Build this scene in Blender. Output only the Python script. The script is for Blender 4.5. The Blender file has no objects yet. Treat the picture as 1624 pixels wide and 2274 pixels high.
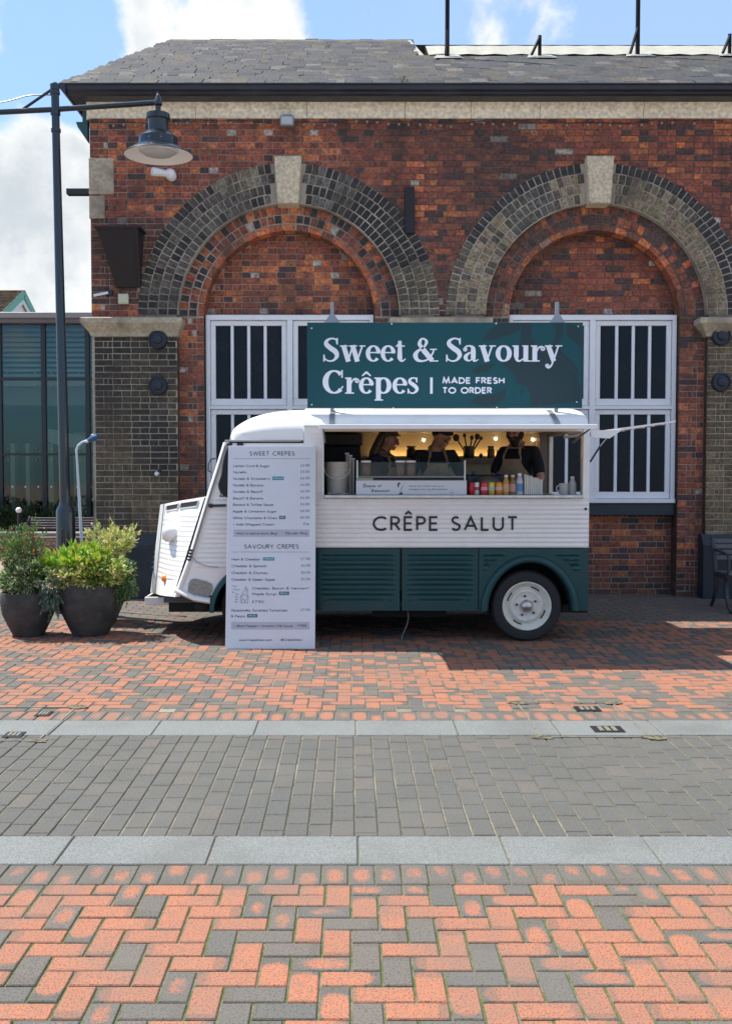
import bpy, math, random
from math import sin, cos, pi, radians, sqrt, tan, atan2
from mathutils import Vector, Matrix, noise as mnoise

rng = random.Random(7)
SC = bpy.context.scene
COL = SC.collection

# ------------------------------------------------------------------ camera
EYE = 1.62
FPX = 2300          # focal length in photo pixels (1624 wide)
PITCH = radians(2.44)
cam = bpy.data.cameras.new("camera")
cam_o = bpy.data.objects.new("camera", cam)
COL.objects.link(cam_o)
cam_o.location = (0, 0, EYE)
cam_o.rotation_euler = (radians(90) - PITCH, 0, 0)
cam.sensor_fit = 'VERTICAL'
cam.sensor_height = 36
cam.lens = 36 * FPX / 2274
cam.shift_x = 32 / 2274
cam.clip_start = 0.05
cam.clip_end = 3000
SC.camera = cam_o


def at(px, py, Y):
    """world point seen at photo position (px,py) (1624x2274 scale) on the plane y=Y"""
    dx = (px - 780) / FPX
    dv = (1137 - py) / FPX
    t = Y / (cos(PITCH) + dv * sin(PITCH))
    return Vector((dx * t, Y, EYE + t * (-sin(PITCH) + dv * cos(PITCH))))


def ax(px, Y, py=1137):
    return at(px, py, Y).x


def az(py, Y):
    return at(780, py, Y).z


def direction(px, py):
    return at(px, py, 10.0) - Vector((0, 0, EYE))


# ------------------------------------------------------------------ light
SUN_VEC = Vector((0.537, -0.26, -1.0)).normalized()      # direction the light travels
sun_el = math.asin(-SUN_VEC.z)
sun_az = atan2(-SUN_VEC.x, -SUN_VEC.y)                    # clockwise from +Y
world = bpy.data.worlds.new("World")
SC.world = world
world.use_nodes = True
wn = world.node_tree
wn.nodes.clear()


def N(t, kind, **kw):
    n = t.nodes.new(kind)
    for k, v in kw.items():
        setattr(n, k, v)
    return n


def L(t, a, b):
    t.links.new(a, b)


def math_node(t, op, a, b=None, c=None, clamp=False):
    n = N(t, 'ShaderNodeMath', operation=op, use_clamp=clamp)
    for i, v in enumerate((a, b, c)):
        if v is None:
            continue
        if isinstance(v, (int, float)):
            n.inputs[i].default_value = v
        else:
            L(t, v, n.inputs[i])
    return n.outputs[0]


def mix_col(t, fac, a, b, mode='MIX'):
    n = N(t, 'ShaderNodeMix', data_type='RGBA', blend_type=mode)
    n.clamp_factor = True
    for key, v in ((0, fac), (6, a), (7, b)):
        if isinstance(v, (int, float)):
            n.inputs[key].default_value = v
        elif isinstance(v, (tuple, list)):
            n.inputs[key].default_value = tuple(v)[:3] + (1,)
        else:
            L(t, v, n.inputs[key])
    return n.outputs[2]


def smooth_range(t, v, lo, hi, a=0.0, b=1.0):
    n = N(t, 'ShaderNodeMapRange', interpolation_type='SMOOTHSTEP')
    L(t, v, n.inputs[0])
    n.inputs[1].default_value = lo
    n.inputs[2].default_value = hi
    n.inputs[3].default_value = a
    n.inputs[4].default_value = b
    return n.outputs[0]


SKY_STRENGTH = 0.15
sky = N(wn, 'ShaderNodeTexSky', sky_type='NISHITA')
sky.sun_disc = False
sky.sun_elevation = sun_el
sky.sun_rotation = sun_az
sky.air_density = 1.0
sky.dust_density = 0.6
sky.ozone_density = 2.0
tc = N(wn, 'ShaderNodeTexCoord')
dirv = tc.outputs['Generated']
nz1 = N(wn, 'ShaderNodeTexNoise')
nz1.inputs['Scale'].default_value = 4.6
nz1.inputs['Detail'].default_value = 9
nz1.inputs['Roughness'].default_value = 0.62
nz1.inputs['Distortion'].default_value = 0.25
L(wn, dirv, nz1.inputs['Vector'])
acc = math_node(wn, 'MULTIPLY_ADD', nz1.outputs[0], 1.7, -0.35)


def blob(px, py, r, w):
    global acc
    d = direction(px, py).normalized()
    dn = N(wn, 'ShaderNodeVectorMath', operation='DOT_PRODUCT')
    L(wn, dirv, dn.inputs[0])
    dn.inputs[1].default_value = d
    ang = r / FPX
    v = smooth_range(wn, dn.outputs['Value'], cos(ang), cos(ang * 0.25), 0, w)
    acc = math_node(wn, 'ADD', acc, v)


# cumulus seen in the photograph; elsewhere the noise alone makes clouds
for b in ((420, 30, 240, .22), (560, 70, 160, .16), (275, 140, 110, .14), (440, 150, 160, .14), (60, 420, 230, .20), (170, 330, 150, .13),
          (20, 560, 330, .24), (170, 620, 200, .16), (10, 40, 110, .15), (1075, 95, 60, .10), (150, 60, 150, -.22),
          (60, 200, 150, -.18), (860, 60, 220, -.20), (1250, 60, 300, -.10), (1560, 60, 260, -.05), (150, 170, 120, -.16)):
    blob(*b)
mask = smooth_range(wn, acc, 0.46, 0.66)
nz2 = N(wn, 'ShaderNodeTexNoise')
nz2.inputs['Scale'].default_value = 7
nz2.inputs['Detail'].default_value = 8
nz2.inputs['Roughness'].default_value = 0.6
mp = N(wn, 'ShaderNodeMapping')
mp.inputs['Location'].default_value = (3.1, 1.7, 0.25)
L(wn, dirv, mp.inputs[0])
L(wn, mp.outputs[0], nz2.inputs['Vector'])
deep = smooth_range(wn, acc, 0.56, 0.80)
sh = math_node(wn, 'MULTIPLY', smooth_range(wn, nz2.outputs[0], 0.36, 0.62), math_node(wn, 'MULTIPLY', deep, 0.85))
cloud = mix_col(wn, sh, (3.25, 3.28, 3.28), (1.85, 2.1, 2.3))
veil_n = N(wn, 'ShaderNodeTexNoise')
veil_n.inputs['Scale'].default_value = 1.4
veil_n.inputs['Detail'].default_value = 5
L(wn, dirv, veil_n.inputs['Vector'])
veil = smooth_range(wn, veil_n.outputs[0], 0.3, 0.7, 0.04, 0.42)
blue = mix_col(wn, 1.0, sky.outputs[0], (0.27, 0.49, 0.74), 'MULTIPLY')
skyv = mix_col(wn, veil, blue, (2.7, 3.2, 3.8))
mixed = mix_col(wn, mask, skyv, cloud)
bg = N(wn, 'ShaderNodeBackground')
bg.inputs['Strength'].default_value = SKY_STRENGTH
L(wn, mixed, bg.inputs[0])
wo = N(wn, 'ShaderNodeOutputWorld')
L(wn, bg.outputs[0], wo.inputs[0])

sun = bpy.data.lights.new("sun", 'SUN')
sun.energy = 3.75
sun.angle = radians(0.5)
sun.color = (1.0, 0.965, 0.905)
sun_o = bpy.data.objects.new("sun", sun)
COL.objects.link(sun_o)
sun_o.rotation_euler = SUN_VEC.to_track_quat('-Z', 'Y').to_euler()
sun_o.location = -SUN_VEC * 40

SC.view_settings.view_transform = 'Standard'
SC.view_settings.look = 'None'
SC.view_settings.exposure = 1.08
SC.view_settings.gamma = 1
SC.view_settings.use_curve_mapping = False
SC.cycles.max_bounces = 8
SC.cycles.diffuse_bounces = 4
SC.cycles.glossy_bounces = 4
SC.cycles.transmission_bounces = 6
SC.cycles.transparent_max_bounces = 8
SC.cycles.use_denoising = True
SC.cycles.sample_clamp_indirect = 6


# ------------------------------------------------------------------ mesh builder
class MB:
    def __init__(s):
        s.v, s.f, s.c, s.u = [], [], [], []

    def add(s, verts, faces, col=None, uv=None):
        n = len(s.v)
        s.v += [tuple(p) for p in verts]
        s.f += [tuple(i + n for i in f) for f in faces]
        if col is not None or s.c:
            s.c += [tuple(col or (1, 1, 1))] * (n - len(s.c)) if len(s.c) < n else []
            s.c += [tuple(col or (1, 1, 1))] * len(verts)
        if uv is not None:
            s.u += [tuple(p) for p in uv]
        return s

    def box(s, x0, x1, y0, y1, z0, z1, ch=0.0, col=None):
        if ch <= 0:
            v = [(x, y, z) for z in (z0, z1) for y in (y0, y1) for x in (x0, x1)]
            f = [(0, 2, 3, 1), (4, 5, 7, 6), (0, 1, 5, 4), (2, 6, 7, 3), (0, 4, 6, 2), (1, 3, 7, 5)]
            return s.add(v, f, col)
        v, idx = [], {}
        for sx in (0, 1):
            for sy in (0, 1):
                for sz in (0, 1):
                    X, Y, Z = (x0, x1)[sx], (y0, y1)[sy], (z0, z1)[sz]
                    ix, iy, iz = (ch, -ch)[sx], (ch, -ch)[sy], (ch, -ch)[sz]
                    idx[sx, sy, sz] = len(v)
                    v += [(X, Y + iy, Z + iz), (X + ix, Y, Z + iz), (X + ix, Y + iy, Z)]
        f = []
        g = lambda a, b, c, k: idx[a, b, c] + k
        f.append((g(0, 0, 0, 0), g(0, 0, 1, 0), g(0, 1, 1, 0), g(0, 1, 0, 0)))
        f.append((g(1, 0, 0, 0), g(1, 1, 0, 0), g(1, 1, 1, 0), g(1, 0, 1, 0)))
        f.append((g(0, 0, 0, 1), g(1, 0, 0, 1), g(1, 0, 1, 1), g(0, 0, 1, 1)))
        f.append((g(0, 1, 0, 1), g(0, 1, 1, 1), g(1, 1, 1, 1), g(1, 1, 0, 1)))
        f.append((g(0, 0, 0, 2), g(0, 1, 0, 2), g(1, 1, 0, 2), g(1, 0, 0, 2)))
        f.append((g(0, 0, 1, 2), g(1, 0, 1, 2), g(1, 1, 1, 2), g(0, 1, 1, 2)))
        for a in (0, 1):
            for b in (0, 1):
                f.append((g(a, b, 0, 0), g(a, b, 0, 1), g(a, b, 1, 1), g(a, b, 1, 0)))
                f.append((g(a, 0, b, 0), g(a, 0, b, 2), g(a, 1, b, 2), g(a, 1, b, 0)))
                f.append((g(0, a, b, 1), g(0, a, b, 2), g(1, a, b, 2), g(1, a, b, 1)))
        for a in (0, 1):
            for b in (0, 1):
                for c in (0, 1):
                    f.append((g(a, b, c, 0), g(a, b, c, 1), g(a, b, c, 2)))
        return s.add(v, f, col)

    def bar(s, p, q, w, h=None, up=(0, 0, 1), col=None):
        """rectangular bar from p to q"""
        h = h or w
        p, q = Vector(p), Vector(q)
        d = (q - p).normalized()
        u = Vector(up)
        r = d.cross(u)
        if r.length < 1e-4:
            r = d.cross(Vector((0, 1, 0)))
        r.normalize()
        u = r.cross(d)
        v = []
        for c in (p, q):
            for a, b in ((-1, -1), (1, -1), (1, 1), (-1, 1)):
                v.append(c + r * (a * w / 2) + u * (b * h / 2))
        return s.add(v, [(0, 1, 2, 3), (7, 6, 5, 4), (0, 4, 5, 1), (1, 5, 6, 2), (2, 6, 7, 3), (3, 7, 4, 0)], col)

    def tube(s, pts, r, seg=10, caps=True, col=None):
        pts = [Vector(p) for p in pts]
        rs = r if isinstance(r, (list, tuple)) else [r] * len(pts)
        rings = []
        ref = None
        v = []
        for i, p in enumerate(pts):
            d = (pts[min(i + 1, len(pts) - 1)] - pts[max(i - 1, 0)]).normalized()
            if ref is None:
                ref = d.orthogonal().normalized()
            ref = (ref - d * ref.dot(d))
            if ref.length < 1e-5:
                ref = d.orthogonal()
            ref.normalize()
            b = d.cross(ref)
            rings.append(len(v))
            for k in range(seg):
                a = 2 * pi * k / seg
                v.append(p + (ref * cos(a) + b * sin(a)) * rs[i])
        f = []
        for i in range(len(pts) - 1):
            for k in range(seg):
                k2 = (k + 1) % seg
                f.append((rings[i] + k, rings[i] + k2, rings[i + 1] + k2, rings[i + 1] + k))
        if caps:
            f.append(tuple(reversed(range(seg))))
            f.append(tuple(rings[-1] + k for k in range(seg)))
        return s.add(v, f, col)

    def lathe(s, prof, c=(0, 0, 0), axis='z', seg=32, col=None, sx=1.0, sy=1.0, caps=True):
        """prof: list of (radius, height)"""
        c = Vector(c)
        v, f = [], []
        for r, h in prof:
            for k in range(seg):
                a = 2 * pi * k / seg
                x, y = r * cos(a) * sx, r * sin(a) * sy
                if axis == 'z':
                    p = (x, y, h)
                elif axis == 'y':
                    p = (x, -h, y)     # height points towards the camera (-Y)
                else:
                    p = (-h, x, y)     # height points towards -X
                v.append(c + Vector(p))
        n = len(prof)
        for i in range(n - 1):
            for k in range(seg):
                k2 = (k + 1) % seg
                q = (i * seg + k, i * seg + k2, (i + 1) * seg + k2, (i + 1) * seg + k)
                f.append(q if axis != 'y' else tuple(reversed(q)))
        if caps and prof[0][0] > 1e-6:
            f.append(tuple(reversed(range(seg))))
        if caps and prof[-1][0] > 1e-6:
            f.append(tuple((n - 1) * seg + k for k in range(seg)))
        return s.add(v, f, col)

    def ball(s, c, r, seg=14, rings=9, rot=None, col=None):
        r = r if isinstance(r, (tuple, list)) else (r, r, r)
        c = Vector(c)
        v, f = [], []
        for i in range(rings + 1):
            th = pi * i / rings
            for k in range(seg):
                a = 2 * pi * k / seg
                p = Vector((r[0] * sin(th) * cos(a), r[1] * sin(th) * sin(a), r[2] * cos(th)))
                if rot is not None:
                    p = rot @ p
                v.append(c + p)
        for i in range(rings):
            for k in range(seg):
                k2 = (k + 1) % seg
                f.append((i * seg + k, (i + 1) * seg + k, (i + 1) * seg + k2, i * seg + k2))
        return s.add(v, f, col)

    def prism(s, poly, y0, y1, col=None):
        """outline in (x,z), extruded from y0 (front) to y1"""
        n = len(poly)
        v = [(x, y0, z) for x, z in poly] + [(x, y1, z) for x, z in poly]
        f = [tuple(range(n)), tuple(reversed(range(n, 2 * n)))]
        for i in range(n):
            j = (i + 1) % n
            f.append((i, i + n, j + n, j))
        return s.add(v, f, col)

    def prism_x(s, poly, x0, x1, col=None):
        """outline in (y,z), extruded in x"""
        n = len(poly)
        v = [(x0, y, z) for y, z in poly] + [(x1, y, z) for y, z in poly]
        f = [tuple(range(n)), tuple(reversed(range(n, 2 * n)))]
        for i in range(n):
            j = (i + 1) % n
            f.append((i, i + n, j + n, j))
        return s.add(v, f, col)

    def quad(s, a, b, c, d, col=None):
        return s.add([a, b, c, d], [(0, 1, 2, 3)], col)

    def grid(s, rows, col=None, flip=False, closed=False):
        """rows: list of equally long lists of points"""
        n = len(rows[0])
        v = [p for r in rows for p in r]
        f = []
        for i in range(len(rows) - 1):
            for k in range(n - 1 + (1 if closed else 0)):
                k2 = (k + 1) % n
                q = (i * n + k, i * n + k2, (i + 1) * n + k2, (i + 1) * n + k)
                f.append(tuple(reversed(q)) if flip else q)
        return s.add(v, f, col)


def mesh_from(name, mb, smooth=False):
    me = bpy.data.meshes.new(name)
    me.from_pydata([tuple(p) for p in mb.v], [], mb.f)
    if mb.c:
        ca = me.color_attributes.new("Col", 'FLOAT_COLOR', 'POINT')
        buf = []
        for c in mb.c:
            buf += [c[0], c[1], c[2], 1.0]
        ca.data.foreach_set('color', buf)
    if mb.u:
        ul = me.uv_layers.new(name="UVMap")
        for lp in me.loops:
            ul.data[lp.index].uv = mb.u[lp.vertex_index]
    if smooth:
        me.polygons.foreach_set('use_smooth', [True] * len(me.polygons))
        if smooth is not True:
            try:
                me.set_sharp_from_angle(angle=radians(smooth))
            except Exception:
                pass
    me.update()
    return me


def link(o, parent=None):
    COL.objects.link(o)
    if parent is not None:
        o.parent = parent
        if parent.type == 'EMPTY':
            o.matrix_parent_inverse = Matrix.Translation(-parent.location)
    return o


def obj(name, mb, mat=None, parent=None, smooth=False, label=None, kind=None):
    me = mb if isinstance(mb, bpy.types.Mesh) else mesh_from(name, mb, smooth)
    o = bpy.data.objects.new(name, me)
    if mat is not None and not me.materials:
        me.materials.append(mat)
    link(o, parent)
    if label:
        o['label'] = label
    if kind:
        o['kind'] = kind
    return o


def tag(o, label, cat, group=None):
    o['label'] = label
    o['category'] = cat
    if group:
        o['group'] = group
    return o


def thing(name, label, cat, loc=(0, 0, 0), group=None):
    o = bpy.data.objects.new(name, None)
    COL.objects.link(o)
    o.location = loc
    o.empty_display_size = 0.1
    return tag(o, label, cat, group)


def dup(root, loc, rotz=None, label=None):
    r = root.copy()
    COL.objects.link(r)
    r.location = loc
    if rotz is not None:
        r.rotation_euler = (0, 0, rotz)
    if label:
        r['label'] = label
    for ch in list(root.children):
        c = ch.copy()
        COL.objects.link(c)
        c.parent = r
        c.matrix_parent_inverse = ch.matrix_parent_inverse.copy()
        for g in ch.children:
            d = g.copy()
            COL.objects.link(d)
            d.parent = c
            d.matrix_parent_inverse = g.matrix_parent_inverse.copy()
    return r


def struct(name, mb, mat, smooth=False):
    return obj(name, mb, mat, None, smooth, kind='structure')


# ------------------------------------------------------------------ materials
def M(name, col, rough=0.6, metal=0.0, var=0.0, vscale=6.0, bump=0.0, bscale=60.0, coat=0.0, spec=0.5, dirt=0.0, dcol=(0.1, 0.09, 0.08), dscale=2.5,
      emit=None, est=0.0):
    m = bpy.data.materials.new(name)
    m.use_nodes = True
    t = m.node_tree
    p = t.nodes['Principled BSDF']
    p.inputs['Roughness'].default_value = rough
    p.inputs['Metallic'].default_value = metal
    p.inputs['Specular IOR Level'].default_value = spec
    p.inputs['Coat Weight'].default_value = coat
    p.inputs['Coat Roughness'].default_value = 0.08
    c = tuple(col) + (1,)
    p.inputs['Base Color'].default_value = c
    g = N(t, 'ShaderNodeNewGeometry')
    out = None
    if var > 0:
        n = N(t, 'ShaderNodeTexNoise')
        n.inputs['Scale'].default_value = vscale
        n.inputs['Detail'].default_value = 6
        L(t, g.outputs['Position'], n.inputs['Vector'])
        f = smooth_range(t, n.outputs[0], 0.3, 0.7, 1 - var, 1 + var)
        cc = N(t, 'ShaderNodeCombineColor')
        for i in range(3):
            L(t, f, cc.inputs[i])
        out = mix_col(t, 1.0, col, cc.outputs[0], 'MULTIPLY')
    if dirt > 0:
        n = N(t, 'ShaderNodeTexNoise')
        n.inputs['Scale'].default_value = dscale
        n.inputs['Detail'].default_value = 8
        n.inputs['Roughness'].default_value = 0.65
        L(t, g.outputs['Position'], n.inputs['Vector'])
        f = smooth_range(t, n.outputs[0], 0.45, 0.7, 0, dirt)
        out = mix_col(t, f, out if out is not None else col, dcol)
        r = smooth_range(t, n.outputs[0], 0.4, 0.7, rough, min(1, rough + 0.2))
        L(t, r, p.inputs['Roughness'])
    if out is not None:
        L(t, out, p.inputs['Base Color'])
    if bump > 0:
        n = N(t, 'ShaderNodeTexNoise')
        n.inputs['Scale'].default_value = bscale
        n.inputs['Detail'].default_value = 5
        L(t, g.outputs['Position'], n.inputs['Vector'])
        b = N(t, 'ShaderNodeBump')
        b.inputs['Strength'].default_value = bump
        b.inputs['Distance'].default_value = 0.005
        L(t, n.outputs[0], b.inputs['Height'])
        L(t, b.outputs[0], p.inputs['Normal'])
    if emit:
        p.inputs['Emission Color'].default_value = tuple(emit) + (1,)
        p.inputs['Emission Strength'].default_value = est
    return m


def stains(t, col, pos, amount=1.0):
    """large soot patches and vertical run-off marks that cross joints"""
    mpp = N(t, 'ShaderNodeMapping')
    mpp.inputs['Scale'].default_value = (2.6, 2.6, 0.55)
    L(t, pos, mpp.inputs[0])
    a = N(t, 'ShaderNodeTexNoise')
    a.inputs['Scale'].default_value = 1.0
    a.inputs['Detail'].default_value = 7
    a.inputs['Roughness'].default_value = 0.6
    L(t, mpp.outputs[0], a.inputs['Vector'])
    b = N(t, 'ShaderNodeTexNoise')
    b.inputs['Scale'].default_value = 1.1
    b.inputs['Detail'].default_value = 8
    b.inputs['Roughness'].default_value = 0.7
    L(t, pos, b.inputs['Vector'])
    f = math_node(t, 'ADD', math_node(t, 'MULTIPLY', a.outputs[0], 0.5), math_node(t, 'MULTIPLY', b.outputs[0], 0.5))
    f = smooth_range(t, f, 0.50, 0.63, 0.0, 0.72 * amount)
    return mix_col(t, f, col, (0.045, 0.036, 0.032))


def brick_mat(name, from_object, kind='brick'):
    """colour comes from each piece (object colour or point attribute), plus grain"""
    m = bpy.data.materials.new(name)
    m.use_nodes = True
    t = m.node_tree
    p = t.nodes['Principled BSDF']
    g = N(t, 'ShaderNodeNewGeometry')
    if from_object:
        src = N(t, 'ShaderNodeObjectInfo').outputs['Color']
    else:
        a = N(t, 'ShaderNodeAttribute')
        a.attribute_name = 'Col'
        src = a.outputs['Color']
    n1 = N(t, 'ShaderNodeTexNoise')
    n1.inputs['Detail'].default_value = 8
    n1.inputs['Roughness'].default_value = 0.7
    L(t, g.outputs['Position'], n1.inputs['Vector'])
    n2 = N(t, 'ShaderNodeTexNoise')
    n2.inputs['Detail'].default_value = 4
    L(t, g.outputs['Position'], n2.inputs['Vector'])
    if kind == 'paver':
        n1.inputs['Scale'].default_value = 22
        n2.inputs['Scale'].default_value = 150
        sep = N(t, 'ShaderNodeSeparateColor')
        L(t, src, sep.inputs[0])
        uv = N(t, 'ShaderNodeUVMap')
        uv.uv_map = 'UVMap'
        su = N(t, 'ShaderNodeSeparateXYZ')
        L(t, uv.outputs[0], su.inputs[0])
        # flame-flashed paver: an orange heart that fades to grey-brown at the edges
        offx = math_node(t, 'MULTIPLY', math_node(t, 'SUBTRACT', sep.outputs[1], 0.5), 0.55)
        dx = math_node(t, 'ABSOLUTE', math_node(t, 'SUBTRACT', math_node(t, 'SUBTRACT', su.outputs[0], 0.5), offx))
        dy = math_node(t, 'ABSOLUTE', math_node(t, 'SUBTRACT', su.outputs[1], 0.5))
        dx2 = math_node(t, 'POWER', math_node(t, 'MULTIPLY', dx, 2.0), 2.6)
        dy2 = math_node(t, 'POWER', math_node(t, 'MULTIPLY', dy, 2.0), 2.6)
        d = math_node(t, 'ADD', dx2, dy2)
        d = math_node(t, 'ADD', d, math_node(t, 'MULTIPLY', math_node(t, 'SUBTRACT', n1.outputs[0], 0.5), 1.3))
        lim = math_node(t, 'MULTIPLY', sep.outputs[0], 2.6)
        f = smooth_range(t, math_node(t, 'SUBTRACT', lim, d), -0.2, 0.4)
        f = math_node(t, 'MULTIPLY', f, math_node(t, 'LESS_THAN', 0.03, sep.outputs[0]))
        grey = mix_col(t, sep.outputs[2], (0.104, 0.108, 0.098), (0.150, 0.130, 0.108))
        orange = mix_col(t, sep.outputs[1], (0.42, 0.158, 0.084), (0.36, 0.145, 0.084))
        base = mix_col(t, f, grey, orange)
        n5 = N(t, 'ShaderNodeTexNoise')
        n5.inputs['Scale'].default_value = 9
        n5.inputs['Detail'].default_value = 6
        L(t, g.outputs['Position'], n5.inputs['Vector'])
        rim = math_node(t, 'MAXIMUM', dx, dy)
        rim = smooth_range(t, math_node(t, 'ADD', rim, math_node(t, 'MULTIPLY', n5.outputs[0], 0.10)), 0.50, 0.56, 0, 0.45)
        base = mix_col(t, rim, base, (0.11, 0.095, 0.075))
        sp = smooth_range(t, n2.outputs[0], 0.50, 0.64, 0, 0.8)
        base = mix_col(t, sp, base, (0.06, 0.045, 0.04))
        v4 = smooth_range(t, n1.outputs[0], 0.3, 0.7, 0.0, 0.45)
        base = mix_col(t, math_node(t, 'MULTIPLY', v4, f), base, (0.20, 0.135, 0.10))
        # trodden dirt in patches
        n3 = N(t, 'ShaderNodeTexNoise')
        n3.inputs['Scale'].default_value = 1.7
        n3.inputs['Detail'].default_value = 7
        L(t, g.outputs['Position'], n3.inputs['Vector'])
        df = smooth_range(t, n3.outputs[0], 0.42, 0.72, 0.0, 0.45)
        base = mix_col(t, df, base, (0.135, 0.125, 0.108))
        p.inputs['Roughness'].default_value = 0.85
        p.inputs['Specular IOR Level'].default_value = 0.22
    else:
        n1.inputs['Scale'].default_value = 26
        n2.inputs['Scale'].default_value = 95
        v = smooth_range(t, n1.outputs[0], 0.32, 0.68, 0.42, 1.62)
        cc = N(t, 'ShaderNodeCombineColor')
        for i in range(3):
            L(t, v, cc.inputs[i])
        base = mix_col(t, 1.0, src, cc.outputs[0], 'MULTIPLY')
        sp = smooth_range(t, n2.outputs[0], 0.56, 0.72, 0, 0.6)
        base = mix_col(t, sp, base, (0.05, 0.04, 0.037))
        if kind == 'brick':
            base = stains(t, base, g.outputs['Position'])
        p.inputs['Roughness'].default_value = 0.85
    L(t, base, p.inputs['Base Color'])
    b = N(t, 'ShaderNodeBump')
    b.inputs['Strength'].default_value = 0.5
    b.inputs['Distance'].default_value = 0.003
    h = math_node(t, 'ADD', n1.outputs[0], math_node(t, 'MULTIPLY', n2.outputs[0], 0.4))
    L(t, h, b.inputs['Height'])
    L(t, b.outputs[0], p.inputs['Normal'])
    return m


BR_O = brick_mat("brick_piece", True)
BR_S = brick_mat("brick_mass", False)
SL_O = brick_mat("slate_piece", True, 'slate')
SL_S = brick_mat("slate_mass", False, 'slate')
PV_O = brick_mat("paver_piece", True, 'paver')
PV_S = brick_mat("paver_mass", False, 'paver')


def two_tone(name, a, b, scale, lo=0.4, hi=0.6, rough=0.85, bump=0.4, fine=90, stretch=(1, 1, 1), spec=0.3):
    m = bpy.data.materials.new(name)
    m.use_nodes = True
    t = m.node_tree
    p = t.nodes['Principled BSDF']
    p.inputs['Roughness'].default_value = rough
    p.inputs['Specular IOR Level'].default_value = spec
    g = N(t, 'ShaderNodeNewGeometry')
    mp_ = N(t, 'ShaderNodeMapping')
    mp_.inputs['Scale'].default_value = stretch
    L(t, g.outputs['Position'], mp_.inputs[0])
    n = N(t, 'ShaderNodeTexNoise')
    n.inputs['Scale'].default_value = scale
    n.inputs['Detail'].default_value = 8
    n.inputs['Roughness'].default_value = 0.65
    L(t, mp_.outputs[0], n.inputs['Vector'])
    f = smooth_range(t, n.outputs[0], lo, hi)
    base = mix_col(t, f, a, b)
    n2 = N(t, 'ShaderNodeTexNoise')
    n2.inputs['Scale'].default_value = fine
    n2.inputs['Detail'].default_value = 3
    L(t, g.outputs['Position'], n2.inputs['Vector'])
    v = smooth_range(t, n2.outputs[0], 0.25, 0.75, 0.75, 1.25)
    cc = N(t, 'ShaderNodeCombineColor')
    for i in range(3):
        L(t, v, cc.inputs[i])
    base = mix_col(t, 1.0, base, cc.outputs[0], 'MULTIPLY')
    L(t, base, p.inputs['Base Color'])
    bb = N(t, 'ShaderNodeBump')
    bb.inputs['Strength'].default_value = bump
    bb.inputs['Distance'].default_value = 0.004
    L(t, n2.outputs[0], bb.inputs['Height'])
    L(t, bb.outputs[0], p.inputs['Normal'])
    return m


MORTAR = two_tone("mortar", (0.36, 0.315, 0.26), (0.13, 0.105, 0.09), 0.9, 0.48, 0.72)
GROUT = two_tone("joint_sand", (0.10, 0.095, 0.07), (0.24, 0.215, 0.15), 1.2, 0.40, 0.66, fine=40)
MOSS = two_tone("joint_moss", (0.075, 0.105, 0.025), (0.15, 0.135, 0.085), 7, 0.42, 0.62, fine=60)
_t = MORTAR.node_tree
_g = N(_t, 'ShaderNodeNewGeometry')
_s = N(_t, 'ShaderNodeSeparateXYZ')
L(_t, _g.outputs['Position'], _s.inputs[0])
_n = N(_t, 'ShaderNodeTexNoise')
_n.inputs['Scale'].default_value = 0.8
_n.inputs['Detail'].default_value = 4
L(_t, _g.outputs['Position'], _n.inputs['Vector'])
_f = math_node(_t, 'MULTIPLY', smooth_range(_t, math_node(_t, 'ADD', _s.outputs[0], math_node(_t, 'MULTIPLY', _n.outputs[0], 2.0)), 0.2, 1.8), smooth_range(_t, _s.outputs[2], 3.5, 3.8))
_b = _t.nodes['Principled BSDF'].inputs['Base Color']
_src = _b.links[0].from_socket
L(_t, stains(_t, mix_col(_t, math_node(_t, 'MULTIPLY', _f, 0.75), _src, (0.085, 0.062, 0.055)), _g.outputs['Position']), _b)
STONE = two_tone("cream_stone", (0.84, 0.75, 0.57), (0.70, 0.60, 0.44), 1.6, 0.40, 0.80, bump=0.25, fine=22)
RING_MORTAR = two_tone("ring_mortar", (0.38, 0.335, 0.265), (0.20, 0.17, 0.13), 1.6, 0.45, 0.7)
PIER_MORTAR = two_tone("pier_mortar", (0.42, 0.37, 0.28), (0.22, 0.18, 0.12), 1.5, 0.45, 0.72)
for _m in (RING_MORTAR, PIER_MORTAR):
    _t = _m.node_tree
    _g = N(_t, 'ShaderNodeNewGeometry')
    _b = _t.nodes['Principled BSDF'].inputs['Base Color']
    L(_t, stains(_t, _b.links[0].from_socket, _g.outputs['Position'], 0.85), _b)
KEYSTONE = two_tone("tan_keystone", (0.60, 0.51, 0.36), (0.48, 0.40, 0.28), 4, 0.3, 0.8, bump=0.2, fine=30)
STONE_D = two_tone("weathered_stone", (0.44, 0.375, 0.27), (0.22, 0.18, 0.135), 3.0, 0.4, 0.68, bump=0.5, fine=24)
GRANITE = two_tone("granite", (0.125, 0.132, 0.124), (0.215, 0.225, 0.210), 150, 0.38, 0.62, bump=0.2, rough=0.7, fine=260)
for _m in (GRANITE, GROUT):
    _t = _m.node_tree
    _g = N(_t, 'ShaderNodeNewGeometry')
    _n = N(_t, 'ShaderNodeTexNoise')
    _n.inputs['Scale'].default_value = 2.3
    _n.inputs['Detail'].default_value = 8
    L(_t, _g.outputs['Position'], _n.inputs['Vector'])
    _b = _t.nodes['Principled BSDF'].inputs['Base Color']
    L(_t, mix_col(_t, smooth_range(_t, _n.outputs[0], 0.42, 0.72, 0, 0.5), _b.links[0].from_socket, (0.11, 0.105, 0.095)), _b)
WHITE_PAINT = M("white_window_paint", (0.78, 0.78, 0.79), 0.45, var=0.05, dirt=0.22, dcol=(0.40, 0.39, 0.37), dscale=6)
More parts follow.
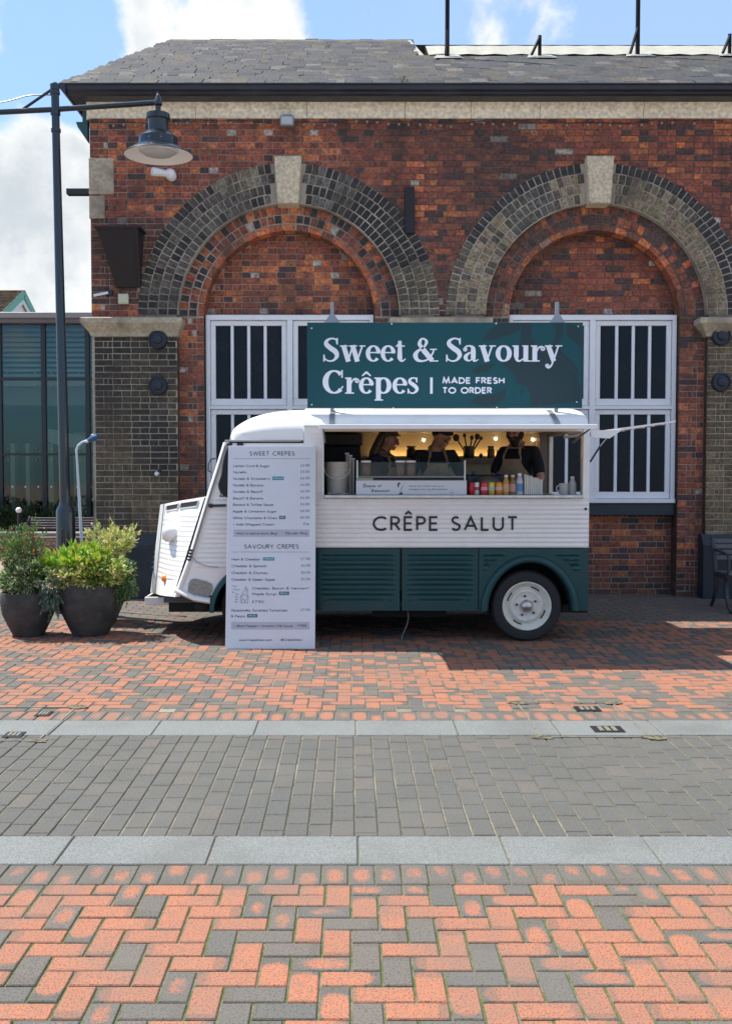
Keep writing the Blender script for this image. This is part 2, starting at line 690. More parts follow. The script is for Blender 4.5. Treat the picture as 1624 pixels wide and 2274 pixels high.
VAN_WHITE = M("van_white_paint", (0.82, 0.80, 0.76), 0.34, coat=0.3, dirt=0.22, dcol=(0.50, 0.46, 0.41), dscale=3.5)
VAN_TEAL = M("van_teal_paint", (0.004, 0.050, 0.053), 0.36, coat=0.12, spec=0.35, dirt=0.12, dcol=(0.02, 0.035, 0.042), dscale=5)
BLACK_PAINT = M("black_gloss_paint", (0.012, 0.014, 0.018), 0.3, var=0.2, dirt=0.15, dcol=(0.05, 0.05, 0.05), dscale=9)
NAVY_BLACK = M("blue_black_paint", (0.014, 0.020, 0.032), 0.45, dirt=0.35, dcol=(0.05, 0.06, 0.075), dscale=5)
GUTTER = M("gutter_paint", (0.018, 0.023, 0.036), 0.42, dirt=0.5, dcol=(0.05, 0.058, 0.07), dscale=2)
RUBBER = M("tyre_rubber", (0.016, 0.016, 0.018), 0.75, dirt=0.4, dcol=(0.05, 0.045, 0.04), dscale=12)
DARK = M("underbody_black", (0.012, 0.012, 0.012), 0.9)
STEEL = M("brushed_steel", (0.55, 0.55, 0.55), 0.32, metal=1.0, var=0.1, vscale=20)
GREY_METAL = M("grey_metal", (0.30, 0.32, 0.34), 0.45, metal=0.6)
CHARCOAL_POT = two_tone("charcoal_pot", (0.040, 0.040, 0.038), (0.085, 0.080, 0.072), 4.5, 0.35, 0.75, bump=0.25, rough=0.8)
CAST = M("cast_iron", (0.05, 0.055, 0.06), 0.55, metal=0.5, var=0.2, vscale=30)
# ------------------------------------------------------------------ pieces (bricks, pavers, slates)
def piece(w, h, d, ch=0.004, j=0.0, r=rng):
    """front face on y=0 looking at -Y, centred in x and z, going d deep"""
    def q():
        return r.uniform(-j, j)
    a, b = w / 2, h / 2
    v = [(-a + ch + q(), 0, -b + ch + q()), (a - ch + q(), 0, -b + ch + q()), (a - ch + q(), 0, b - ch + q()), (-a + ch + q(), 0, b - ch + q()),
         (-a, ch, -b), (a, ch, -b), (a, ch, b), (-a, ch, b), (-a, d, -b), (a, d, -b), (a, d, b), (-a, d, b)]
    f = [(0, 1, 2, 3), (4, 5, 1, 0), (5, 6, 2, 1), (6, 7, 3, 2), (7, 4, 0, 3), (8, 9, 5, 4), (9, 10, 6, 5), (10, 11, 7, 6), (11, 8, 4, 7)]
    uv = [((p[0] + a) / w, (p[2] + b) / h) for p in v]
    return v, f, uv


class Pieces:
    """collects alike pieces; the largest 300 become objects, the rest one mass"""

    def __init__(s, name, parent, mat_o, mat_s, mass_name, limit=300, hide=None):
        s.n, s.p, s.mo, s.ms, s.mn, s.lim = name, parent, mat_o, mat_s, mass_name, limit
        s.items = []
        s.cache = {}
        s.hide = hide

    def put(s, M4, w, h, d, col, ch=0.004, j=0.0015):
        s.items.append((M4, w, h, d, col, ch, j))

    def score(s, it):
        c = it[0].translation
        q = c - Vector((0, 0, EYE))
        if q.y < 0.5:
            return 0
        dv = q.normalized()
        yy = dv.y * cos(PITCH) - dv.z * sin(PITCH)
        px = 780 + FPX * dv.x / yy
        py = 1137 - FPX * (dv.y * sin(PITCH) + dv.z * cos(PITCH)) / yy
        if not (10 < px < 1614 and 6 < py < 2268):
            return 0
        if s.hide and s.hide(px, py):
            return 0
        nrm = it[0].to_3x3() @ Vector((0, -1, 0))
        cosf = max(0.0, -nrm.normalized().dot(dv))
        return it[1] * it[2] * cosf / q.length_squared

    def build(s):
        sc = [(s.score(it), i) for i, it in enumerate(s.items)]
        sc.sort(key=lambda t: -t[0])
        chosen = set(i for v, i in sc[:s.lim] if v > 0)
        mass = MB()
        r2 = random.Random(3)
        for i, (M4, w, h, d, col, ch, j) in enumerate(s.items):
            if i in chosen:
                key = (round(w, 3), round(h, 3), round(d, 3), ch, r2.randint(0, 2))
                me = s.cache.get(key)
                if me is None:
                    mb = MB()
                    v, f, uv = piece(w, h, d, ch, j, r2)
                    mb.add(v, f, None, uv)
                    me = mesh_from(s.n, mb)
                    me.materials.append(s.mo)
                    s.cache[key] = me
                o = bpy.data.objects.new(s.n, me)
                o.color = tuple(col) + (1,)
                COL.objects.link(o)
                if s.p is not None:
                    o.parent = s.p
                    if s.p.type == 'EMPTY':
                        o.matrix_parent_inverse = Matrix.Translation(-s.p.location)
                o.matrix_basis = M4
            else:
                v, f, uv = piece(w, h, d, ch, j, r2)
                mass.add([M4 @ Vector(q) for q in v], f, col, uv)
        if mass.v:
            obj(s.mn, mass, s.ms, s.p, kind='stuff')


def jit(c, a, r=rng):
    a = a * 0.85
    k = 1 + r.uniform(-a, a)
    return tuple(max(0.004, x * k * (1 + r.uniform(-a, a) * 0.3)) for x in c)


def lerp3(a, b, t):
    return tuple(x + (y - x) * t for x, y in zip(a, b))


# ------------------------------------------------------------------ the station building
F = 12.85           # front of piers and arches
RY = F + 0.11          # plane of the red inner rings
TY = F + 0.34          # brick infill
WY = F + 0.21          # windows
ARCH_X = (ax(643.5, WY, 900), ax(1312.5, WY, 900))
SPRING = az(700, F)
R_IN, R_MID, R_OUT = 1.06, 1.375, 1.855
X_L, X_R = ax(201, F, 500), 6.6
TOPZ = az(262, F)
COURSE = 0.0757
ZI0, ZI1 = az(748, F - 0.03), az(703, F - 0.1)     # impost
hidden_by_van = lambda px, py: (500 < px < 1300 and 915 < py < 1420) or (685 < px < 1290 and 718 < py < 905)

building = thing("brick_building", "old red brick railway building with two blind arches and slate roof behind the van", "building", (1.7, F + 0.2, 0))

RED = (0.285, 0.082, 0.045)
RED2 = (0.205, 0.062, 0.040)
ORANGE = (0.48, 0.145, 0.055)
PURPLE = (0.090, 0.050, 0.044)
SOOT = (0.042, 0.034, 0.032)
PIER = (0.036, 0.033, 0.028)
PIER_Y = (0.27, 0.19, 0.10)
BLUE_B = (0.034, 0.033, 0.033)
TAN_B = (0.22, 0.17, 0.11)


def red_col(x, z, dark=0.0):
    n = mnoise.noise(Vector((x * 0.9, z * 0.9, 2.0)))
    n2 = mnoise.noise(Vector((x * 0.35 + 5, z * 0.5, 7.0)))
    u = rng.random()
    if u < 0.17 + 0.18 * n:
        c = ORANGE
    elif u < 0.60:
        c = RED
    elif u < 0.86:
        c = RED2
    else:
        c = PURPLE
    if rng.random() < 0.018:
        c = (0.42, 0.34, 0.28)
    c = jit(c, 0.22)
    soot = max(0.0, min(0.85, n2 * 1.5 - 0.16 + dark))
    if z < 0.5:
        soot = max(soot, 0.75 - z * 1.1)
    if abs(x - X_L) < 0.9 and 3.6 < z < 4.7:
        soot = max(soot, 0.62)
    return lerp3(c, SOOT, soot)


def pier_col(x, z):
    if x > 4.4:
        t = 0.45 + 0.5 * mnoise.noise(Vector((x * 1.4, z * 1.2, 0)))
        c = lerp3(PIER, PIER_Y, max(0, min(1, t + 0.25)))
        if z > 1.9 + 0.5 * sin(x * 5):
            c = lerp3(c, PIER, 0.45)
    else:
        t = max(0.0, 0.25 + 0.9 * mnoise.noise(Vector((x * 1.5, z * 1.1, 4))))
        if z < 1.5:
            t += 0.25
        c = lerp3(PIER, (0.17, 0.125, 0.075), min(1, t))
    return jit(c, 0.25)


# mortar body of the front: flat sheet with the arched openings
wall_mb = MB()
reveal_mb = MB()
MY = F + 0.009


def arched_sheet(mb, x0, x1, z0, z1, cx, R, spring, y, y2, n=40, thick=True):
    """sheet from x0..x1, z0..z1 at y with an arched opening, reveal back to y2"""
    mb.quad((x0, y, z0), (cx - R, y, z0), (cx - R, y, z1), (x0, y, z1))
    mb.quad((cx + R, y, z0), (x1, y, z0), (x1, y, z1), (cx + R, y, z1))
    pts = [(cx - R * cos(pi * i / n), spring + R * sin(pi * i / n)) for i in range(n + 1)]
    for (xa, za), (xb, zb) in zip(pts, pts[1:]):
        mb.quad((xa, y, za), (xb, y, zb), (xb, y, z1), (xa, y, z1))
    full = [(cx - R, z0)] + pts + [(cx + R, z0)]
    for (xa, za), (xb, zb) in zip(full, full[1:]):
        reveal_mb.quad((xa, y - 0.006, za), (xa, y2, za), (xb, y2, zb), (xb, y - 0.006, zb))


xs = [X_L, (ARCH_X[0] + ARCH_X[1]) / 2, 5.0]
for i, cx in enumerate(ARCH_X):
    arched_sheet(wall_mb, xs[i], xs[i + 1], 0, TOPZ, cx, R_MID, SPRING, MY, RY + 0.02)
    arched_sheet(wall_mb, cx - R_MID - 0.05, cx + R_MID + 0.05, 0, SPRING + R_MID + 0.1, cx, R_IN, SPRING, RY + 0.009, TY + 0.02)
    wall_mb.quad((cx - 1.3, TY + 0.009, 0), (cx + 1.3, TY + 0.009, 0), (cx + 1.3, TY + 0.009, 4.9), (cx - 1.3, TY + 0.009, 4.9))
wall_mb.quad((5.0, MY, 0), (14, MY, 0), (14, MY, TOPZ), (5.0, MY, TOPZ))
wall_mb.box(X_L + 0.01, 14, TY + 0.03, 18.5, 0, TOPZ + 0.1)
wall_mb.quad((X_L + 0.01, MY, 0), (X_L + 0.01, MY, TOPZ), (X_L + 0.01, TY + 0.05, TOPZ), (X_L + 0.01, TY + 0.05, 0))
wall = obj("wall", wall_mb, MORTAR, building)
for a, b in ((X_L + 0.02, ARCH_X[0] - R_MID - 0.001), (ARCH_X[0] + R_MID + 0.001, ARCH_X[1] - R_MID - 0.001), (ARCH_X[1] + R_MID + 0.001, ARCH_X[1] + R_MID + 1.04)):
    pmb = MB().box(a, b, MY - 0.0015, MY + 0.02, 0.66, ZI0 + 0.02)
    obj("pier_mortar", pmb, PIER_MORTAR, building)
obj("reveal", reveal_mb, two_tone("dark_brick_reveal", (0.06, 0.035, 0.028), (0.13, 0.06, 0.04), 5, stretch=(1, 1, 4)), building)  # reveal faces in a darker brick tone than the wall

bricks = Pieces("brick", wall, BR_O, BR_S, "brickwork", 300, hidden_by_van)
SL, HL = 0.2275, 0.112


def lay_courses(x0, x1, z0, z1, y, colf, inside, side=None):
    r = int(round(z0 / COURSE))
    while (r + 0.5) * COURSE < z1:
        z = (r + 0.5) * COURSE
        if z > z0:
            stretch = (r % 2 == 0) if rng.random() > 0.04 else (r % 2 == 1)
            w = SL if stretch else HL
            x = x0 + (0 if stretch else -HL * 0.0)
            first = True
            while x < x1 - 0.02:
                ww = w
                if first and not stretch:
                    ww = HL
                elif not stretch and x - x0 < HL * 1.5 and x - x0 > 0.05:
                    ww = 0.055      # queen closer
                if stretch and rng.random() < 0.06:
                    ww = HL
                ww = min(ww, x1 - x)
                first = False
                cx_ = x + ww / 2
                if inside(cx_, z, ww):
                    m4 = Matrix.Translation((cx_, y + rng.uniform(-0.003, 0.003), z + rng.uniform(-0.0012, 0.0012))) @ \
                        Matrix.Rotation(rng.uniform(-0.006, 0.006), 4, 'Y')
                    bricks.put(m4, ww - 0.0095, COURSE - 0.0105, 0.03, colf(cx_, z))
                x += ww
        r += 1


def in_opening(x, z, R):
    for cx in ARCH_X:
        if z < SPRING:
            if abs(x - cx) < R:
                return True
        elif (x - cx) ** 2 + (z - SPRING) ** 2 < R * R:
            return True
    return False


# piers (dark engineering brick) below the impost, red brick above
PIERS = [(X_L + 0.03, ARCH_X[0] - R_MID), (ARCH_X[0] + R_MID, ARCH_X[1] - R_MID), (ARCH_X[1] + R_MID, ARCH_X[1] + R_MID + 1.04)]
for a, b in PIERS:
    lay_courses(a, b, 0.75, ZI0 + 0.02, F, pier_col, lambda x, z, w: True)
lay_courses(X_L, X_R, ZI1 - 0.02, TOPZ, F, red_col, lambda x, z, w: not in_opening(x, z, R_OUT - 0.06))
lay_courses(PIERS[2][1], X_R, 0.0, ZI1 - 0.02, F, red_col, lambda x, z, w: True)
# jambs of the inner order
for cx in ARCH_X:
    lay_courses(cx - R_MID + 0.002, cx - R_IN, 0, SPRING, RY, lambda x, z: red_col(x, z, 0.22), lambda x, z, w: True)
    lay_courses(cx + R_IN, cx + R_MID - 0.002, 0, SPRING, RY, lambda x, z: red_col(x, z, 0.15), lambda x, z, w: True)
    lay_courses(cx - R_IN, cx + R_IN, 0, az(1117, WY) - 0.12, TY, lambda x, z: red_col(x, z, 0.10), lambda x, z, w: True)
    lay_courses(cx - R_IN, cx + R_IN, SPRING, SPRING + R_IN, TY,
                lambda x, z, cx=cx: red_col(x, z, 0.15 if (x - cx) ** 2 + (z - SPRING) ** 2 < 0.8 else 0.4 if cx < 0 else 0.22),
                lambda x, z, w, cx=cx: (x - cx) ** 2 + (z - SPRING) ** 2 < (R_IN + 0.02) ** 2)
# left return (end wall) bricks
ROT_L = Matrix.Rotation(radians(-90), 4, 'Z')
for r in range(int(TOPZ / COURSE)):
    z = (r + 0.5) * COURSE
    w = SL if r % 2 else HL
    y = F + 0.01
    while y < 17:
        m4 = Matrix.Translation((X_L, y + w / 2, z)) @ ROT_L
        bricks.put(m4, w - 0.0095, COURSE - 0.0105, 0.03, red_col(X_L + y, z, 0.1))
        y += w
bricks.build()

# arch rings
vous = Pieces("arch_brick", wall, BR_O, BR_S, "arch_brickwork", 300, hidden_by_van)


def ring_bricks(cx, r0, r1, w, y, colf, depth=0.16, key=0.0):
    rm = (r0 + r1) / 2
    n = int(pi * rm / w)
    ph = rng.random() * 0.4
    for i in range(n):
        a = pi * (i + 0.5) / n
        if key and abs(a - pi / 2) * rm < key:
            continue
        x, z = cx - rm * cos(a), SPRING + rm * sin(a)
        rot = Matrix.Rotation(-(a - pi / 2) * -1 if False else (a - pi / 2), 4, 'Y')
        m4 = Matrix.Translation((x, y + rng.uniform(-0.005, 0.005), z)) @ rot @ Matrix.Rotation(rng.uniform(-0.02, 0.02), 4, 'Y')
        vous.put(m4, pi * rm / n - rng.choice((0.010, 0.013, 0.017)), (r1 - r0) - rng.choice((0.010, 0.013, 0.018)), depth, colf(x, z, a), 0.005)


def dark_ring(k, which):
    def f(x, z, a):
        if which == 0:
            c = BLUE_B if rng.random() < 0.5 else (0.075, 0.066, 0.054)
            if a < 1.2 and k < 3 and rng.random() < 0.5:
                c = (0.095, 0.088, 0.075)
            if 1.05 < a < 1.35 and k > 1:
                c = (0.17, 0.145, 0.10)
            if a > 2.1:
                c = (0.024, 0.023, 0.023) if a < 2.75 else (0.10, 0.082, 0.058)
            if 1.35 < a < 2.0 and rng.random() < 0.4:
                c = (0.13, 0.12, 0.11)
        else:
            if k == 3:
                c = BLUE_B if 0.5 < a else (0.12, 0.10, 0.07)
            else:
                c = TAN_B if rng.random() < 0.6 else (0.095, 0.078, 0.058)
                if 0.8 < a < 1.2:
                    c = (0.085, 0.080, 0.068)
                if a > 1.9:
                    c = (0.20, 0.155, 0.095) if k < 2 else c
            if k == 2 and a > 2.4:
                c = BLUE_B
        return jit(c, 0.28)
    return f


def red_ring(k, which):
    def f(x, z, a):
        c = red_col(x, z, 0.0)
        if rng.random() < 0.34:
            c = PURPLE if which else (0.045, 0.035, 0.034)
        if k == 0:
            c = lerp3(c, ORANGE, 0.35)
        return jit(c, 0.2)
    return f


for wi, cx in enumerate(ARCH_X):
    for k in range(4):
        r0 = R_MID - 0.01 + k * 0.1225
        ring_bricks(cx, r0, r0 + 0.1225, 0.084, F - 0.012, dark_ring(k, wi), 0.2, key=0.2)
    ring_bricks(cx, R_MID - 0.125, R_MID - 0.012, 0.088, RY - 0.012, red_ring(1, wi), 0.2)
    ring_bricks(cx, R_MID - 0.235, R_MID - 0.125, 0.088, RY - 0.012, red_ring(2, wi), 0.2)
    ring_bricks(cx, R_IN - 0.012, R_MID - 0.237, 0.16, RY + 0.000, red_ring(0, wi), 0.2)
vous.build()
# mortar behind rings, proud of the sheet so ring joints are filled
ring_a, ring_b = MB(), MB()
for cx in ARCH_X:
    for (ra, rb, yy) in ((R_MID - 0.014, R_OUT - 0.004, F - 0.003), (R_MID - 0.238, R_MID - 0.014, RY - 0.003)):
        ring_mortar = ring_a if yy < F else ring_b
        n = 60
        rows = []
        for i in range(n + 1):
            a = pi * i / n
            c, s_ = -cos(a), sin(a)
            rows.append([(cx + ra * c, yy + 0.2, SPRING + ra * s_), (cx + ra * c, yy, SPRING + ra * s_),
                         (cx + rb * c, yy, SPRING + rb * s_), (cx + rb * c, yy + 0.2, SPRING + rb * s_)])
        ring_mortar.grid(rows)
obj("arch_mortar", ring_a, RING_MORTAR, building)
obj("inner_arch_mortar", ring_b, MORTAR, building)

# keystones
for cx in ARCH_X:
    kb = MB()
    w0, w1 = 0.128, 0.166
    z0, z1 = SPRING + R_MID - 0.045, SPRING + R_OUT + 0.045
    poly = [(cx - w0, z0), (cx + w0, z0), (cx + w1, z1), (cx - w1, z1)]
    ins = 0.012
    poly2 = [(cx - w0 + ins, z0 + ins), (cx + w0 - ins, z0 + ins), (cx + w1 - ins, z1 - ins), (cx - w1 + ins, z1 - ins)]
    v = [(x, F - 0.14, z) for x, z in poly2] + [(x, F - 0.128, z) for x, z in poly] + [(x, F + 0.2, z) for x, z in poly]
    f = [(0, 1, 2, 3)] + [(i + 4, (i + 1) % 4 + 4, (i + 1) % 4, i) for i in range(4)] + [(i + 8, (i + 1) % 4 + 8, (i + 1) % 4 + 4, i + 4) for i in range(4)]
    kb.add(v, f)
    obj("keystone", kb, KEYSTONE, building)

# impost mouldings
prof = [(d_, ZI0 + (z_ - 3.335) / 0.275 * (ZI1 - ZI0)) for d_, z_ in
        ((0.0, 3.335), (0.03, 3.345), (0.05, 3.40), (0.065, 3.42), (0.10, 3.47), (0.125, 3.50), (0.14, 3.52), (0.14, 3.585), (0.12, 3.60), (0.0, 3.61))]
for i, (a, b) in enumerate(PIERS):
    ib = MB()
    rows = []
    for d, z in prof:
        xa, xb = a - d, b + d * 0.6
        rows.append([(xa, RY + 0.1, z), (xa, F - d, z), ((xa + xb) / 2, F - d, z), (xb, F - d, z), (xb, RY + 0.05, z)])
    ib.grid(rows, flip=False)
    obj("impost", ib, STONE_D, building)
# plinths, painted blue black
for i, (a, b) in enumerate(PIERS):
    pb = MB()
    pl = [(F - 0.0, az(1186, F)), (F - 0.095, az(1211, F - 0.1)), (F - 0.10, 0.0), (F + 0.1, 0.0), (F + 0.1, az(1186, F))]
    pb.prism_x(pl, a - 0.05, b + 0.05)
    obj("plinth", pb, NAVY_BLACK, building)
# quoin stones at the left corner
for (pxa, pxb, pya, pyb) in ((197, 252, 350, 431), (197, 232, 434, 485)):
    A, B = at(pxa, pyb, F - 0.02), at(pxb, pya, F - 0.02)
    obj("quoin_stone", MB().box(X_L - 0.012, B.x, F - 0.014, F + 0.25, A.z, B.z, 0.006), STONE_D, building)

# cream band of stone blocks
x = X_L - 0.02
while x < 12:
    w = rng.uniform(0.75, 1.4)
    bb = MB()
    prf = [(F - 0.03, TOPZ - 0.01), (F - 0.04, TOPZ + 0.09), (F - 0.06, TOPZ + 0.10), (F - 0.07, TOPZ + 0.22), (F + 0.12, TOPZ + 0.22), (F + 0.12, TOPZ - 0.02)]
    bb.prism_x(prf, x, x + w - 0.006)
    obj("band_stone", bb, STONE, building)
    x += w
# band return on the left end
obj("band_stone", MB().box(X_L - 0.035, X_L - 0.022, F + 0.0, 17, TOPZ - 0.018, TOPZ + 0.2), STONE, building)

# gutter (moulded box) and soffit
GY = F - 0.38
GX0 = ax(145, GY, 190)
gprof = [(F - 0.08, 6.235), (GY + 0.12, 6.235), (GY + 0.085, 6.27), (GY + 0.075, 6.31), (GY + 0.03, 6.345), (GY + 0.02, 6.44), (GY, 6.455), (GY, 6.485),
         (GY + 0.03, 6.485), (GY + 0.05, 6.36), (GY + 0.22, 6.34), (F + 0.1, 6.40), (F + 0.1, 6.235)]
GB = az(226, F - 0.07)
gprof = [(y_, GB + (z_ - 6.235) * 0.46) for y_, z_ in gprof]
seams = [GX0, -1.2, 1.55, 4.05, 6.5, 9.0, 12]
for a, b in zip(seams, seams[1:]):
    gb = MB()
    gb.prism_x(gprof, a + 0.002, b - 0.002)
    obj("gutter", gb, GUTTER, building)
GTOP = GB + 0.25 * 0.46
gb = MB()
gb.prism([(GX0 - 0.08, GTOP - 0.05), (GX0 - 0.002, GTOP - 0.13), (GX0 - 0.002, GTOP - 0.0), (GX0 - 0.08, GTOP)], GY, F + 3.5)
obj("fascia", gb, GUTTER, building)
# green corner bracket
gb = MB()
a = at(190, 300, F)
gb.prism([(X_L - 0.03, TOPZ - 0.28), (X_L - 0.15, TOPZ - 0.10), (X_L - 0.17, TOPZ - 0.04), (X_L - 0.03, TOPZ - 0.04)], F + 0.02, F + 0.12)
gb.box(X_L - 0.09, X_L - 0.025, F + 0.02, F + 0.1, TOPZ - 0.04, TOPZ + 0.14)
obj("bracket", gb, M("green_paint", (0.02, 0.075, 0.07), 0.5), building)

# ---- roof of slates
SL0 = Vector((GX0 - 0.03, GY + 0.06, GTOP - 0.01))
RIDGE_Y = F + 3.7
rz = az(94, RIDGE_Y)
slope = atan2(rz - SL0.z, RIDGE_Y - SL0.y)
slen = sqrt((rz - SL0.z) ** 2 + (RIDGE_Y - SL0.y) ** 2)


def roof_x0(t):
    return SL0.x + t * (ax(388, RIDGE_Y, 94) - SL0.x)


XR1 = ax(905, RIDGE_Y, 94)
T_LOW = 0.80
_best = 9
for _i in range(600, 1000):
    _q = Vector((0, SL0.y, SL0.z)) + Vector((0, cos(slope), sin(slope))) * (slen * _i / 1000)
    if abs(az(131, _q.y) - _q.z) < _best:
        _best, T_LOW = abs(az(131, _q.y) - _q.z), _i / 1000     # beyond XR1 the slates stop lower, under the glazed ridge
rb = MB()
up = Vector((0, cos(slope), sin(slope)))
nr = Vector((0, -sin(slope), cos(slope)))
p = lambda x, t, h=0: Vector((x, SL0.y, SL0.z)) + up * (slen * t) + nr * h
rb.add([p(roof_x0(0), 0, -.03), p(XR1, 0, -.03), p(XR1, 1, -.03), p(roof_x0(1), 1, -.03)], [(0, 1, 2, 3)])
rb.add([p(XR1, 0, -.03), p(14, 0, -.03), p(14, T_LOW, -.03), p(XR1, T_LOW, -.03)], [(0, 1, 2, 3)])
# rear slope and gable so that the roof is solid
rb.add([p(roof_x0(1), 1, -.03), p(14, 1, -.05), Vector((14, 20.6, 6.0)), Vector((SL0.x, 20.6, 6.0))], [(0, 1, 2, 3)])
rb.add([p(roof_x0(0), 0, -.03), p(roof_x0(1), 1, -.03), Vector((SL0.x, 20.6, 6.0))], [(0, 1, 2)])
roof = obj("roof", rb, M("roof_underside", (0.035, 0.035, 0.037), 0.9), building)
slates = Pieces("slate", roof, SL_O, SL_S, "slates", 300)
EXPO = 0.105
rows = int(slen / EXPO)
Rs = Matrix.Rotation(-(pi / 2 - slope), 4, 'X')
for r in range(rows + 1):
    t = r * EXPO / slen
    xa = roof_x0(t) + rng.uniform(-0.03, 0.03)
    xb = 9.5
    x = xa - (0.107 if r % 2 else 0)
    while x < xb:
        w = 0.215
        cxm = x + w / 2
        if (cxm < XR1 or t < T_LOW - 0.28 / slen):
            base = (0.034, 0.033, 0.035)
            n = mnoise.noise(Vector((cxm * 0.8, t * 4, 1)))
            u = rng.random()
            if u < 0.07 + 0.2 * n:
                base = (0.085, 0.080, 0.066)
            elif u < 0.30:
                base = (0.055, 0.046, 0.030)
            elif u > 0.9:
                base = (0.016, 0.016, 0.018)
            c = Vector((cxm, 0, 0))
            centre = p(cxm, t, 0) + up * 0.13
            m4 = Matrix.Translation(centre + nr * (0.014 + rng.uniform(-0.005, 0.012))) @ Rs @ Matrix.Rotation(rng.uniform(-0.02, 0.02) + radians(1.6) * 0, 4, 'Y') \
                @ Matrix.Rotation(radians(2.4), 4, 'X')
            slates.put(m4, w - 0.010, 0.27 + rng.uniform(-0.03, 0.012), 0.013, jit(base, 0.25), 0.0015, 0.003)
        x += w
slates.build()
# ridge tiles
x = roof_x0(1) - 0.02
ridge_m = two_tone("ridge_tile", (0.085, 0.080, 0.075), (0.16, 0.14, 0.08), 3)
while x < XR1 - 0.05:
    w = min(0.45, XR1 - x)
    rt = MB()
    q = p(0, 1)
    rt.prism_x([(q.y - 0.12, q.z - 0.05), (q.y, q.z + 0.035), (q.y + 0.12, q.z - 0.05), (q.y + 0.12, q.z - 0.07), (q.y, q.z + 0.01), (q.y - 0.12, q.z - 0.07)],
               x, x + w - 0.008)
    obj("ridge_tile", rt, ridge_m, roof)
    x += w
# verge end board where the high roof stops
vb = MB()
pa, pb_ = p(XR1 + 0.0, T_LOW - 0.04, -0.03), p(XR1 + 0.0, 1.0, 0.03)
vb.add([pa + Vector((0.05, 0, 0)), pa + Vector((0.22, 0, -0.02)), pb_ + Vector((0.04, 0, 0)), pb_, pa + Vector((0.05, 0.2, -0.2)), pa + Vector((0.22, 0.2, -0.2)), pb_ + Vector((0.04, 0.2, -0.1)), pb_ + Vector((0, 0.2, -0.1))],
       [(0, 1, 2, 3), (1, 5, 6, 2), (3, 2, 6, 7), (0, 4, 5, 1), (0, 3, 7, 4)])
LANTERN = M("cream_roof_sheet", (0.42, 0.40, 0.31), 0.5, var=0.08, dirt=0.3, dcol=(0.3, 0.28, 0.2), dscale=4)
obj("verge_flashing", vb, LANTERN, roof)
# corrugated cream sheet over the lower ridge
lb = MB()
q0 = p(0, T_LOW - 0.015, 0.035)
LH = az(102, q0.y + 0.62) - q0.z - 0.10
rows = [[], [], []]
x = XR1 + 0.2
k = 0
while x < 13:
    o = 0.013 if (k // 2) % 2 else 0.0
    rows[0].append((x, q0.y, q0.z + 0.0 + o))
    rows[1].append((x, q0.y + 0.62, q0.z + LH + 0.10 + o * 0.4))
    rows[2].append((x, q0.y + 1.3, q0.z - 0.1 + o))
    k += 1
    x += 0.02 if k % 2 else 0.165
lb.grid(rows)
lb.box(XR1 + 0.2, 13, q0.y + 0.05, q0.y + 1.2, q0.z - 0.3, q0.z - 0.02)
obj("corrugated_sheet", lb, LANTERN, roof)

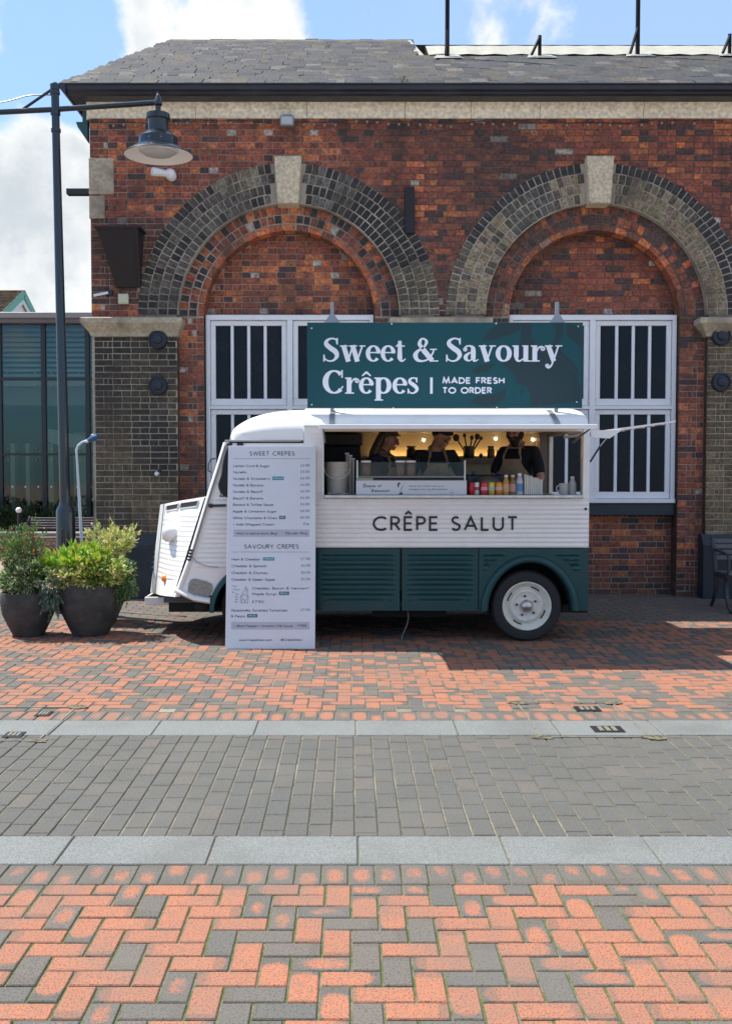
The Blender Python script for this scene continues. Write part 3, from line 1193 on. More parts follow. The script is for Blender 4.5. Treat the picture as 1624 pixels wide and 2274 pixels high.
# ---- windows
GLASS_D = M("dark_window_glass", (0.010, 0.013, 0.018), 0.12, spec=0.15, dirt=0.25, dcol=(0.035, 0.04, 0.05), dscale=3)
WZ0, WZM, WZ1 = az(1117, WY), az(905, WY), az(700, WY)
for wi, cx in enumerate(ARCH_X):
    wf = MB()
    a, b = cx - R_IN + 0.012, cx + R_IN - 0.012
    fy0, fy1 = WY - 0.03, WY + 0.09
    t_ = 0.052
    wf.box(a, b, fy0, fy1, WZ1 - t_ - 0.012, WZ1, 0.004)
    wf.box(a, b, fy0 - 0.03, fy1, WZ0, WZ0 + t_, 0.006)
    wf.box(a, a + t_, fy0 + 0.001, fy1, WZ0 + t_, WZ1 - t_ - 0.012, 0.004)
    wf.box(b - t_, b, fy0 + 0.001, fy1, WZ0 + t_, WZ1 - t_ - 0.012, 0.004)
    wf.box(cx - 0.036, cx + 0.036, fy0 + 0.001, fy1, WZ0 + t_, WZ1 - t_ - 0.012, 0.004)
    for (xa, xb) in ((a + t_, cx - 0.036), (cx + 0.036, b - t_)):
        wf.box(xa, xb, fy0 + 0.002, fy1, WZM - 0.022, WZM + 0.022, 0.003)
    frame = obj("window_frame", wf, WHITE_PAINT, building)
    for (xa, xb) in ((a + t_, cx - 0.036), (cx + 0.036, b - t_)):
        for (za, zb) in ((WZ0 + t_, WZM - 0.022), (WZM + 0.022, WZ1 - t_ - 0.012)):
            g = 0.004
            xa2, xb2, za2, zb2 = xa + g, xb - g, za + g, zb - g
            s_ = 0.062
            cs = MB()
            cy0, cy1 = WY + 0.0, WY + 0.06
            cs.box(xa2, xb2, cy0, cy1, zb2 - s_, zb2, 0.005)
            cs.box(xa2, xb2, cy0, cy1, za2, za2 + s_ * 1.35, 0.005)
            cs.box(xa2, xa2 + s_, cy0 + 0.001, cy1, za2 + s_ * 1.35, zb2 - s_, 0.005)
            cs.box(xb2 - s_, xb2, cy0 + 0.001, cy1, za2 + s_ * 1.35, zb2 - s_, 0.005)
            cas = obj("casement", cs, WHITE_PAINT, building)
            gw = (xb2 - xa2 - 2 * s_)
            for k in range(1, 4):
                mx = xa2 + s_ + gw * k / 4
                obj("glazing_bar", MB().box(mx - 0.019, mx + 0.019, cy0 + 0.008, cy1, za2 + s_ * 1.35, zb2 - s_, 0.004), WHITE_PAINT, cas)
            for k in range(4):
                m0 = xa2 + s_ + gw * k / 4
                pn = MB()
                tl = rng.uniform(-0.002, 0.002)
                pn.quad((m0, cy0 + 0.035 + tl, za2 + s_), (m0 + gw / 4, cy0 + 0.035 - tl, za2 + s_), (m0 + gw / 4, cy0 + 0.035 - tl, zb2 - s_ + 0.01), (m0, cy0 + 0.035 + tl, zb2 - s_ + 0.01))
                obj("pane", pn, GLASS_D, cas)
    obj("window_sill", MB().box(a - 0.01, b + 0.01, WY - 0.02, TY + 0.05, WZ0 - 0.16, WZ0 - 0.003, 0.01), NAVY_BLACK, building)
    obj("window_backing", MB().box(a, b, WY + 0.095, WY + 0.11, WZ0, WZ1), DARK, building)

# wall plates (round cast pattress discs)
for (px_, py_) in ((349, 753), (349, 856), (1603, 745), (1603, 848)):
    c = at(px_, py_, F - 0.07)
    R0 = 0.118
    pr = [(R0, -0.06), (R0, 0.0), (R0 * 0.93, 0.018), (R0 * 0.80, 0.02), (R0 * 0.74, 0.006), (R0 * 0.5, 0.008), (R0 * 0.44, 0.03), (R0 * 0.2, 0.04), (0.0001, 0.042)]
    obj("pattress_plate", MB().lathe(pr, (c.x, F - 0.045, c.z), 'y', 28), NAVY_BLACK, building, smooth=35)
# tarred timber on the wall between the arches
A, B = at(898, 518, F - 0.05), at(920, 415, F - 0.05)
obj("tarred_board", MB().box(A.x, B.x, F - 0.06, F + 0.01, A.z, B.z, 0.006), M("tar", (0.012, 0.012, 0.014), 0.7), building)
# dark metal hood box at the left corner
hb = MB()
A, B = at(217, 508, F - 0.3), at(310, 636, F - 0.1)
hx0, hx1, hz1, hz0 = A.x, at(308, 508, F - 0.3).x, A.z, B.z
hb.add([(hx0, F - 0.34, hz1), (hx1, F - 0.34, hz1), (hx1, F, hz1), (hx0, F, hz1),
        (hx0 + 0.16, F - 0.06, hz0), (hx1 - 0.04, F - 0.06, hz0), (hx1 - 0.04, F, hz0), (hx0 + 0.16, F, hz0)],
       [(3, 2, 1, 0), (0, 4, 7, 3), (1, 2, 6, 5), (4, 5, 6, 7), (0, 1, 5, 4)])
hb.box(hx0 - 0.03, hx1 + 0.03, F - 0.36, F, hz1, hz1 + 0.025)
hb.bar((hx1 - 0.02, F - 0.34, hz1), (hx1 - 0.05, F - 0.05, hz0), 0.03)
obj("corner_hood", hb, M("rusty_black_iron", (0.014, 0.012, 0.014), 0.65, dirt=0.4, dcol=(0.06, 0.03, 0.02), dscale=8), building)
obj("iron_beam", MB().box(at(152, 428, F + 0.3).x, X_L, F + 0.2, F + 0.32, az(435, F + .3), az(423, F + .3)), BLACK_PAINT, building)

# ------------------------------------------------------------------ things fixed to the wall
fl = thing("floodlight", "small grey floodlight fixed under the cream band above the left arch", "floodlight", tuple(at(637, 268, F - 0.1)))
c = at(637, 268, F - 0.12)
obj("housing", MB().box(c.x - 0.085, c.x + 0.085, c.y - 0.05, c.y + 0.05, c.z - 0.07, c.z + 0.05, 0.012), GREY_METAL, fl)
obj("lens", MB().box(c.x - 0.065, c.x + 0.065, c.y - 0.056, c.y - 0.051, c.z - 0.055, c.z + 0.035), M("lamp_lens", (0.45, 0.47, 0.48), 0.2), fl)
obj("bracket", MB().box(c.x - 0.06, c.x + 0.06, c.y + 0.0, F + 0.0, c.z + 0.051, c.z + 0.075), GREY_METAL, fl)

WHITE_PL = M("white_plastic", (0.75, 0.76, 0.76), 0.35)
cm = thing("security_camera", "white security camera on the brick wall just below the big lamp shade", "camera", tuple(at(372, 386, F - 0.1)))
a, b = at(378, 387, F - 0.10), at(340, 381, F - 0.22)
obj("mount", MB().ball(a, 0.068, 16, 10), WHITE_PL, cm, smooth=True)
obj("body", MB().tube([a, a.lerp(b, 0.5), b, b + (b - a) * 0.06], [0.032, 0.045, 0.052, 0.046], 14), WHITE_PL, cm, smooth=40)
obj("base", MB().lathe([(0.06, -0.01), (0.06, 0.02), (0.02, 0.05)], (a.x, F - 0.01, a.z), 'y', 18), WHITE_PL, cm)
sb = thing("alarm_box", "small cream square alarm box on the sooty bricks above the left stone impost", "alarm box", tuple(at(274, 664, F - 0.03)))
c = at(274, 664, F - 0.03)
obj("box", MB().box(c.x - 0.062, c.x + 0.062, F - 0.055, F - 0.004, c.z - 0.062, c.z + 0.062, 0.008), M("cream_plastic", (0.62, 0.60, 0.42), 0.5), sb)
obj("cover", MB().box(c.x - 0.048, c.x + 0.048, F - 0.062, F - 0.056, c.z - 0.048, c.z + 0.048, 0.002), M("cream_plastic_lid", (0.55, 0.53, 0.38), 0.5), sb)
st = thing("wall_bracket_light", "short white strip light jutting from the dark left corner of the wall", "light", tuple(at(222, 653, F - 0.1)))
a, b = at(209, 656, F - 0.15), at(239, 650, F - 0.04)
obj("tube", MB().bar(a, b, 0.03, 0.03), WHITE_PL, st)
obj("base", MB().box(b.x - 0.02, b.x + 0.06, F - 0.05, F - 0.004, b.z - 0.03, b.z + 0.03), BLACK_PAINT, st)

# festoon string of small bulbs under the band
fs = thing("festoon_lights", "string of small round bulbs on a black cable along the top of the brick wall", "string lights", (0, F - 0.05, TOPZ - 0.1))
pts = []
n = 60
for i in range(n + 1):
    px_ = 205 + (1610 - 205) * i / n
    py_ = 270 + 3.5 * sin(i * 0.42) + 2 * sin(i * 1.13 + 1)
    pts.append(at(px_, py_, F - 0.045))
obj("cable", MB().tube(pts, 0.004, 5), BLACK_PAINT, fs)
BULB = M("bulb_glass", (0.26, 0.24, 0.22), 0.25)
bulb = None
for i in range(1, n, 1):
    if i in (17, 18, 19) or rng.random() < 0.25:
        continue
    q = pts[i] + Vector((rng.uniform(-.01, .01), -0.005, -0.035 + rng.uniform(-.008, .008)))
    if bulb is None:
        bulb = mesh_from("bulb", MB().ball((0, 0, 0), 0.018, 8, 6), True)
        bulb.materials.append(BULB)
    o = bpy.data.objects.new("bulb", bulb)
    link(o, fs)
    o.location = q
# bulbs hanging at the pier side
for i, (px_, py_, yy, lb_) in enumerate(((348, 1052, F - 0.05, "single white bulb hanging against the dark brick pier left of the van"),
                                        (507, 1040, F, None))):
    if lb_ is None:
        continue
    c = at(px_, py_, yy)
    o = thing("hanging_bulb", lb_, "bulb", tuple(c))
    obj("glass", MB().ball(c, 0.03, 12, 8), M("white_bulb", (0.8, 0.8, 0.76), 0.3), o, smooth=True)
    obj("holder", MB().tube([c + Vector((0.01, 0.0, 0.02)), c + Vector((0.045, 0.02, 0.05))], 0.014, 8), BLACK_PAINT, o)

POLE_M = M("matt_black_pole", (0.010, 0.011, 0.013), 0.75, spec=0.2)
# ------------------------------------------------------------------ poles on the roof
for i, (pxb, pyb, pxt, full, lb_) in enumerate(((992, 132, 992, True, "tall black pole standing on the slate roof above the sign, left of the two poles"),
                                                (1414, 128, 1412, True, "tall black pole with a slanting brace on the slate roof near the right edge"),
                                                (1197, 131, 1197, False, "short black pole stub with brace on the roof between the two tall poles"),
                                                (1618, 127, 1618, False, "short black braced stub on the roof at the right edge of the photo"))):
    t = 0.70
    base = p(0, t, 0.03)
    yb = base.y
    b = at(pxb, pyb, yb)
    zb = b.z
    # slide to the roof surface
    for _ in range(30):
        yb = SL0.y + (zb - SL0.z) / tan(slope)
        zb = at(pxb, pyb, yb).z
        if abs(yb) > 19:
            break
    b = Vector((at(pxb, pyb, yb).x, yb, SL0.z + (yb - SL0.y) * tan(slope)))
    r = thing("roof_pole", lb_, "pole", tuple(b), "black poles on the slate roof")
    h = 2.6 if full else 0.32
    obj("shaft", MB().tube([b, b + Vector((0, 0, h))], 0.032 if full else 0.026, 10), POLE_M, r, smooth=40)
    obj("brace", MB().bar(b + Vector((-0.13 if i else -0.03, -0.1, 0.02)), b + Vector((-0.0, -0.01, 0.30 if not full else 0.42)), 0.03), POLE_M, r)
    fb = MB()
    fb.add([b + up * -0.16 + nr * 0.04 + Vector((-0.2, 0, 0)), b + up * -0.16 + nr * 0.04 + Vector((0.22, 0, 0)),
            b + up * 0.12 + nr * 0.045 + Vector((0.16, 0, 0)), b + up * 0.12 + nr * 0.045 + Vector((-0.14, 0, 0))], [(0, 1, 2, 3)])
    obj("flashing", fb, M("lead_flashing", (0.35, 0.34, 0.31), 0.7, var=0.4, vscale=30), r)
# ------------------------------------------------------------------ ground
g = MB()
g.quad((-300, -60, -0.03), (300, -60, -0.03), (300, 600, -0.03), (-300, 600, -0.03))
GROUND_FAR = two_tone("far_paving", (0.23, 0.17, 0.145), (0.30, 0.22, 0.18), 3, fine=12)
struct("ground", g, GROUND_FAR)


def gy(py):
    d = tan(math.atan((py - 1137) / FPX) + PITCH)
    return EYE / d


Y_H0, Y_GR1A, Y_GR1B, Y_GREY_END, Y_GR2_END, Y_H2_END, Y_WALLZONE = gy(1964), gy(1920), gy(1857), gy(1633), gy(1600), gy(1580), gy(1378)
FLAT = Matrix.Rotation(radians(-90), 4, 'X')   # front face (-Y) turned up (+Z)


def lay_paver(pc, cx_, cy_, w, l, col, rot=0.0, ch=0.004, dz=None):
    dz = rng.uniform(-0.0012, 0.0012) if dz is None else dz
    m4 = Matrix.Translation((cx_, cy_, dz)) @ Matrix.Rotation(rot + rng.uniform(-0.006, 0.006), 4, 'Z') @ FLAT @ \
        Matrix.Rotation(rng.uniform(-0.003, 0.003), 4, 'X') @ Matrix.Rotation(rng.uniform(-0.003, 0.003), 4, 'Z')
    pc.put(m4, w, l, 0.02, col, ch, 0.001)


def flash(x, y, orange=0.55):
    """paver colour code: amount of orange, shift, warmth of the grey"""
    n = mnoise.noise(Vector((x * 1.3, y * 1.3, 3.3))) * 0.35
    u = rng.random() + n
    if u < 1 - orange - 0.05:
        a = 0.0
    elif u < 1 - orange + 0.06:
        a = rng.uniform(0.05, 0.22)
    elif u < 1 - orange + 0.22:
        a = rng.uniform(0.3, 0.6)
    else:
        a = rng.uniform(0.82, 1.0)
    return (a, rng.random(), rng.uniform(0.25, 1.0))


def cover_hit(x, y):
    return False


def sheet(name, x0, x1, y0, y1, z, mat):
    mb = MB()
    mb.quad((x0, y0, z), (x1, y0, z), (x1, y1, z), (x0, y1, z))
    return struct(name, mb, mat)


MOD = 0.0988
near = sheet("herringbone_paving", -7, 8, -1.0, Y_GR1A, -0.006, MOSS)
pc = Pieces("paver", near, PV_O, PV_S, "paver_mass", 300)


def herring(pc, x0, x1, y0, y1, orange, flip=False, ytop=None):
    nx0, nx1 = int(x0 / MOD) - 1, int(x1 / MOD) + 1
    ny = int((y1 - y0) / MOD) + 2
    for j in range(-1, ny):
        for i in range(nx0, nx1):
            k = (i - j) % 4 if not flip else (i + j) % 4
            x = i * MOD
            yb = y1 - (j + 1) * MOD
            if k == 0:      # horizontal: covers i, i+1 (k=0,1)
                if yb + MOD > y1 + 0.01 or yb < y0 - 0.02:
                    continue
                lay_paver(pc, x + MOD, yb + MOD / 2, 2 * MOD - 0.0078, MOD - 0.0078, flash(x, yb, orange))
            elif k == 2:    # vertical
                # start cell k=2, other cell is row j-1 or j+1
                ya, yb2 = yb, yb + 2 * MOD
                c = (x + MOD / 2, (ya + yb2) / 2)
                top = yb2
                bot = ya
                if top > y1 + 0.01:
                    top = y1
                if bot < y0 - 0.02:
                    continue
                if top - bot < 0.05:
                    continue
                m = flash(x, yb, orange)
                lay_paver(pc, c[0], (top + bot) / 2, top - bot - 0.0078, MOD - 0.0078, m, radians(90))


# near zone
herring(pc, -4.0, 4.4, 2.0, Y_H0, 0.74)
x = -4.2
while x < 4.5:
    f_ = flash(x, 3.0, 0.4)
    lay_paver(pc, x, (Y_H0 + Y_GR1A) / 2, (Y_GR1A - Y_H0) - 0.006, 0.101, (rng.uniform(0.03, 0.14), rng.random(), rng.uniform(0.3, 0.8)), radians(90))
    x += 0.106
pc.build()


def granite_strip(name, y0, y1, xjoint, length, x0=-7, x1=8):
    s_ = sheet(name, x0, x1, y0, y1, -0.0055, GROUT)
    x = xjoint
    while x > x0:
        x -= length
    while x < x1:
        mb = MB()
        mb.box(x + 0.004, x + length - 0.004, y0 + 0.004, y1 - 0.003, -0.03, 0.002 + rng.uniform(-.001, .001), 0.004)
        obj("granite_slab", mb, GRANITE, s_)
        x += length


granite_strip("granite_kerb", Y_GR1A, Y_GR1B, ax(795, Y_GR1A + .12, 1887), 0.622)
sheet("block_paving", -7, 8, Y_GR1B, Y_GREY_END, -0.0058, GROUT)
grey = bpy.data.objects["block_paving"]
pc = Pieces("paver", grey, PV_O, PV_S, "paver_mass", 300)
x = -5.6
while x < 6.0:
    off = rng.choice((0.0, 0.105, 0.05, 0.15)) + rng.uniform(-0.02, 0.02)
    y = Y_GR1B - off
    while y < Y_GREY_END - 0.02:
        l = 0.208
        ya, yb = max(y, Y_GR1B), min(y + l, Y_GREY_END)
        if yb - ya > 0.03:
            w = (0.0, rng.random(), rng.uniform(0.0, 0.22) if rng.random() < 0.94 else 0.6)
            lay_paver(pc, x + 0.052, (ya + yb) / 2, yb - ya - 0.005, 0.104 - 0.0075, w, radians(90))
        y += l
    x += 0.104
pc.build()
granite_strip("granite_channel", Y_GREY_END, Y_GR2_END, ax(790, Y_GR2_END - .1, 1613), 0.622, -7, 9)

far = sheet("far_herringbone_paving", -12, 9, Y_GR2_END, Y_WALLZONE, -0.0052, GROUT)
pc = Pieces("paver", far, PV_O, PV_S, "paver_mass", 300, lambda px, py: 500 < px < 700 and py < 1440)
x = -5.0
while x < 6.0:
    lay_paver(pc, x, (Y_GR2_END + Y_H2_END) / 2, (Y_H2_END - Y_GR2_END) - 0.006, 0.101, (rng.uniform(0.05, 0.3), rng.random(), rng.random()), radians(90))
    x += 0.1075


def herring_far():
    y0, y1 = Y_H2_END, Y_WALLZONE
    nx0, nx1 = int(-5.6 / MOD), int(6.2 / MOD)
    ny = int((y1 - y0) / MOD)
    for j in range(0, ny + 1):
        for i in range(nx0, nx1):
            k = (i + j) % 4
            x = i * MOD
            yb = y0 + j * MOD
            if k == 0:
                if yb + MOD > y1:
                    continue
                lay_paver(pc, x + MOD, yb + MOD / 2, 2 * MOD - 0.0078, MOD - 0.0078, flash(x, yb, 0.60))
            elif k == 2:
                top = min(yb + 2 * MOD, y1)
                bot = yb
                if top - bot < 0.05:
                    continue
                lay_paver(pc, x + MOD / 2, (top + bot) / 2, top - bot - 0.0078, MOD - 0.0078, flash(x, yb, 0.60), radians(90))


herring_far()
pc.build()
wz = sheet("wall_side_paving", -12, 9, Y_WALLZONE, F + 0.6, -0.0054, GROUT)
pc = Pieces("paver", wz, PV_O, PV_S, "paver_mass", 300, hidden_by_van)
y = Y_WALLZONE
row = 0
while y < F + 0.45:
    x = -6.0 - (0.1 if row % 2 else 0)
    while x < 6.4:
        lay_paver(pc, x + 0.105, y + 0.052, 0.203, 0.099, (0.02 if rng.random() < 0.85 else 0.1, rng.random(), rng.uniform(0.5, 1.0)))
        x += 0.21
    y += 0.1055
    row += 1
pc.build()
# plaza beyond the building's left end
sheet("plaza_paving", -60, 9, F + 0.6, 90, -0.02, GROUND_FAR)
bs = struct("brick_edging", MB().box(-9, -3.4, 15.6, 15.95, -0.02, 0.0), two_tone("orange_edging", (0.42, 0.17, 0.10), (0.34, 0.15, 0.1), 5))

# ---- recessed access covers with key plates
FRAME_M = M("cover_frame", (0.22, 0.20, 0.15), 0.6, metal=0.3, dirt=0.6, dcol=(0.06, 0.055, 0.04), dscale=20)
PLATE = M("key_plate", (0.03, 0.03, 0.032), 0.5, metal=0.5)
PATCH = two_tone("mortar_patch", (0.17, 0.14, 0.08), (0.05, 0.05, 0.04), 25)


def gp(px, py, z=0.003):
    d = direction(px, py)
    t = (z - EYE) / d.z
    return Vector((0, 0, EYE)) + d * t


for corners, plates, lb_ in ((((1147, 1560), (1360, 1560), (1442, 1635), (1197, 1637)), ((1280, 1325, 1569, 1579), (1320, 1375, 1613, 1626)),
                              "recessed paved access cover with two black key plates, right of centre in the granite strip"),
                             (((-120, 1570), (165, 1568), (98, 1642), (-260, 1645)), ((75, 120, 1580, 1590), (4, 60, 1626, 1637)),
                              "recessed paved access cover at the left edge beside the granite strip")):
    cs = [gp(*c) for c in corners]
    cen = sum(cs, Vector()) / 4
    r = thing("access_cover", lb_, "access cover", (cen.x, cen.y, 0), "recessed access covers in the paving")
    # square it up
    x0, x1 = (cs[0].x + cs[3].x) / 2, (cs[1].x + cs[2].x) / 2
    y1, y0 = cs[0].y, cs[3].y
    fm = MB()
    z0, z1 = -0.004, 0.0045
    for (xa, xb, ya, yb) in ((x0, x1, y0, y0 + 0.012), (x0, x1, y1 - 0.012, y1), (x0, x0 + 0.012, y0 + 0.012, y1 - 0.012), (x1 - 0.012, x1, y0 + 0.012, y1 - 0.012)):
        fm.box(xa, xb, ya, yb, z0, z1)
    obj("frame", fm, FRAME_M, r)
    for (pxa, pxb, pya, pyb) in plates:
        a, b = gp(pxa, pyb), gp(pxb, pya)
        pm = MB()
        pm.box(a.x, b.x, a.y, b.y, 0.0, 0.007, 0.002)
        pl_ = obj("key_plate", pm, PLATE, r)
        hm = MB()
        w = b.x - a.x
        for k in range(3):
            hm.box(a.x + w * (0.2 + 0.22 * k), a.x + w * (0.34 + 0.22 * k), a.y + 0.02, b.y - 0.02, 0.0072, 0.009)
        obj("keyhole", hm, FRAME_M, pl_)
    pm = MB()
    for (cx_, cy_) in ((x0, y0), (x1, y0), (x0, y1), (x1, y1)):
        pts = []
        for k in range(9):
            a = 2 * pi * k / 9
            rr = rng.uniform(0.03, 0.075)
            pts.append((cx_ + rr * 1.4 * cos(a), cy_ + rr * sin(a), 0.0052))
        obj("mortar_patch", MB().add(pts, [tuple(range(9))]), PATCH, r)
# ------------------------------------------------------------------ lettering drawn as strokes
def arc(cx, cz, rx, rz, a0, a1, n=None):
    n = n or max(4, int(abs(a1 - a0) / 15))
    return [(cx + rx * cos(radians(a0 + (a1 - a0) * i / n)), cz + rz * sin(radians(a0 + (a1 - a0) * i / n))) for i in range(n + 1)]


XH = 0.62
_o = lambda cx, r, a0=0, a1=360: arc(cx, XH / 2, r, XH / 2, a0, a1)
SANS = {
    'A': (.80, [[(0, 0), (.40, 1), (.80, 0)], [(.14, .32), (.66, .32)]]),
    'B': (.58, [[(.0, 0), (0, 1)], [(0, 1), (.28, 1)] + arc(.28, .77, .23, .23, 90, -90) + [(0, .54)], [(.28, .54)] + arc(.30, .27, .27, .27, 90, -90) + [(0, 0)]]),
    'C': (.84, [arc(.50, .5, .50, .5, 48, 312)]),
    'D': (.74, [[(0, 0), (0, 1), (.24, 1)] + arc(.24, .5, .5, .5, 90, -90) + [(0, 0)]]),
    'E': (.50, [[(.50, 1), (0, 1), (0, 0), (.50, 0)], [(0, .52), (.46, .52)]]),
    'F': (.48, [[(.48, 1), (0, 1), (0, 0)], [(0, .52), (.44, .52)]]),
    'H': (.66, [[(0, 0), (0, 1)], [(.66, 0), (.66, 1)], [(0, .53), (.66, .53)]]),
    'I': (.0, [[(0, 0), (0, 1)]]),
    'L': (.46, [[(0, 1), (0, 0), (.46, 0)]]),
    'M': (.92, [[(0, 0), (.14, 1), (.46, .12), (.78, 1), (.92, 0)]]),
    'N': (.70, [[(0, 0), (0, 1), (.70, 0), (.70, 1)]]),
    'O': (1.0, [arc(.5, .5, .5, .5, 0, 360)]),
    'P': (.52, [[(0, 0), (0, 1), (.26, 1)] + arc(.26, .75, .26, .25, 90, -90) + [(0, .5)]]),
    'R': (.56, [[(0, 0), (0, 1), (.26, 1)] + arc(.26, .75, .26, .25, 90, -90) + [(0, .5)], [(.24, .5), (.56, 0)]]),
    'S': (.52, [arc(.26, .755, .225, .245, 40, 200) + [(.10, .60), (.42, .42)] + arc(.26, .265, .26, .265, 20, -150)[0:]]),
    'T': (.60, [[(0, 1), (.60, 1)], [(.30, 1), (.30, 0)]]),
    'U': (.62, [[(0, 1), (0, .31)] + arc(.31, .31, .31, .31, 180, 360) + [(.62, 1)]]),
    'V': (.74, [[(0, 1), (.37, 0), (.74, 1)]]),
    'W': (1.1, [[(0, 1), (.26, 0), (.55, 1), (.84, 0), (1.1, 1)]]),
    'Y': (.66, [[(0, 1), (.33, .5), (.66, 1)], [(.33, .5), (.33, 0)]]),
    'a': (.60, [_o(.30, .30), [(.60, XH), (.60, 0)]]),
    'b': (.60, [_o(.30, .30), [(0, 1), (0, 0)]]),
    'c': (.48, [arc(.30, XH / 2, .30, XH / 2, 50, 310)]),
    'd': (.60, [_o(.30, .30), [(.60, 1), (.60, 0)]]),
    'e': (.60, [[(0, XH / 2), (.60, XH / 2)] + arc(.30, XH / 2, .30, XH / 2, 0, 315)]),
    'f': (.30, [[(.10, 0), (.10, .85)] + arc(.24, .85, .14, .15, 180, 80), [(0, XH), (.28, XH)]]),
    'g': (.60, [_o(.30, .30), [(.60, XH), (.60, -.1)] + arc(.30, -.1, .30, .22, 0, -150)]),
    'h': (.48, [[(0, 0), (0, 1)], [(0, .35)] + arc(.24, .38, .24, .24, 180, 0) + [(.48, 0)]]),
    'i': (.0, [[(0, 0), (0, XH)], [(0, .84), (0, .92)]]),
    'j': (.0, [[(0, -.25), (0, XH)], [(0, .84), (0, .92)]]),
    'k': (.46, [[(0, 0), (0, 1)], [(.42, XH), (0, .28)], [(.14, .38), (.46, 0)]]),
    'l': (.0, [[(0, 0), (0, 1)]]),
    'm': (.84, [[(0, 0), (0, XH)], [(0, .38)] + arc(.21, .41, .21, .21, 180, 0) + [(.42, 0)], [(.42, .38)] + arc(.63, .41, .21, .21, 180, 0) + [(.84, 0)]]),
    'n': (.48, [[(0, 0), (0, XH)], [(0, .35)] + arc(.24, .38, .24, .24, 180, 0) + [(.48, 0)]]),
    'o': (.60, [_o(.30, .30)]),
    'p': (.60, [_o(.30, .30), [(0, XH), (0, -.3)]]),
    'q': (.60, [_o(.30, .30), [(.60, XH), (.60, -.3)]]),
    'r': (.28, [[(0, 0), (0, XH)], [(0, .36)] + arc(.22, .40, .22, .22, 180, 70)]),
    's': (.36, [arc(.18, .46, .16, .155, 40, 210) + arc(.18, .155, .18, .155, 20, -150)]),
    't': (.30, [[(.12, .9), (.12, 0)], [(0, XH), (.28, XH)]]),
    'u': (.48, [[(0, XH), (0, .24)] + arc(.24, .24, .24, .24, 180, 360) + [(.48, XH)], [(.48, .24), (.48, 0)]]),
    'v': (.46, [[(0, XH), (.23, 0), (.46, XH)]]),
    'w': (.72, [[(0, XH), (.18, 0), (.36, XH), (.54, 0), (.72, XH)]]),
    'x': (.44, [[(0, XH), (.44, 0)], [(0, 0), (.44, XH)]]),
    'y': (.46, [[(0, XH), (.23, 0)], [(.46, XH), (.12, -.3)]]),
    'z': (.44, [[(0, XH), (.44, XH), (0, 0), (.44, 0)]]),
    '0': (.56, [arc(.28, .5, .28, .5, 0, 360)]),
    '3': (.46, [arc(.22, .75, .22, .25, 140, -90) + arc(.22, .25, .25, .25, 90, -150)]),
    '5': (.46, [[(.42, 1), (.10, 1), (.04, .56)] + arc(.20, .31, .26, .31, 105, -150)]),
    '6': (.50, [[(.34, 1), (.06, .46)], arc(.25, .28, .25, .28, 0, 360)]),
    '7': (.50, [[(0, 1), (.50, 1), (.12, 0)]]),
    '£': (.50, [arc(.32, .78, .18, .22, 30, 180) + [(.14, .1), (.0, 0), (.50, 0)], [(0, .48), (.38, .48)]]),
    '&': (.68, [[(.66, 0), (.12, .78)] + arc(.28, .80, .17, .20, 190, -30) + [(.06, .36)] + arc(.26, .24, .24, .24, 160, 330) + [(.66, .46)]]),
    '.': (.0, [[(0, 0), (0, .09)]]), ',': (.06, [[(.06, .08), (0, -.12)]]), '?': (.36, [arc(.18, .8, .18, .2, 170, -60) + [(.18, .3)], [(.18, 0), (.18, .08)]]),
    '+': (.40, [[(0, .35), (.40, .35)], [(.20, .15), (.20, .55)]]), '/': (.34, [[(0, 0), (.34, 1)]]), '-': (.3, [[(0, .35), (.3, .35)]]),
    '@': (.9, [arc(.45, .4, .18, .2, 0, 360), arc(.45, .4, .42, .46, -60, 290)]), '!': (0, [[(0, .3), (0, 1)], [(0, 0), (0, .08)]]), '*': (.24, [arc(.12, .86, .10, .10, 0, 360)]),
    ' ': (.30, []),
}
SANS['Ê'] = (.50, SANS['E'][1] + [[(.04, 1.13), (.25, 1.29), (.46, 1.13)]])
SANS['’'] = (.05, [[(.05, 1), (0, .8)]])


def ribbon(mb, pts, w, y, cap=True):
    """flat band through pts (x,z); w a width or list of widths"""
    n = len(pts)
    ws = w if isinstance(w, (list, tuple)) else [w] * n
    P = [Vector((a[0], a[1])) for a in pts]
    closed = (P[0] - P[-1]).length < 1e-6
    vs = []
    for i in range(n):
        if closed and i in (0, n - 1):
            d0, d1 = (P[0] - P[-2]), (P[1] - P[0])
        else:
            d0 = P[i] - P[i - 1] if i > 0 else P[1] - P[0]
            d1 = P[i + 1] - P[i] if i < n - 1 else P[n - 1] - P[n - 2]
        if d0.length < 1e-9:
            d0 = d1
        if d1.length < 1e-9:
            d1 = d0
        d0 = d0.normalized()
        d1 = d1.normalized()
        t = d0 + d1
        if t.length < 1e-4:
            t = d1
        t.normalize()
        nn = Vector((-t.y, t.x))
        c = max(0.35, nn.dot(Vector((-d1.y, d1.x))))
        hw = ws[i] / 2 / c
        a, b = P[i] + nn * hw, P[i] - nn * hw
        vs += [(a.x, y, a.y), (b.x, y, b.y)]
    f = [(2 * i, 2 * i + 1, 2 * i + 3, 2 * i + 2) for i in range(n - 1)]
    mb.add(vs, f)


def sans_width(s, size, track):
    return sum(SANS[c][0] * size + track * size for c in s) - track * size


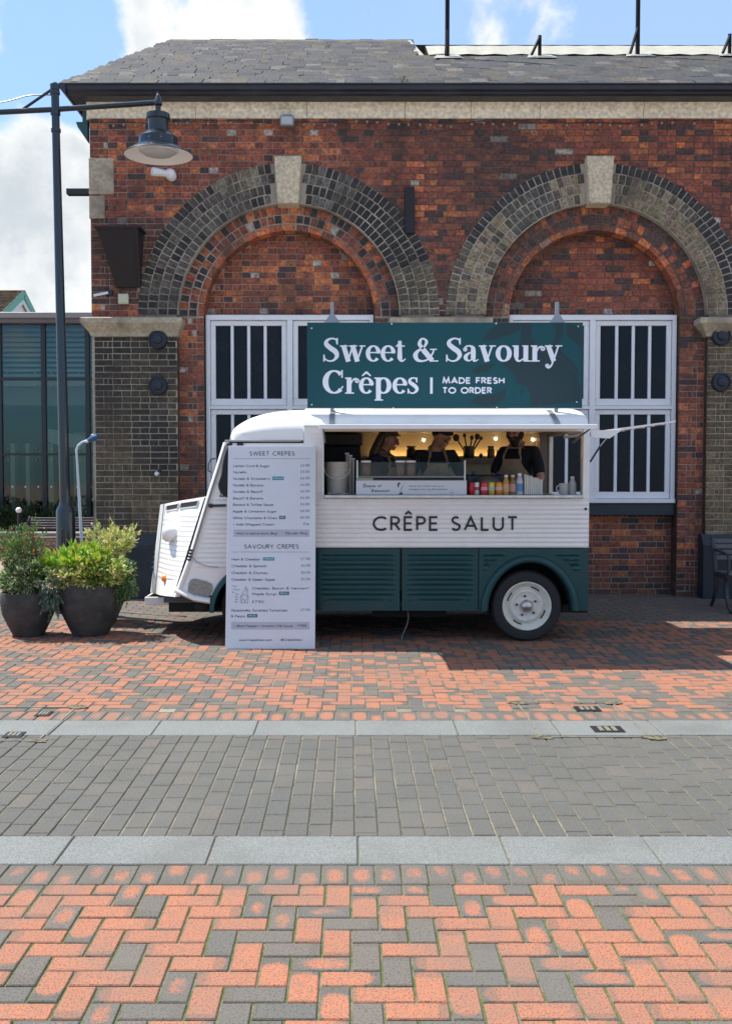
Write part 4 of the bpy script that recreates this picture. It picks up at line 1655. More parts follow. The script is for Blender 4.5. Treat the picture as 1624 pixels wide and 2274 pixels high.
def sans(mb, s, x, z, size, weight=0.11, align='l', track=0.16, y=0.0, yaxis=None, xs=1.0):
    w = sans_width(s, size, track) * xs
    if align == 'c':
        x -= w / 2
    elif align == 'r':
        x -= w
    k = 0
    for ch in s:
        gw, strokes = SANS[ch]
        for st in strokes:
            k += 1
            hw = weight / 2
            # keep the strokes inside the letter's height
            pts = [(x + px * size * xs, z + (hw + pz * (1 - 2 * hw) if 0 <= pz <= 1 else pz) * size) for px, pz in st]
            ribbon(mb, pts, weight * size, y - 0.00012 * (k % 9))
        x += (gw * xs + track * xs) * size
    return x


# --- bold high-contrast serif letters, unit: cap height 128
def vring(cx, cz, rx, rz, a0, a1, thick, thin, n=28):
    pts, ws = [], []
    for i in range(n + 1):
        a = radians(a0 + (a1 - a0) * i / n)
        pts.append((cx + rx * cos(a), cz + rz * sin(a)))
        ws.append(thin + (thick - thin) * abs(cos(a)) ** 1.4)
    return pts, ws


def bez(p, n=22):
    """smooth curve through (x,z,width) points"""
    pts, ws = [], []
    m = len(p)
    for i in range(m - 1):
        p0, p1, p2, p3 = p[max(i - 1, 0)], p[i], p[i + 1], p[min(i + 2, m - 1)]
        for k in range(n // (m - 1) + 2):
            t = k / (n // (m - 1) + 2)
            q = [0.5 * ((2 * b) + (-a + c) * t + (2 * a - 5 * b + 4 * c - d) * t * t + (-a + 3 * b - 3 * c + d) * t ** 3) for a, b, c, d in zip(p0, p1, p2, p3)]
            pts.append((q[0], q[1]))
            ws.append(q[2])
    pts.append(p[-1][:2])
    ws.append(p[-1][2])
    return pts, ws


def serif_glyphs():
    G = {}
    T, t = 25, 8
    line = lambda x0, z0, x1, z1, w: ([(x0, z0), (x1, z1)], [w, w])
    G['o'] = (86, [vring(43, 44, 30, 40, 0, 360, T, t)])
    G['e'] = (78, [vring(41, 44, 28, 40, 8, 320, T - 2, t), line(18, 49, 76, 49, 7), vring(41, 44, 28, 40, 0, 30, 18, 10, 6)])
    S_ = [(74, 98, 7), (70, 118, 9), (46, 125, 9), (22, 113, 16), (19, 94, 24), (42, 72, 27), (66, 54, 27), (74, 32, 22), (60, 10, 12), (36, 3, 8), (12, 14, 8), (7, 34, 7)]
    G['S'] = (88, [bez(S_, 60), line(76, 92, 76, 128, 7), line(6, 0, 6, 38, 7)])
    s_ = [(50, 66, 6), (46, 82, 8), (31, 85, 8), (16, 77, 13), (16, 62, 19), (34, 48, 21), (50, 32, 20), (50, 16, 15), (33, 3, 8), (14, 8, 8), (7, 24, 6)]
    G['s'] = (62, [bez(s_, 50), line(52, 60, 52, 88, 6), line(6, 0, 6, 28, 6)])
    G['w'] = (136, [line(20, 88, 47, 0, T), line(45, 4, 70, 88, 9), line(68, 88, 94, 0, T), line(92, 4, 120, 86, 9),
                    line(2, 84.5, 44, 84.5, 7), line(50, 84.5, 92, 84.5, 7), line(104, 84.5, 136, 84.5, 7)])
    G['v'] = (90, [line(20, 88, 47, 0, T + 1), line(45, 4, 72, 86, 9), line(2, 84.5, 44, 84.5, 7), line(57, 84.5, 92, 84.5, 7)])
    G['y'] = (94, [line(20, 88, 50, 2, T + 1), bez([(74, 86, 9), (48, 6, 9), (36, -22, 10), (22, -32, 12), (12, -24, 10)], 20), line(2, 84.5, 44, 84.5, 7),
                   line(58, 84.5, 94, 84.5, 7), vring(16, -22, 5, 5, 0, 360, 12, 12, 10)])
    G['t'] = (54, [([(24, 112), (24, 30), (25, 14)], [18, T, T]), bez([(24, 18, 20), (30, 6, 14), (42, 5, 9), (54, 16, 6)], 14), line(3, 84, 50, 84, 7),
                   ([(6, 84), (30, 112)], [4, 6])])
    G['a'] = (84, [bez([(12, 66, 12), (18, 80, 9), (36, 85, 9), (54, 76, 18), (57, 60, T), (57, 14, T)], 34), bez([(57, 14, 18), (64, 4, 12), (72, 5, 8), (84, 12, 6)], 10),
                   bez([(56, 52, 7), (36, 46, 10), (19, 30, 20), (19, 16, 20), (32, 5, 9), (46, 10, 7), (56, 24, 6)], 26), vring(15, 66, 5, 5, 0, 360, 13, 13, 10)])
    G['u'] = (96, [line(23, 88, 23, 26, T), bez([(23, 28, 24), (28, 8, 14), (42, 4, 9), (58, 14, 7), (70, 24, 6)], 18), line(73, 88, 73, 0, T), line(2, 84.5, 30, 84.5, 7),
                   line(54, 84.5, 80, 84.5, 7), line(73, 3.5, 97, 3.5, 7)])
    G['r'] = (74, [line(24, 88, 24, 0, T), line(3, 84.5, 30, 84.5, 7), line(3, 3.5, 50, 3.5, 7), bez([(34, 52, 5), (44, 74, 8), (58, 80, 12), (68, 74, 14)], 14),
                   vring(66, 70, 5, 5, 0, 360, 15, 15, 10)])
    G['p'] = (98, [line(26, 88, 26, -36, T), line(4, 84.5, 32, 84.5, 7), line(6, -34, 50, -34, 7), vring(52, 44, 30, 40, -150, 150, T, t)])
    G['C'] = (116, [vring(62, 64, 46, 59, 42, 318, 30, 9, 36), line(103, 86, 103, 128, 8), bez([(97, 26, 8), (104, 34, 7), (107, 42, 6)], 8)])
    G['&'] = (138, [bez([(62, 66, 10), (38, 92, 20), (46, 120, 12), (64, 121, 10), (74, 104, 16), (58, 76, 10), (28, 56, 16), (16, 34, 25), (26, 10, 18), (52, 3, 10), (84, 14, 9), (106, 44, 9), (112, 66, 8)], 80),
                    ([(38, 92), (62, 58), (104, 6)], [18, 28, 26]), line(92, 66, 128, 66, 7), line(96, 3.5, 136, 3.5, 7)])
    e = G['e']
    G['ê'] = (78, e[1] + [([(18, 96), (42, 117)], [6, 13]), ([(40, 117), (64, 96)], [13, 6])])
    G[' '] = (36, [])
    return G


SERIF = serif_glyphs()


def serif(mb, s, x, z, unit, y, track=0, kern=None):
    k = 0
    for i, ch in enumerate(s):
        w, strokes = SERIF[ch]
        for pts, ws in strokes:
            k += 1
            ribbon(mb, [(x + a * unit, z + b * unit) for a, b in pts], [q * unit for q in ws], y - 0.00015 * (k % 11))
        x += (w + track) * unit
    return x
# ------------------------------------------------------------------ the van
S = 9.58
BK = S + 1.92
MIDY = (S + BK) / 2
SX = lambda px, py=1200: ax(px, S, py)
SZ = lambda py: az(py, S)
van = thing("food_van", "vintage corrugated white and teal food van with open serving hatch", "van", (0.3, MIDY, 0))
XR, XB, XH0, XH1 = SX(1306), SX(674), SX(719), SX(1291)
ZB, ZT, ZC, ZHT, ZS = SZ(1356), SZ(1217), SZ(1107), SZ(958), SZ(943)


def corr(z, pitch, amp, z0=0.0):
    return amp * (0.5 - 0.5 * cos(2 * pi * (z - z0) / pitch)) ** 0.7


def side_panel(mb, xl, xr, z0, z1, f, nz=60, y=S, nx=2, thick=0.02):
    """sheet facing -Y whose edges follow xl(z), xr(z); f(x,z) pushes it outwards"""
    rows = []
    for i in range(nz + 1):
        z = z0 + (z1 - z0) * i / nz
        a, b = xl(z), xr(z)
        rows.append([(a + (b - a) * k / nx, y - f(a + (b - a) * k / nx, z), z) for k in range(nx + 1)])
    mb.grid(rows)
    n0 = [(p[0], y + thick, p[2]) for p in rows[0]]
    n1 = [(p[0], y + thick, p[2]) for p in rows[-1]]
    mb.grid([n0, rows[0]])
    mb.grid([rows[-1], n1])
    mb.grid([[(r[0][0], y + thick, r[0][2]), r[0]] for r in rows], flip=True)
    mb.grid([[r[-1], (r[-1][0], y + thick, r[-1][2])] for r in rows], flip=True)


# --- white upper body
ub = MB()
XW0 = SX(655)
side_panel(ub, lambda z: XW0, lambda z: XR, ZT + 0.004, ZC, lambda x, z: corr(z, 0.0432, 0.011, ZT) if XW0 + 0.02 < x < XR - 0.03 else 0, 110, nx=40)
# pillars beside the hatch and rail over it
ub.box(XB, XH0, S, S + 0.05, ZC, ZS, 0.004)
ub.box(XB + 0.05, XH0 - 0.02, S - 0.008, S, ZC + 0.05, ZHT - 0.02, 0.004)
ub.box(XH1, XR, S, S + 0.05, ZC, ZS, 0.004)
ub.box(XH0, XH1, S, S + 0.05, ZHT, ZS, 0.003)
# far side wall, rear end with opening
ub.box(XB, XR, BK - 0.04, BK, ZB, ZS)
ub.box(XR - 0.04, XR, S + 0.052, BK - 0.042, ZT, 1.30)
ub.box(XR - 0.04, XR, S + 0.052, S + 0.20, 1.302, ZS)
ub.box(XR - 0.04, XR, BK - 0.18, BK - 0.042, 1.302, ZS)
ub.box(XR - 0.04, XR, S + 0.202, BK - 0.182, ZS - 0.06, ZS)
body = obj("body", ub, VAN_WHITE, van, smooth=40)
# hatch frame trim
ht = MB()
for (a, b, c, d) in ((XH0 - 0.022, XH0, ZC, ZHT + 0.02), (XH1, XH1 + 0.022, ZC, ZHT + 0.02)):
    ht.box(a, b, S - 0.018, S - 0.001, c, d, 0.003)
ht.box(XH0 - 0.022, XH1 + 0.022, S - 0.018, S - 0.001, ZHT + 0.021, ZHT + 0.045, 0.003)
obj("hatch_frame", ht, VAN_WHITE, body)
obj("reflector", MB().lathe([(0.013, 0), (0.012, 0.01), (0.0001, 0.012)], (SX(1298), S - 0.008, SZ(1130)), 'y', 12), BLACK_PAINT, body)

# --- teal lower panels
WX, WZ, WR = SX(1171), 0.332, 0.332
AX, AZ_, ARX, ARZ = SX(1176), 0.28, 0.390, SZ(1249) - 0.28
FX = SX(566)


def rib(z, centres, hw=0.012, h=0.013):
    v = 0
    for c in centres:
        d = abs(z - c)
        if d < hw:
            v = max(v, h * (0.5 + 0.5 * cos(pi * d / hw)))
    return v


cs_ = [SZ(y) for y in (1232, 1242, 1253, 1264, 1275, 1286, 1297, 1308, 1319, 1330)]


def teal_panel(px0, px1, name, low_short=True):
    mb = MB()
    x0, x1 = SX(px0) + 0.004, SX(px1) - 0.004
    nz = 130

    def f(x, z):
        m = 0.05
        if low_short and z < SZ(1325):
            m = 0.16
        return rib(z, cs_) if x0 + m < x < x1 - m else 0
    xs_ = [x0, x0 + .035, x0 + 0.049, x0 + 0.062, x0 + 0.155, x0 + 0.165, (x0 + x1) / 2, x1 - 0.165, x1 - 0.155, x1 - 0.062, x1 - 0.049, x1 - .035, x1]
    rows = []
    for i in range(nz + 1):
        z = ZB + (ZT - 0.004 - ZB) * i / nz
        rows.append([(x, S - f(x, z) - (0.004 if (x0 + 0.02 < x < x1 - 0.02) else 0), z) for x in xs_])
    mb.grid(rows)
    mb.box(x0, x1, S + 0.002, S + 0.02, ZB, ZT - 0.004)
    o = obj(name, mb, VAN_TEAL, van, smooth=50)
    for px in (px0 + 20, px1 - 22):
        obj("bolt", MB().lathe([(0.008, 0), (0.006, 0.006), (0.0001, 0.008)], (SX(px), S - 0.006, SZ(1333)), 'y', 8), BLACK_PAINT, o)
    return o


teal_panel(703, 888, "side_panel")
teal_panel(891, 1062, "side_panel")
# narrow strip ahead of the first panel, behind the menu board
mb = MB()
mb.box(SX(661), SX(703) - 0.003, S, S + 0.02, ZB, ZT - 0.004)
obj("side_panel", mb, VAN_TEAL, van)

# wheel-arch panel
mb = MB()
x0, x1 = SX(1062) + 0.004, XR
csr = [SZ(y) for y in (1232, 1242, 1253, 1263)]
cols = 90
rows = [[] for _ in range(61)]
for k in range(cols + 1):
    x = x0 + (x1 - x0) * k / cols
    u = (x - AX) / ARX
    zb = ZB
    if abs(u) < 1:
        zb = max(ZB, AZ_ + ARZ * sqrt(1 - u * u))
    for i in range(61):
        z = zb + (ZT - 0.004 - zb) * i / 60
        off = 0
        for q, c in enumerate(csr):
            du = sqrt(max(0, 1 - ((c - AZ_) / (ARZ + 0.13)) ** 2)) * (ARX + 0.13)
            inl = x0 + 0.04 < x < AX - du - 0.02
            inr = AX + du + 0.02 < x < x1 - 0.09
            if inl or inr:
                off = max(off, rib(z, [c], 0.012, 0.013))
        rows[i].append((x, S - off, z))
mb.grid(rows)
arch_p = obj("arch_panel", mb, VAN_TEAL, van, smooth=50)
# raised arch lip
rows = []
for k in range(49):
    a = pi * k / 48
    c, s_ = -cos(a), sin(a)
    pr = [(0, S + 0.05), (0.0, S - 0.025), (0.018, S - 0.036), (0.045, S - 0.034), (0.062, S - 0.018), (0.07, S + 0.0)]
    rows.append([(AX + (ARX + d) * c, y, max(ZB, AZ_ + (ARZ + d) * s_)) for d, y in pr])
obj("arch_lip", MB().grid(rows), VAN_TEAL, arch_p, smooth=60)
# wheel well
rows = []
for k in range(25):
    a = pi * k / 24
    rows.append([(AX - (ARX + .0) * cos(a), S + 0.05, AZ_ + ARZ * sin(a) - 0.002), (AX - (ARX) * cos(a), S + 0.42, AZ_ + ARZ * sin(a))])
wm = MB().grid(rows)
wm.add([(AX - ARX, S + 0.42, ZB), (AX + ARX, S + 0.42, ZB), (AX + ARX, S + 0.42, 0.78), (AX - ARX, S + 0.42, 0.78)], [(0, 1, 2, 3)])
obj("wheel_well", wm, DARK, arch_p)
# rear lower corner
mb = MB()
mb.box(XR - 0.03, XR - 0.002, S + 0.003, BK, ZB + 0.03, ZT - 0.006)
obj("rear_panel", mb, VAN_TEAL, van)
# far side lower
obj("far_panel", MB().box(-1.0, XR - 0.05, BK - 0.004, BK + 0.012, ZB, ZT - 0.01), VAN_TEAL, van)

# floor and chassis
ch = MB()
ch.box(-1.25, XR - 0.05, S + 0.44, BK - 0.05, 0.31, 0.37)
ch.box(-0.6, 1.2, S + 0.06, S + 0.438, 0.31, 0.37)
obj("floor", ch, M("van_floor", (0.05, 0.05, 0.05), 0.8), van)
ch = MB()
ch.box(-1.5, XR - 0.1, S + 0.45, S + 0.55, 0.24, 0.355)
ch.box(-1.5, XR - 0.1, BK - 0.55, BK - 0.45, 0.24, 0.355)
ch.tube([(WX, S + 0.12, WZ), (WX, BK - 0.12, WZ)], 0.05, 12)
ch.tube([(FX, S + 0.12, WZ), (FX, BK - 0.12, WZ)], 0.045, 12)
ch.box(0.2, 0.9, S + 0.25, S + 0.44, 0.2, 0.34)
ch.box(XR - 0.22, XR + 0.02, S + 0.1, BK - 0.1, 0.26, 0.33)
ch.ball((SX(448, 1350), S + 0.12, SZ(1350)), (0.09, 0.09, 0.055))
ch.box(-1.75, -1.1, S + 0.3, BK - 0.3, 0.24, 0.34)
obj("chassis", ch, DARK, van)
q = at(905, 1358, S + 0.1)
obj("hose", MB().tube([q, q + Vector((0.005, 0, -.06)), q + Vector((-0.01, 0, -.13)), q + Vector((-0.05, 0, -.22)), q + Vector((-0.06, -.02, -.265))], 0.007, 8),
    M("grey_hose", (0.12, 0.12, 0.12), 0.6), van)


# --- wheels
RIM = M("cream_wheel_paint", (0.70, 0.67, 0.58), 0.4, coat=0.2, dirt=0.3, dcol=(0.35, 0.30, 0.22), dscale=9)
HUB = M("hub_metal", (0.55, 0.53, 0.50), 0.35, metal=0.9)


def wheel(cx, y):
    w = obj("wheel", MB().lathe([(0.10, -0.16), (0.2, -0.15), (0.2, -0.07), (0.1, -0.07)], (cx, y, WZ), 'y', 30), DARK, van)
    R = WR
    pr = [(0.225, -0.17), (0.30, -0.175), (R - 0.012, -0.155), (R, -0.12), (R, -0.05), (R - 0.010, -0.018), (0.312, -0.003), (0.27, 0.004), (0.245, 0.002), (0.228, -0.006), (0.222, -0.02)]
    obj("tyre", MB().lathe(pr, (cx, y, WZ), 'y', 64, caps=False), RUBBER, w, smooth=40)
    rp = [(0.226, -0.02), (0.229, 0.003), (0.222, 0.008), (0.214, 0.004), (0.203, -0.012), (0.190, -0.035), (0.172, -0.050), (0.160, -0.045), (0.150, -0.024), (0.138, -0.018),
          (0.126, -0.022), (0.115, -0.028), (0.07, -0.026), (0.055, -0.022), (0.0001, -0.02)]
    rim = obj("rim", MB().lathe(rp, (cx, y, WZ), 'y', 64, caps=False), RIM, w, smooth=35)
    for k in range(4):
        sl = MB()
        a0 = radians(62 + 90 * k)
        pts = [(cx + 0.181 * cos(a0 + radians(q)), y + 0.028 - 0.0, WZ + 0.181 * sin(a0 + radians(q))) for q in range(-14, 15, 4)]
        v = []
        for i, p_ in enumerate(pts):
            q = radians(-14 + 4 * i)
            for rr, yy in ((0.174, y + 0.042), (0.186, y + 0.036)):
                v.append((cx + rr * cos(a0 + q), yy, WZ + rr * sin(a0 + q)))
        n = len(pts)
        sl.add(v, [(2 * i, 2 * i + 1, 2 * i + 3, 2 * i + 2) for i in range(n - 1)])
        obj("slot", sl, DARK, rim)
    obj("hub_cap", MB().lathe([(0.060, -0.02), (0.058, 0.0), (0.048, 0.018), (0.03, 0.03), (0.012, 0.034), (0.008, 0.045), (0.0001, 0.047)], (cx, y, WZ), 'y', 32), HUB, w, smooth=40)
    for k in range(5):
        a = radians(100 + 72 * k)
        obj("wheel_nut", MB().lathe([(0.011, -0.026), (0.011, -0.006), (0.007, -0.002), (0.0001, -0.002)], (cx + 0.092 * cos(a), y, WZ + 0.092 * sin(a)), 'y', 6), BLACK_PAINT, rim)
    return w


wheel(WX, S + 0.03)
wheel(FX, S + 0.06)
obj("wheel", MB().lathe([(0.1, -0.1), (WR - .02, -0.1), (WR, -0.06), (WR, 0.06), (WR - 0.02, 0.1), (0.1, 0.1)], (WX, BK - 0.15, WZ), 'y', 40), RUBBER, van)
obj("wheel", MB().lathe([(0.1, -0.1), (WR - .02, -0.1), (WR, -0.06), (WR, 0.06), (WR - 0.02, 0.1), (0.1, 0.1)], (FX, BK - 0.15, WZ), 'y', 40), RUBBER, van)

# --- roof
RS = [(S, ZS), (S + 0.02, ZS + 0.05), (S + 0.08, ZS + 0.098), (S + 0.2, ZS + 0.14), (S + 0.42, ZS + 0.172), (MIDY, ZS + 0.19)]
RS = RS + [(2 * MIDY - y, z) for y, z in reversed(RS[:-1])]
rows = []
XRR = SX(1305, 930)
for x, k in ((XB, 1), (XB + 0.01, 1.0), (XRR - 0.10, 1), (XRR - 0.05, 0.97), (XRR - 0.02, 0.9), (XRR, 0.75), (XRR + 0.002, 0.0)):
    rows.append([(x, y, ZS + (z - ZS) * k) for y, z in RS])
rm = MB().grid(rows, flip=True)
# gutter lip along the side
rm.box(XB, XRR, S - 0.02, S + 0.01, ZS - 0.018, ZS - 0.002, 0.003)
vroof = obj("roof", rm, VAN_WHITE, van, smooth=50)
for px in (737, 1238):
    sm = MB()
    x = SX(px, 930)
    w = 0.024
    lst = [(S - 0.026, ZS - 0.02), (S - 0.006, ZS + 0.035), (S + 0.014, ZS + 0.057), (S + 0.075, ZS + 0.103), (S + 0.2, ZS + 0.147)]
    dx = 0.0 if px < 900 else -0.05
    sm.grid([[(x - w + dx * i / 4, y, z), (x + w + dx * i / 4, y, z)] for i, (y, z) in enumerate(lst)], flip=False)
    obj("roof_strap", sm, GREY_METAL, vroof)

# --- raised hatch flap over the counter
hf = MB()
fy = S - 0.80
fz = az(944, fy)
FXR = ax(1325, fy, 944)
hf.add([(XH0 - 0.02, S - 0.022, ZS - 0.045), (FXR, S - 0.022, ZS - 0.045), (FXR, fy, fz - 0.02), (XH0 - 0.02, fy, fz - 0.02),
        (XH0 - 0.02, S - 0.022, ZS - 0.024), (FXR, S - 0.022, ZS - 0.024), (FXR, fy, fz), (XH0 - 0.02, fy, fz)],
       [(0, 1, 2, 3), (4, 7, 6, 5), (3, 2, 6, 7), (0, 3, 7, 4), (1, 5, 6, 2)])
hf.box(XH0 - 0.02, FXR, fy - 0.012, fy - 0.001, fz - 0.034, fz + 0.006, 0.003)
flap = obj("hatch_flap", hf, VAN_WHITE, van)
for x in (XH0 + 0.01, FXR - 0.03):
    obj("gas_strut", MB().tube([(x, S + 0.01, ZHT - 0.10), (x, S - 0.3, ZHT - 0.05), (x, fy + 0.15, fz - 0.03)], [0.011, 0.011, 0.006], 8), GREY_METAL, flap)
for px in (718, 727, 740, 1262, 1290, 1299):
    obj("rivet", MB().ball((SX(px, 945), S - 0.03, ZS - 0.005), 0.006, 8, 5), BLACK_PAINT, flap)

# --- raised tailgate behind
tg = MB()
y0, y1 = S + 0.08, BK - 0.55
A, B = at(1313, 966, y0), at(1499, 937, y0)
nrm = Vector((-(B.z - A.z), 0, B.x - A.x)).normalized()
th = 0.03
tg.add([(A.x, y0, A.z), (B.x, y0, B.z), (B.x, y1, B.z), (A.x, y1, A.z), (A.x + nrm.x * th, y0, A.z + th), (B.x, y0, B.z + 0.012), (B.x, y1, B.z + 0.012), (A.x + nrm.x * th, y1, A.z + th)],
       [(0, 3, 2, 1), (4, 5, 6, 7), (0, 1, 5, 4), (3, 7, 6, 2), (1, 2, 6, 5), (0, 4, 7, 3)])
for k in range(7):
    t = 0.15 + k * 0.12
    q = A.lerp(B, t)
    tg.bar((q.x, y0 + 0.06, q.z - 0.004), (q.x, y1 - 0.06, q.z - 0.004), 0.03, 0.012)
tail = obj("tailgate", tg, VAN_WHITE, van)
tb = MB()
q0, q1 = at(1311, 955, y0 - 0.012), at(1352, 975, y0 - 0.012)
tb.prism([(q0.x, q0.z), (A.x + (B.x - A.x) * 0.35, A.lerp(B, 0.35).z), (q1.x, q1.z + 0.005), (A.x + 0.02, A.z - 0.025), (q0.x, A.z - 0.01)], y0 - 0.014, y0 - 0.003)
obj("hinge_bracket", tb, VAN_WHITE, tail)
obj("gas_strut", MB().tube([at(1309, 1026, y0), at(1331, 991, y0)], 0.009, 8), BLACK_PAINT, tail)
obj("gas_strut", MB().tube([at(1331, 991, y0), at(1350, 968, y0)], 0.005, 8), STEEL, tail)

# --- cab roof dome
prof_px = [(497, 978), (500, 968), (508, 955), (522, 942), (545, 929), (575, 920), (610, 914.5), (645, 912), (674, 911)]
rows = []


def fine(vals, n=5):
    out = []
    m = len(vals)
    for i in range(m - 1):
        p0, p1, p2, p3 = vals[max(i - 1, 0)], vals[i], vals[i + 1], vals[min(i + 2, m - 1)]
        for q in range(n):
            t_ = q / n
            out.append(tuple(0.5 * (2 * b + (c - a) * t_ + (2 * a - 5 * b + 4 * c - d) * t_ * t_ + (3 * b - a - 3 * c + d) * t_ ** 3) for a, b, c, d in zip(p0, p1, p2, p3)))
    return out + [vals[-1]]


shr = (0.20, 0.13, 0.07, 0.035, 0.015, 0.005, 0, 0, 0)
for (px, py, shrink, i) in fine([(a, b, shr[n_], n_) for n_, (a, b) in enumerate(prof_px)]):
    Yref = S + 0.35
    top = az(py, Yref) + 0.03 * min(1, i / 6)
    x = ax(px, S + 0.2 - 0.1 * min(1, i / 3), py)
    zb = az(978, S)
    hh = max(0.012, top - zb)
    row = []
    for j in range(33):
        u = j / 32
        a = pi * u
        # rounded cross-section
        cy = -cos(a)
        cz = sin(a) ** 0.55
        row.append((x + (0.0 if i > 3 else 0.10 * (3 - i) / 3 * (abs(cy) ** 3)), MIDY + (BK - S) / 2 * (1 - shrink) * cy, zb + hh * cz))
    rows.append(row)
dm = MB().grid(rows, flip=True)
dome = obj("cab_roof", dm, VAN_WHITE, van, smooth=80)
# drip rail under the dome and dark seam
dr = MB()
dr.box(SX(499, 980), SX(668, 980), S - 0.012, S + 0.012, az(981, S), az(977, S), 0.002)
obj("drip_rail", dr, M("rail_grey", (0.35, 0.34, 0.33), 0.5), dome)
obj("seam", MB().box(SX(500, 985), SX(666, 985), S - 0.002, S + 0.02, az(984, S), az(981.3, S)), DARK, dome)

# --- cab side: door with A pillar
ZD0, ZD1 = SZ(1312), SZ(984)
pil = [(982, 496), (1040, 478.5), (1104, 458), (1160, 441), (1241, 416.5), (1280, 402), (1325, 385)]     # front edge of the pillar in the photo


def pillar_x(z, off=0):
    pts = [(SZ(py), SX(px, py)) for py, px in pil]
    for (za, xa), (zb, xb) in zip(pts, pts[1:]):
        if zb <= z <= za:
            return xa + (xb - xa) * (za - z) / (za - zb) + off
    return (pts[0][1] if z > pts[0][0] else pts[-1][1]) + off


PW = 0.058
pb = MB()
rows = []
for i in range(25):
    py = 982 + (1325 - 982) * i / 24
    z = SZ(py)
    x = pillar_x(z)
    rows.append([(x - 0.01, S + 0.06, z), (x, S - 0.012, z), (x + 0.018, S - 0.028, z), (x + 0.035, S - 0.022, z), (x + PW, S - 0.002, z), (x + PW, S + 0.03, z)])
pb.grid(rows, flip=True)
pillar = obj("windscreen_pillar", pb, VAN_WHITE, van, smooth=50)
gp_ = MB()
rows = []
for i in range(20):
    py = 990 + (1245 - 990) * i / 19
    z = SZ(py)
    x = pillar_x(z)
    rows.append([(x + 0.028, S - 0.0285, z), (x + 0.043, S - 0.0265, z)])
gp_.grid(rows, flip=True)
obj("rubber_seal", gp_, M("seal_grey", (0.20, 0.20, 0.20), 0.6), pillar)

# fender arch outline (white body ends here): passes V (500,1268) (482,1300) (468,1338)
FAX, FAZ, FARX, FARZ = FX, 0.28, 0.43, 0.45


def fender_x(z):
    if z <= FAZ:
        return FAX - FARX
    u = (z - FAZ) / FARZ
    if u >= 1:
        return None
    return FAX - FARX * sqrt(1 - u * u)


def door_right(z):
    f = fender_x(z)
    return SX(672) if f is None else min(f, SX(672))


ZW0 = SZ(1104)      # window bottom
dd = MB()
ZK = SZ(1262)
side_panel(dd, lambda z: pillar_x(z, PW), lambda z: SX(672) if fender_x(z) is None else fender_x(z), SZ(1322), ZW0,
           lambda x, z: corr(z, 0.0445, 0.011, ZK) if (z > ZK and x > pillar_x(z, PW) + 0.03) else 0, 150, nx=24)
# window surround
WL = lambda z: pillar_x(z, PW)
WINL = SX(486, 1060)
side_panel(dd, WL, lambda z: max(WINL + (z - ZW0) * 0.22, WL(z) + 0.02), ZW0, ZD1, lambda x, z: 0, 20, nx=1)
dd.box(SX(655), SX(674), S, S + 0.03, ZW0, ZD1)
dd.box(pillar_x(ZD1, PW), SX(672), S + 0.001, S + 0.03, ZD1 - 0.035, ZD1 + 0.0)
door = obj("cab_door", dd, VAN_WHITE, van, smooth=50)
wg = MB()
c0 = (WINL, ZW0)
pts = []
zt_ = ZD1 - 0.035
wl = []
for k in range(7):
    a = radians(180 + 90 * k / 6)
    wl.append((WINL + 0.10 + 0.10 * cos(a), ZW0 + 0.12 + 0.12 * sin(a)))
poly = [(WINL + 0.05 + 0.02, zt_)] + [(WINL + 0.028, ZW0 + 0.2)] + wl + [(SX(655), ZW0), (SX(655), zt_)]
CAR_GLASS = M("cab_glass", (0.012, 0.016, 0.018), 0.06, spec=0.3)
wg.add([(x, S - 0.004, z) for x, z in poly], [tuple(range(len(poly)))])
win = obj("window", wg, CAR_GLASS, door)
fr = MB()
for (a, b) in zip(poly[:-2], poly[1:-1]):
    fr.bar((a[0], S - 0.007, a[1]), (b[0], S - 0.007, b[1]), 0.008, 0.014)
obj("window_seal", fr, BLACK_PAINT, win)
hx = at(468, 1123, S - 0.02)
hb_ = MB().bar(hx, hx + Vector((0.14, 0, 0.004)), 0.012, 0.02)
hb_.ball(hx, (0.025, 0.014, 0.02))
obj("handle", hb_, BLACK_PAINT, door)
for py in (1222, 1229, 1236, 1243):
    q = at(424.5 - (py - 1222) * 0.25, py, S - 0.03)
    obj("latch", MB().box(q.x - 0.014, q.x + 0.014, q.y - 0.01, q.y + 0.02, q.z - 0.009, q.z + 0.009, 0.003), BLACK_PAINT, pillar)
cb = MB()
cb.tube([at(425, 1235, S - 0.022), at(437, 1248, S - 0.02), at(452, 1255, S - 0.018), at(468, 1259, S - 0.018), at(486, 1260, S - 0.018)], 0.004, 6)
obj("cable", cb, GREY_METAL, door)
# rounded rubber kick pad
pad = MB()
c = [at(416, 1322, S - 0.006), at(419, 1296, S - 0.006), at(424, 1287, S - 0.006), at(434, 1285, S - 0.006), at(458, 1291, S - 0.006), at(470, 1297, S - 0.006), at(472, 1306, S - 0.006),
     at(465, 1325, S - 0.006)]
pad.prism([(q.x, q.z) for q in reversed(c)], S - 0.012, S + 0.002)
obj("kick_pad", pad, two_tone("rubber_pad", (0.24, 0.23, 0.20), (0.32, 0.31, 0.27), 40, bump=0.8, fine=200), door)
# sill step
sp_ = MB()
pa, pb2, pc2 = at(388, 1311, S - 0.05), at(430, 1330, S - 0.06), at(466, 1336, S - 0.05)
rows = []
for q in (pa, pa.lerp(pb2, .5), pb2, pb2.lerp(pc2, .5), pc2):
    rows.append([(q.x, S + 0.03, q.z + 0.03), (q.x, S - 0.012, q.z + 0.028), (q.x, q.y, q.z + 0.012), (q.x, q.y - 0.006, q.z - 0.008), (q.x, q.y + 0.02, q.z - 0.026), (q.x, S + 0.1, q.z - 0.03)])
sp_.grid(rows, flip=True)
obj("sill_step", sp_, VAN_WHITE, van, smooth=60)
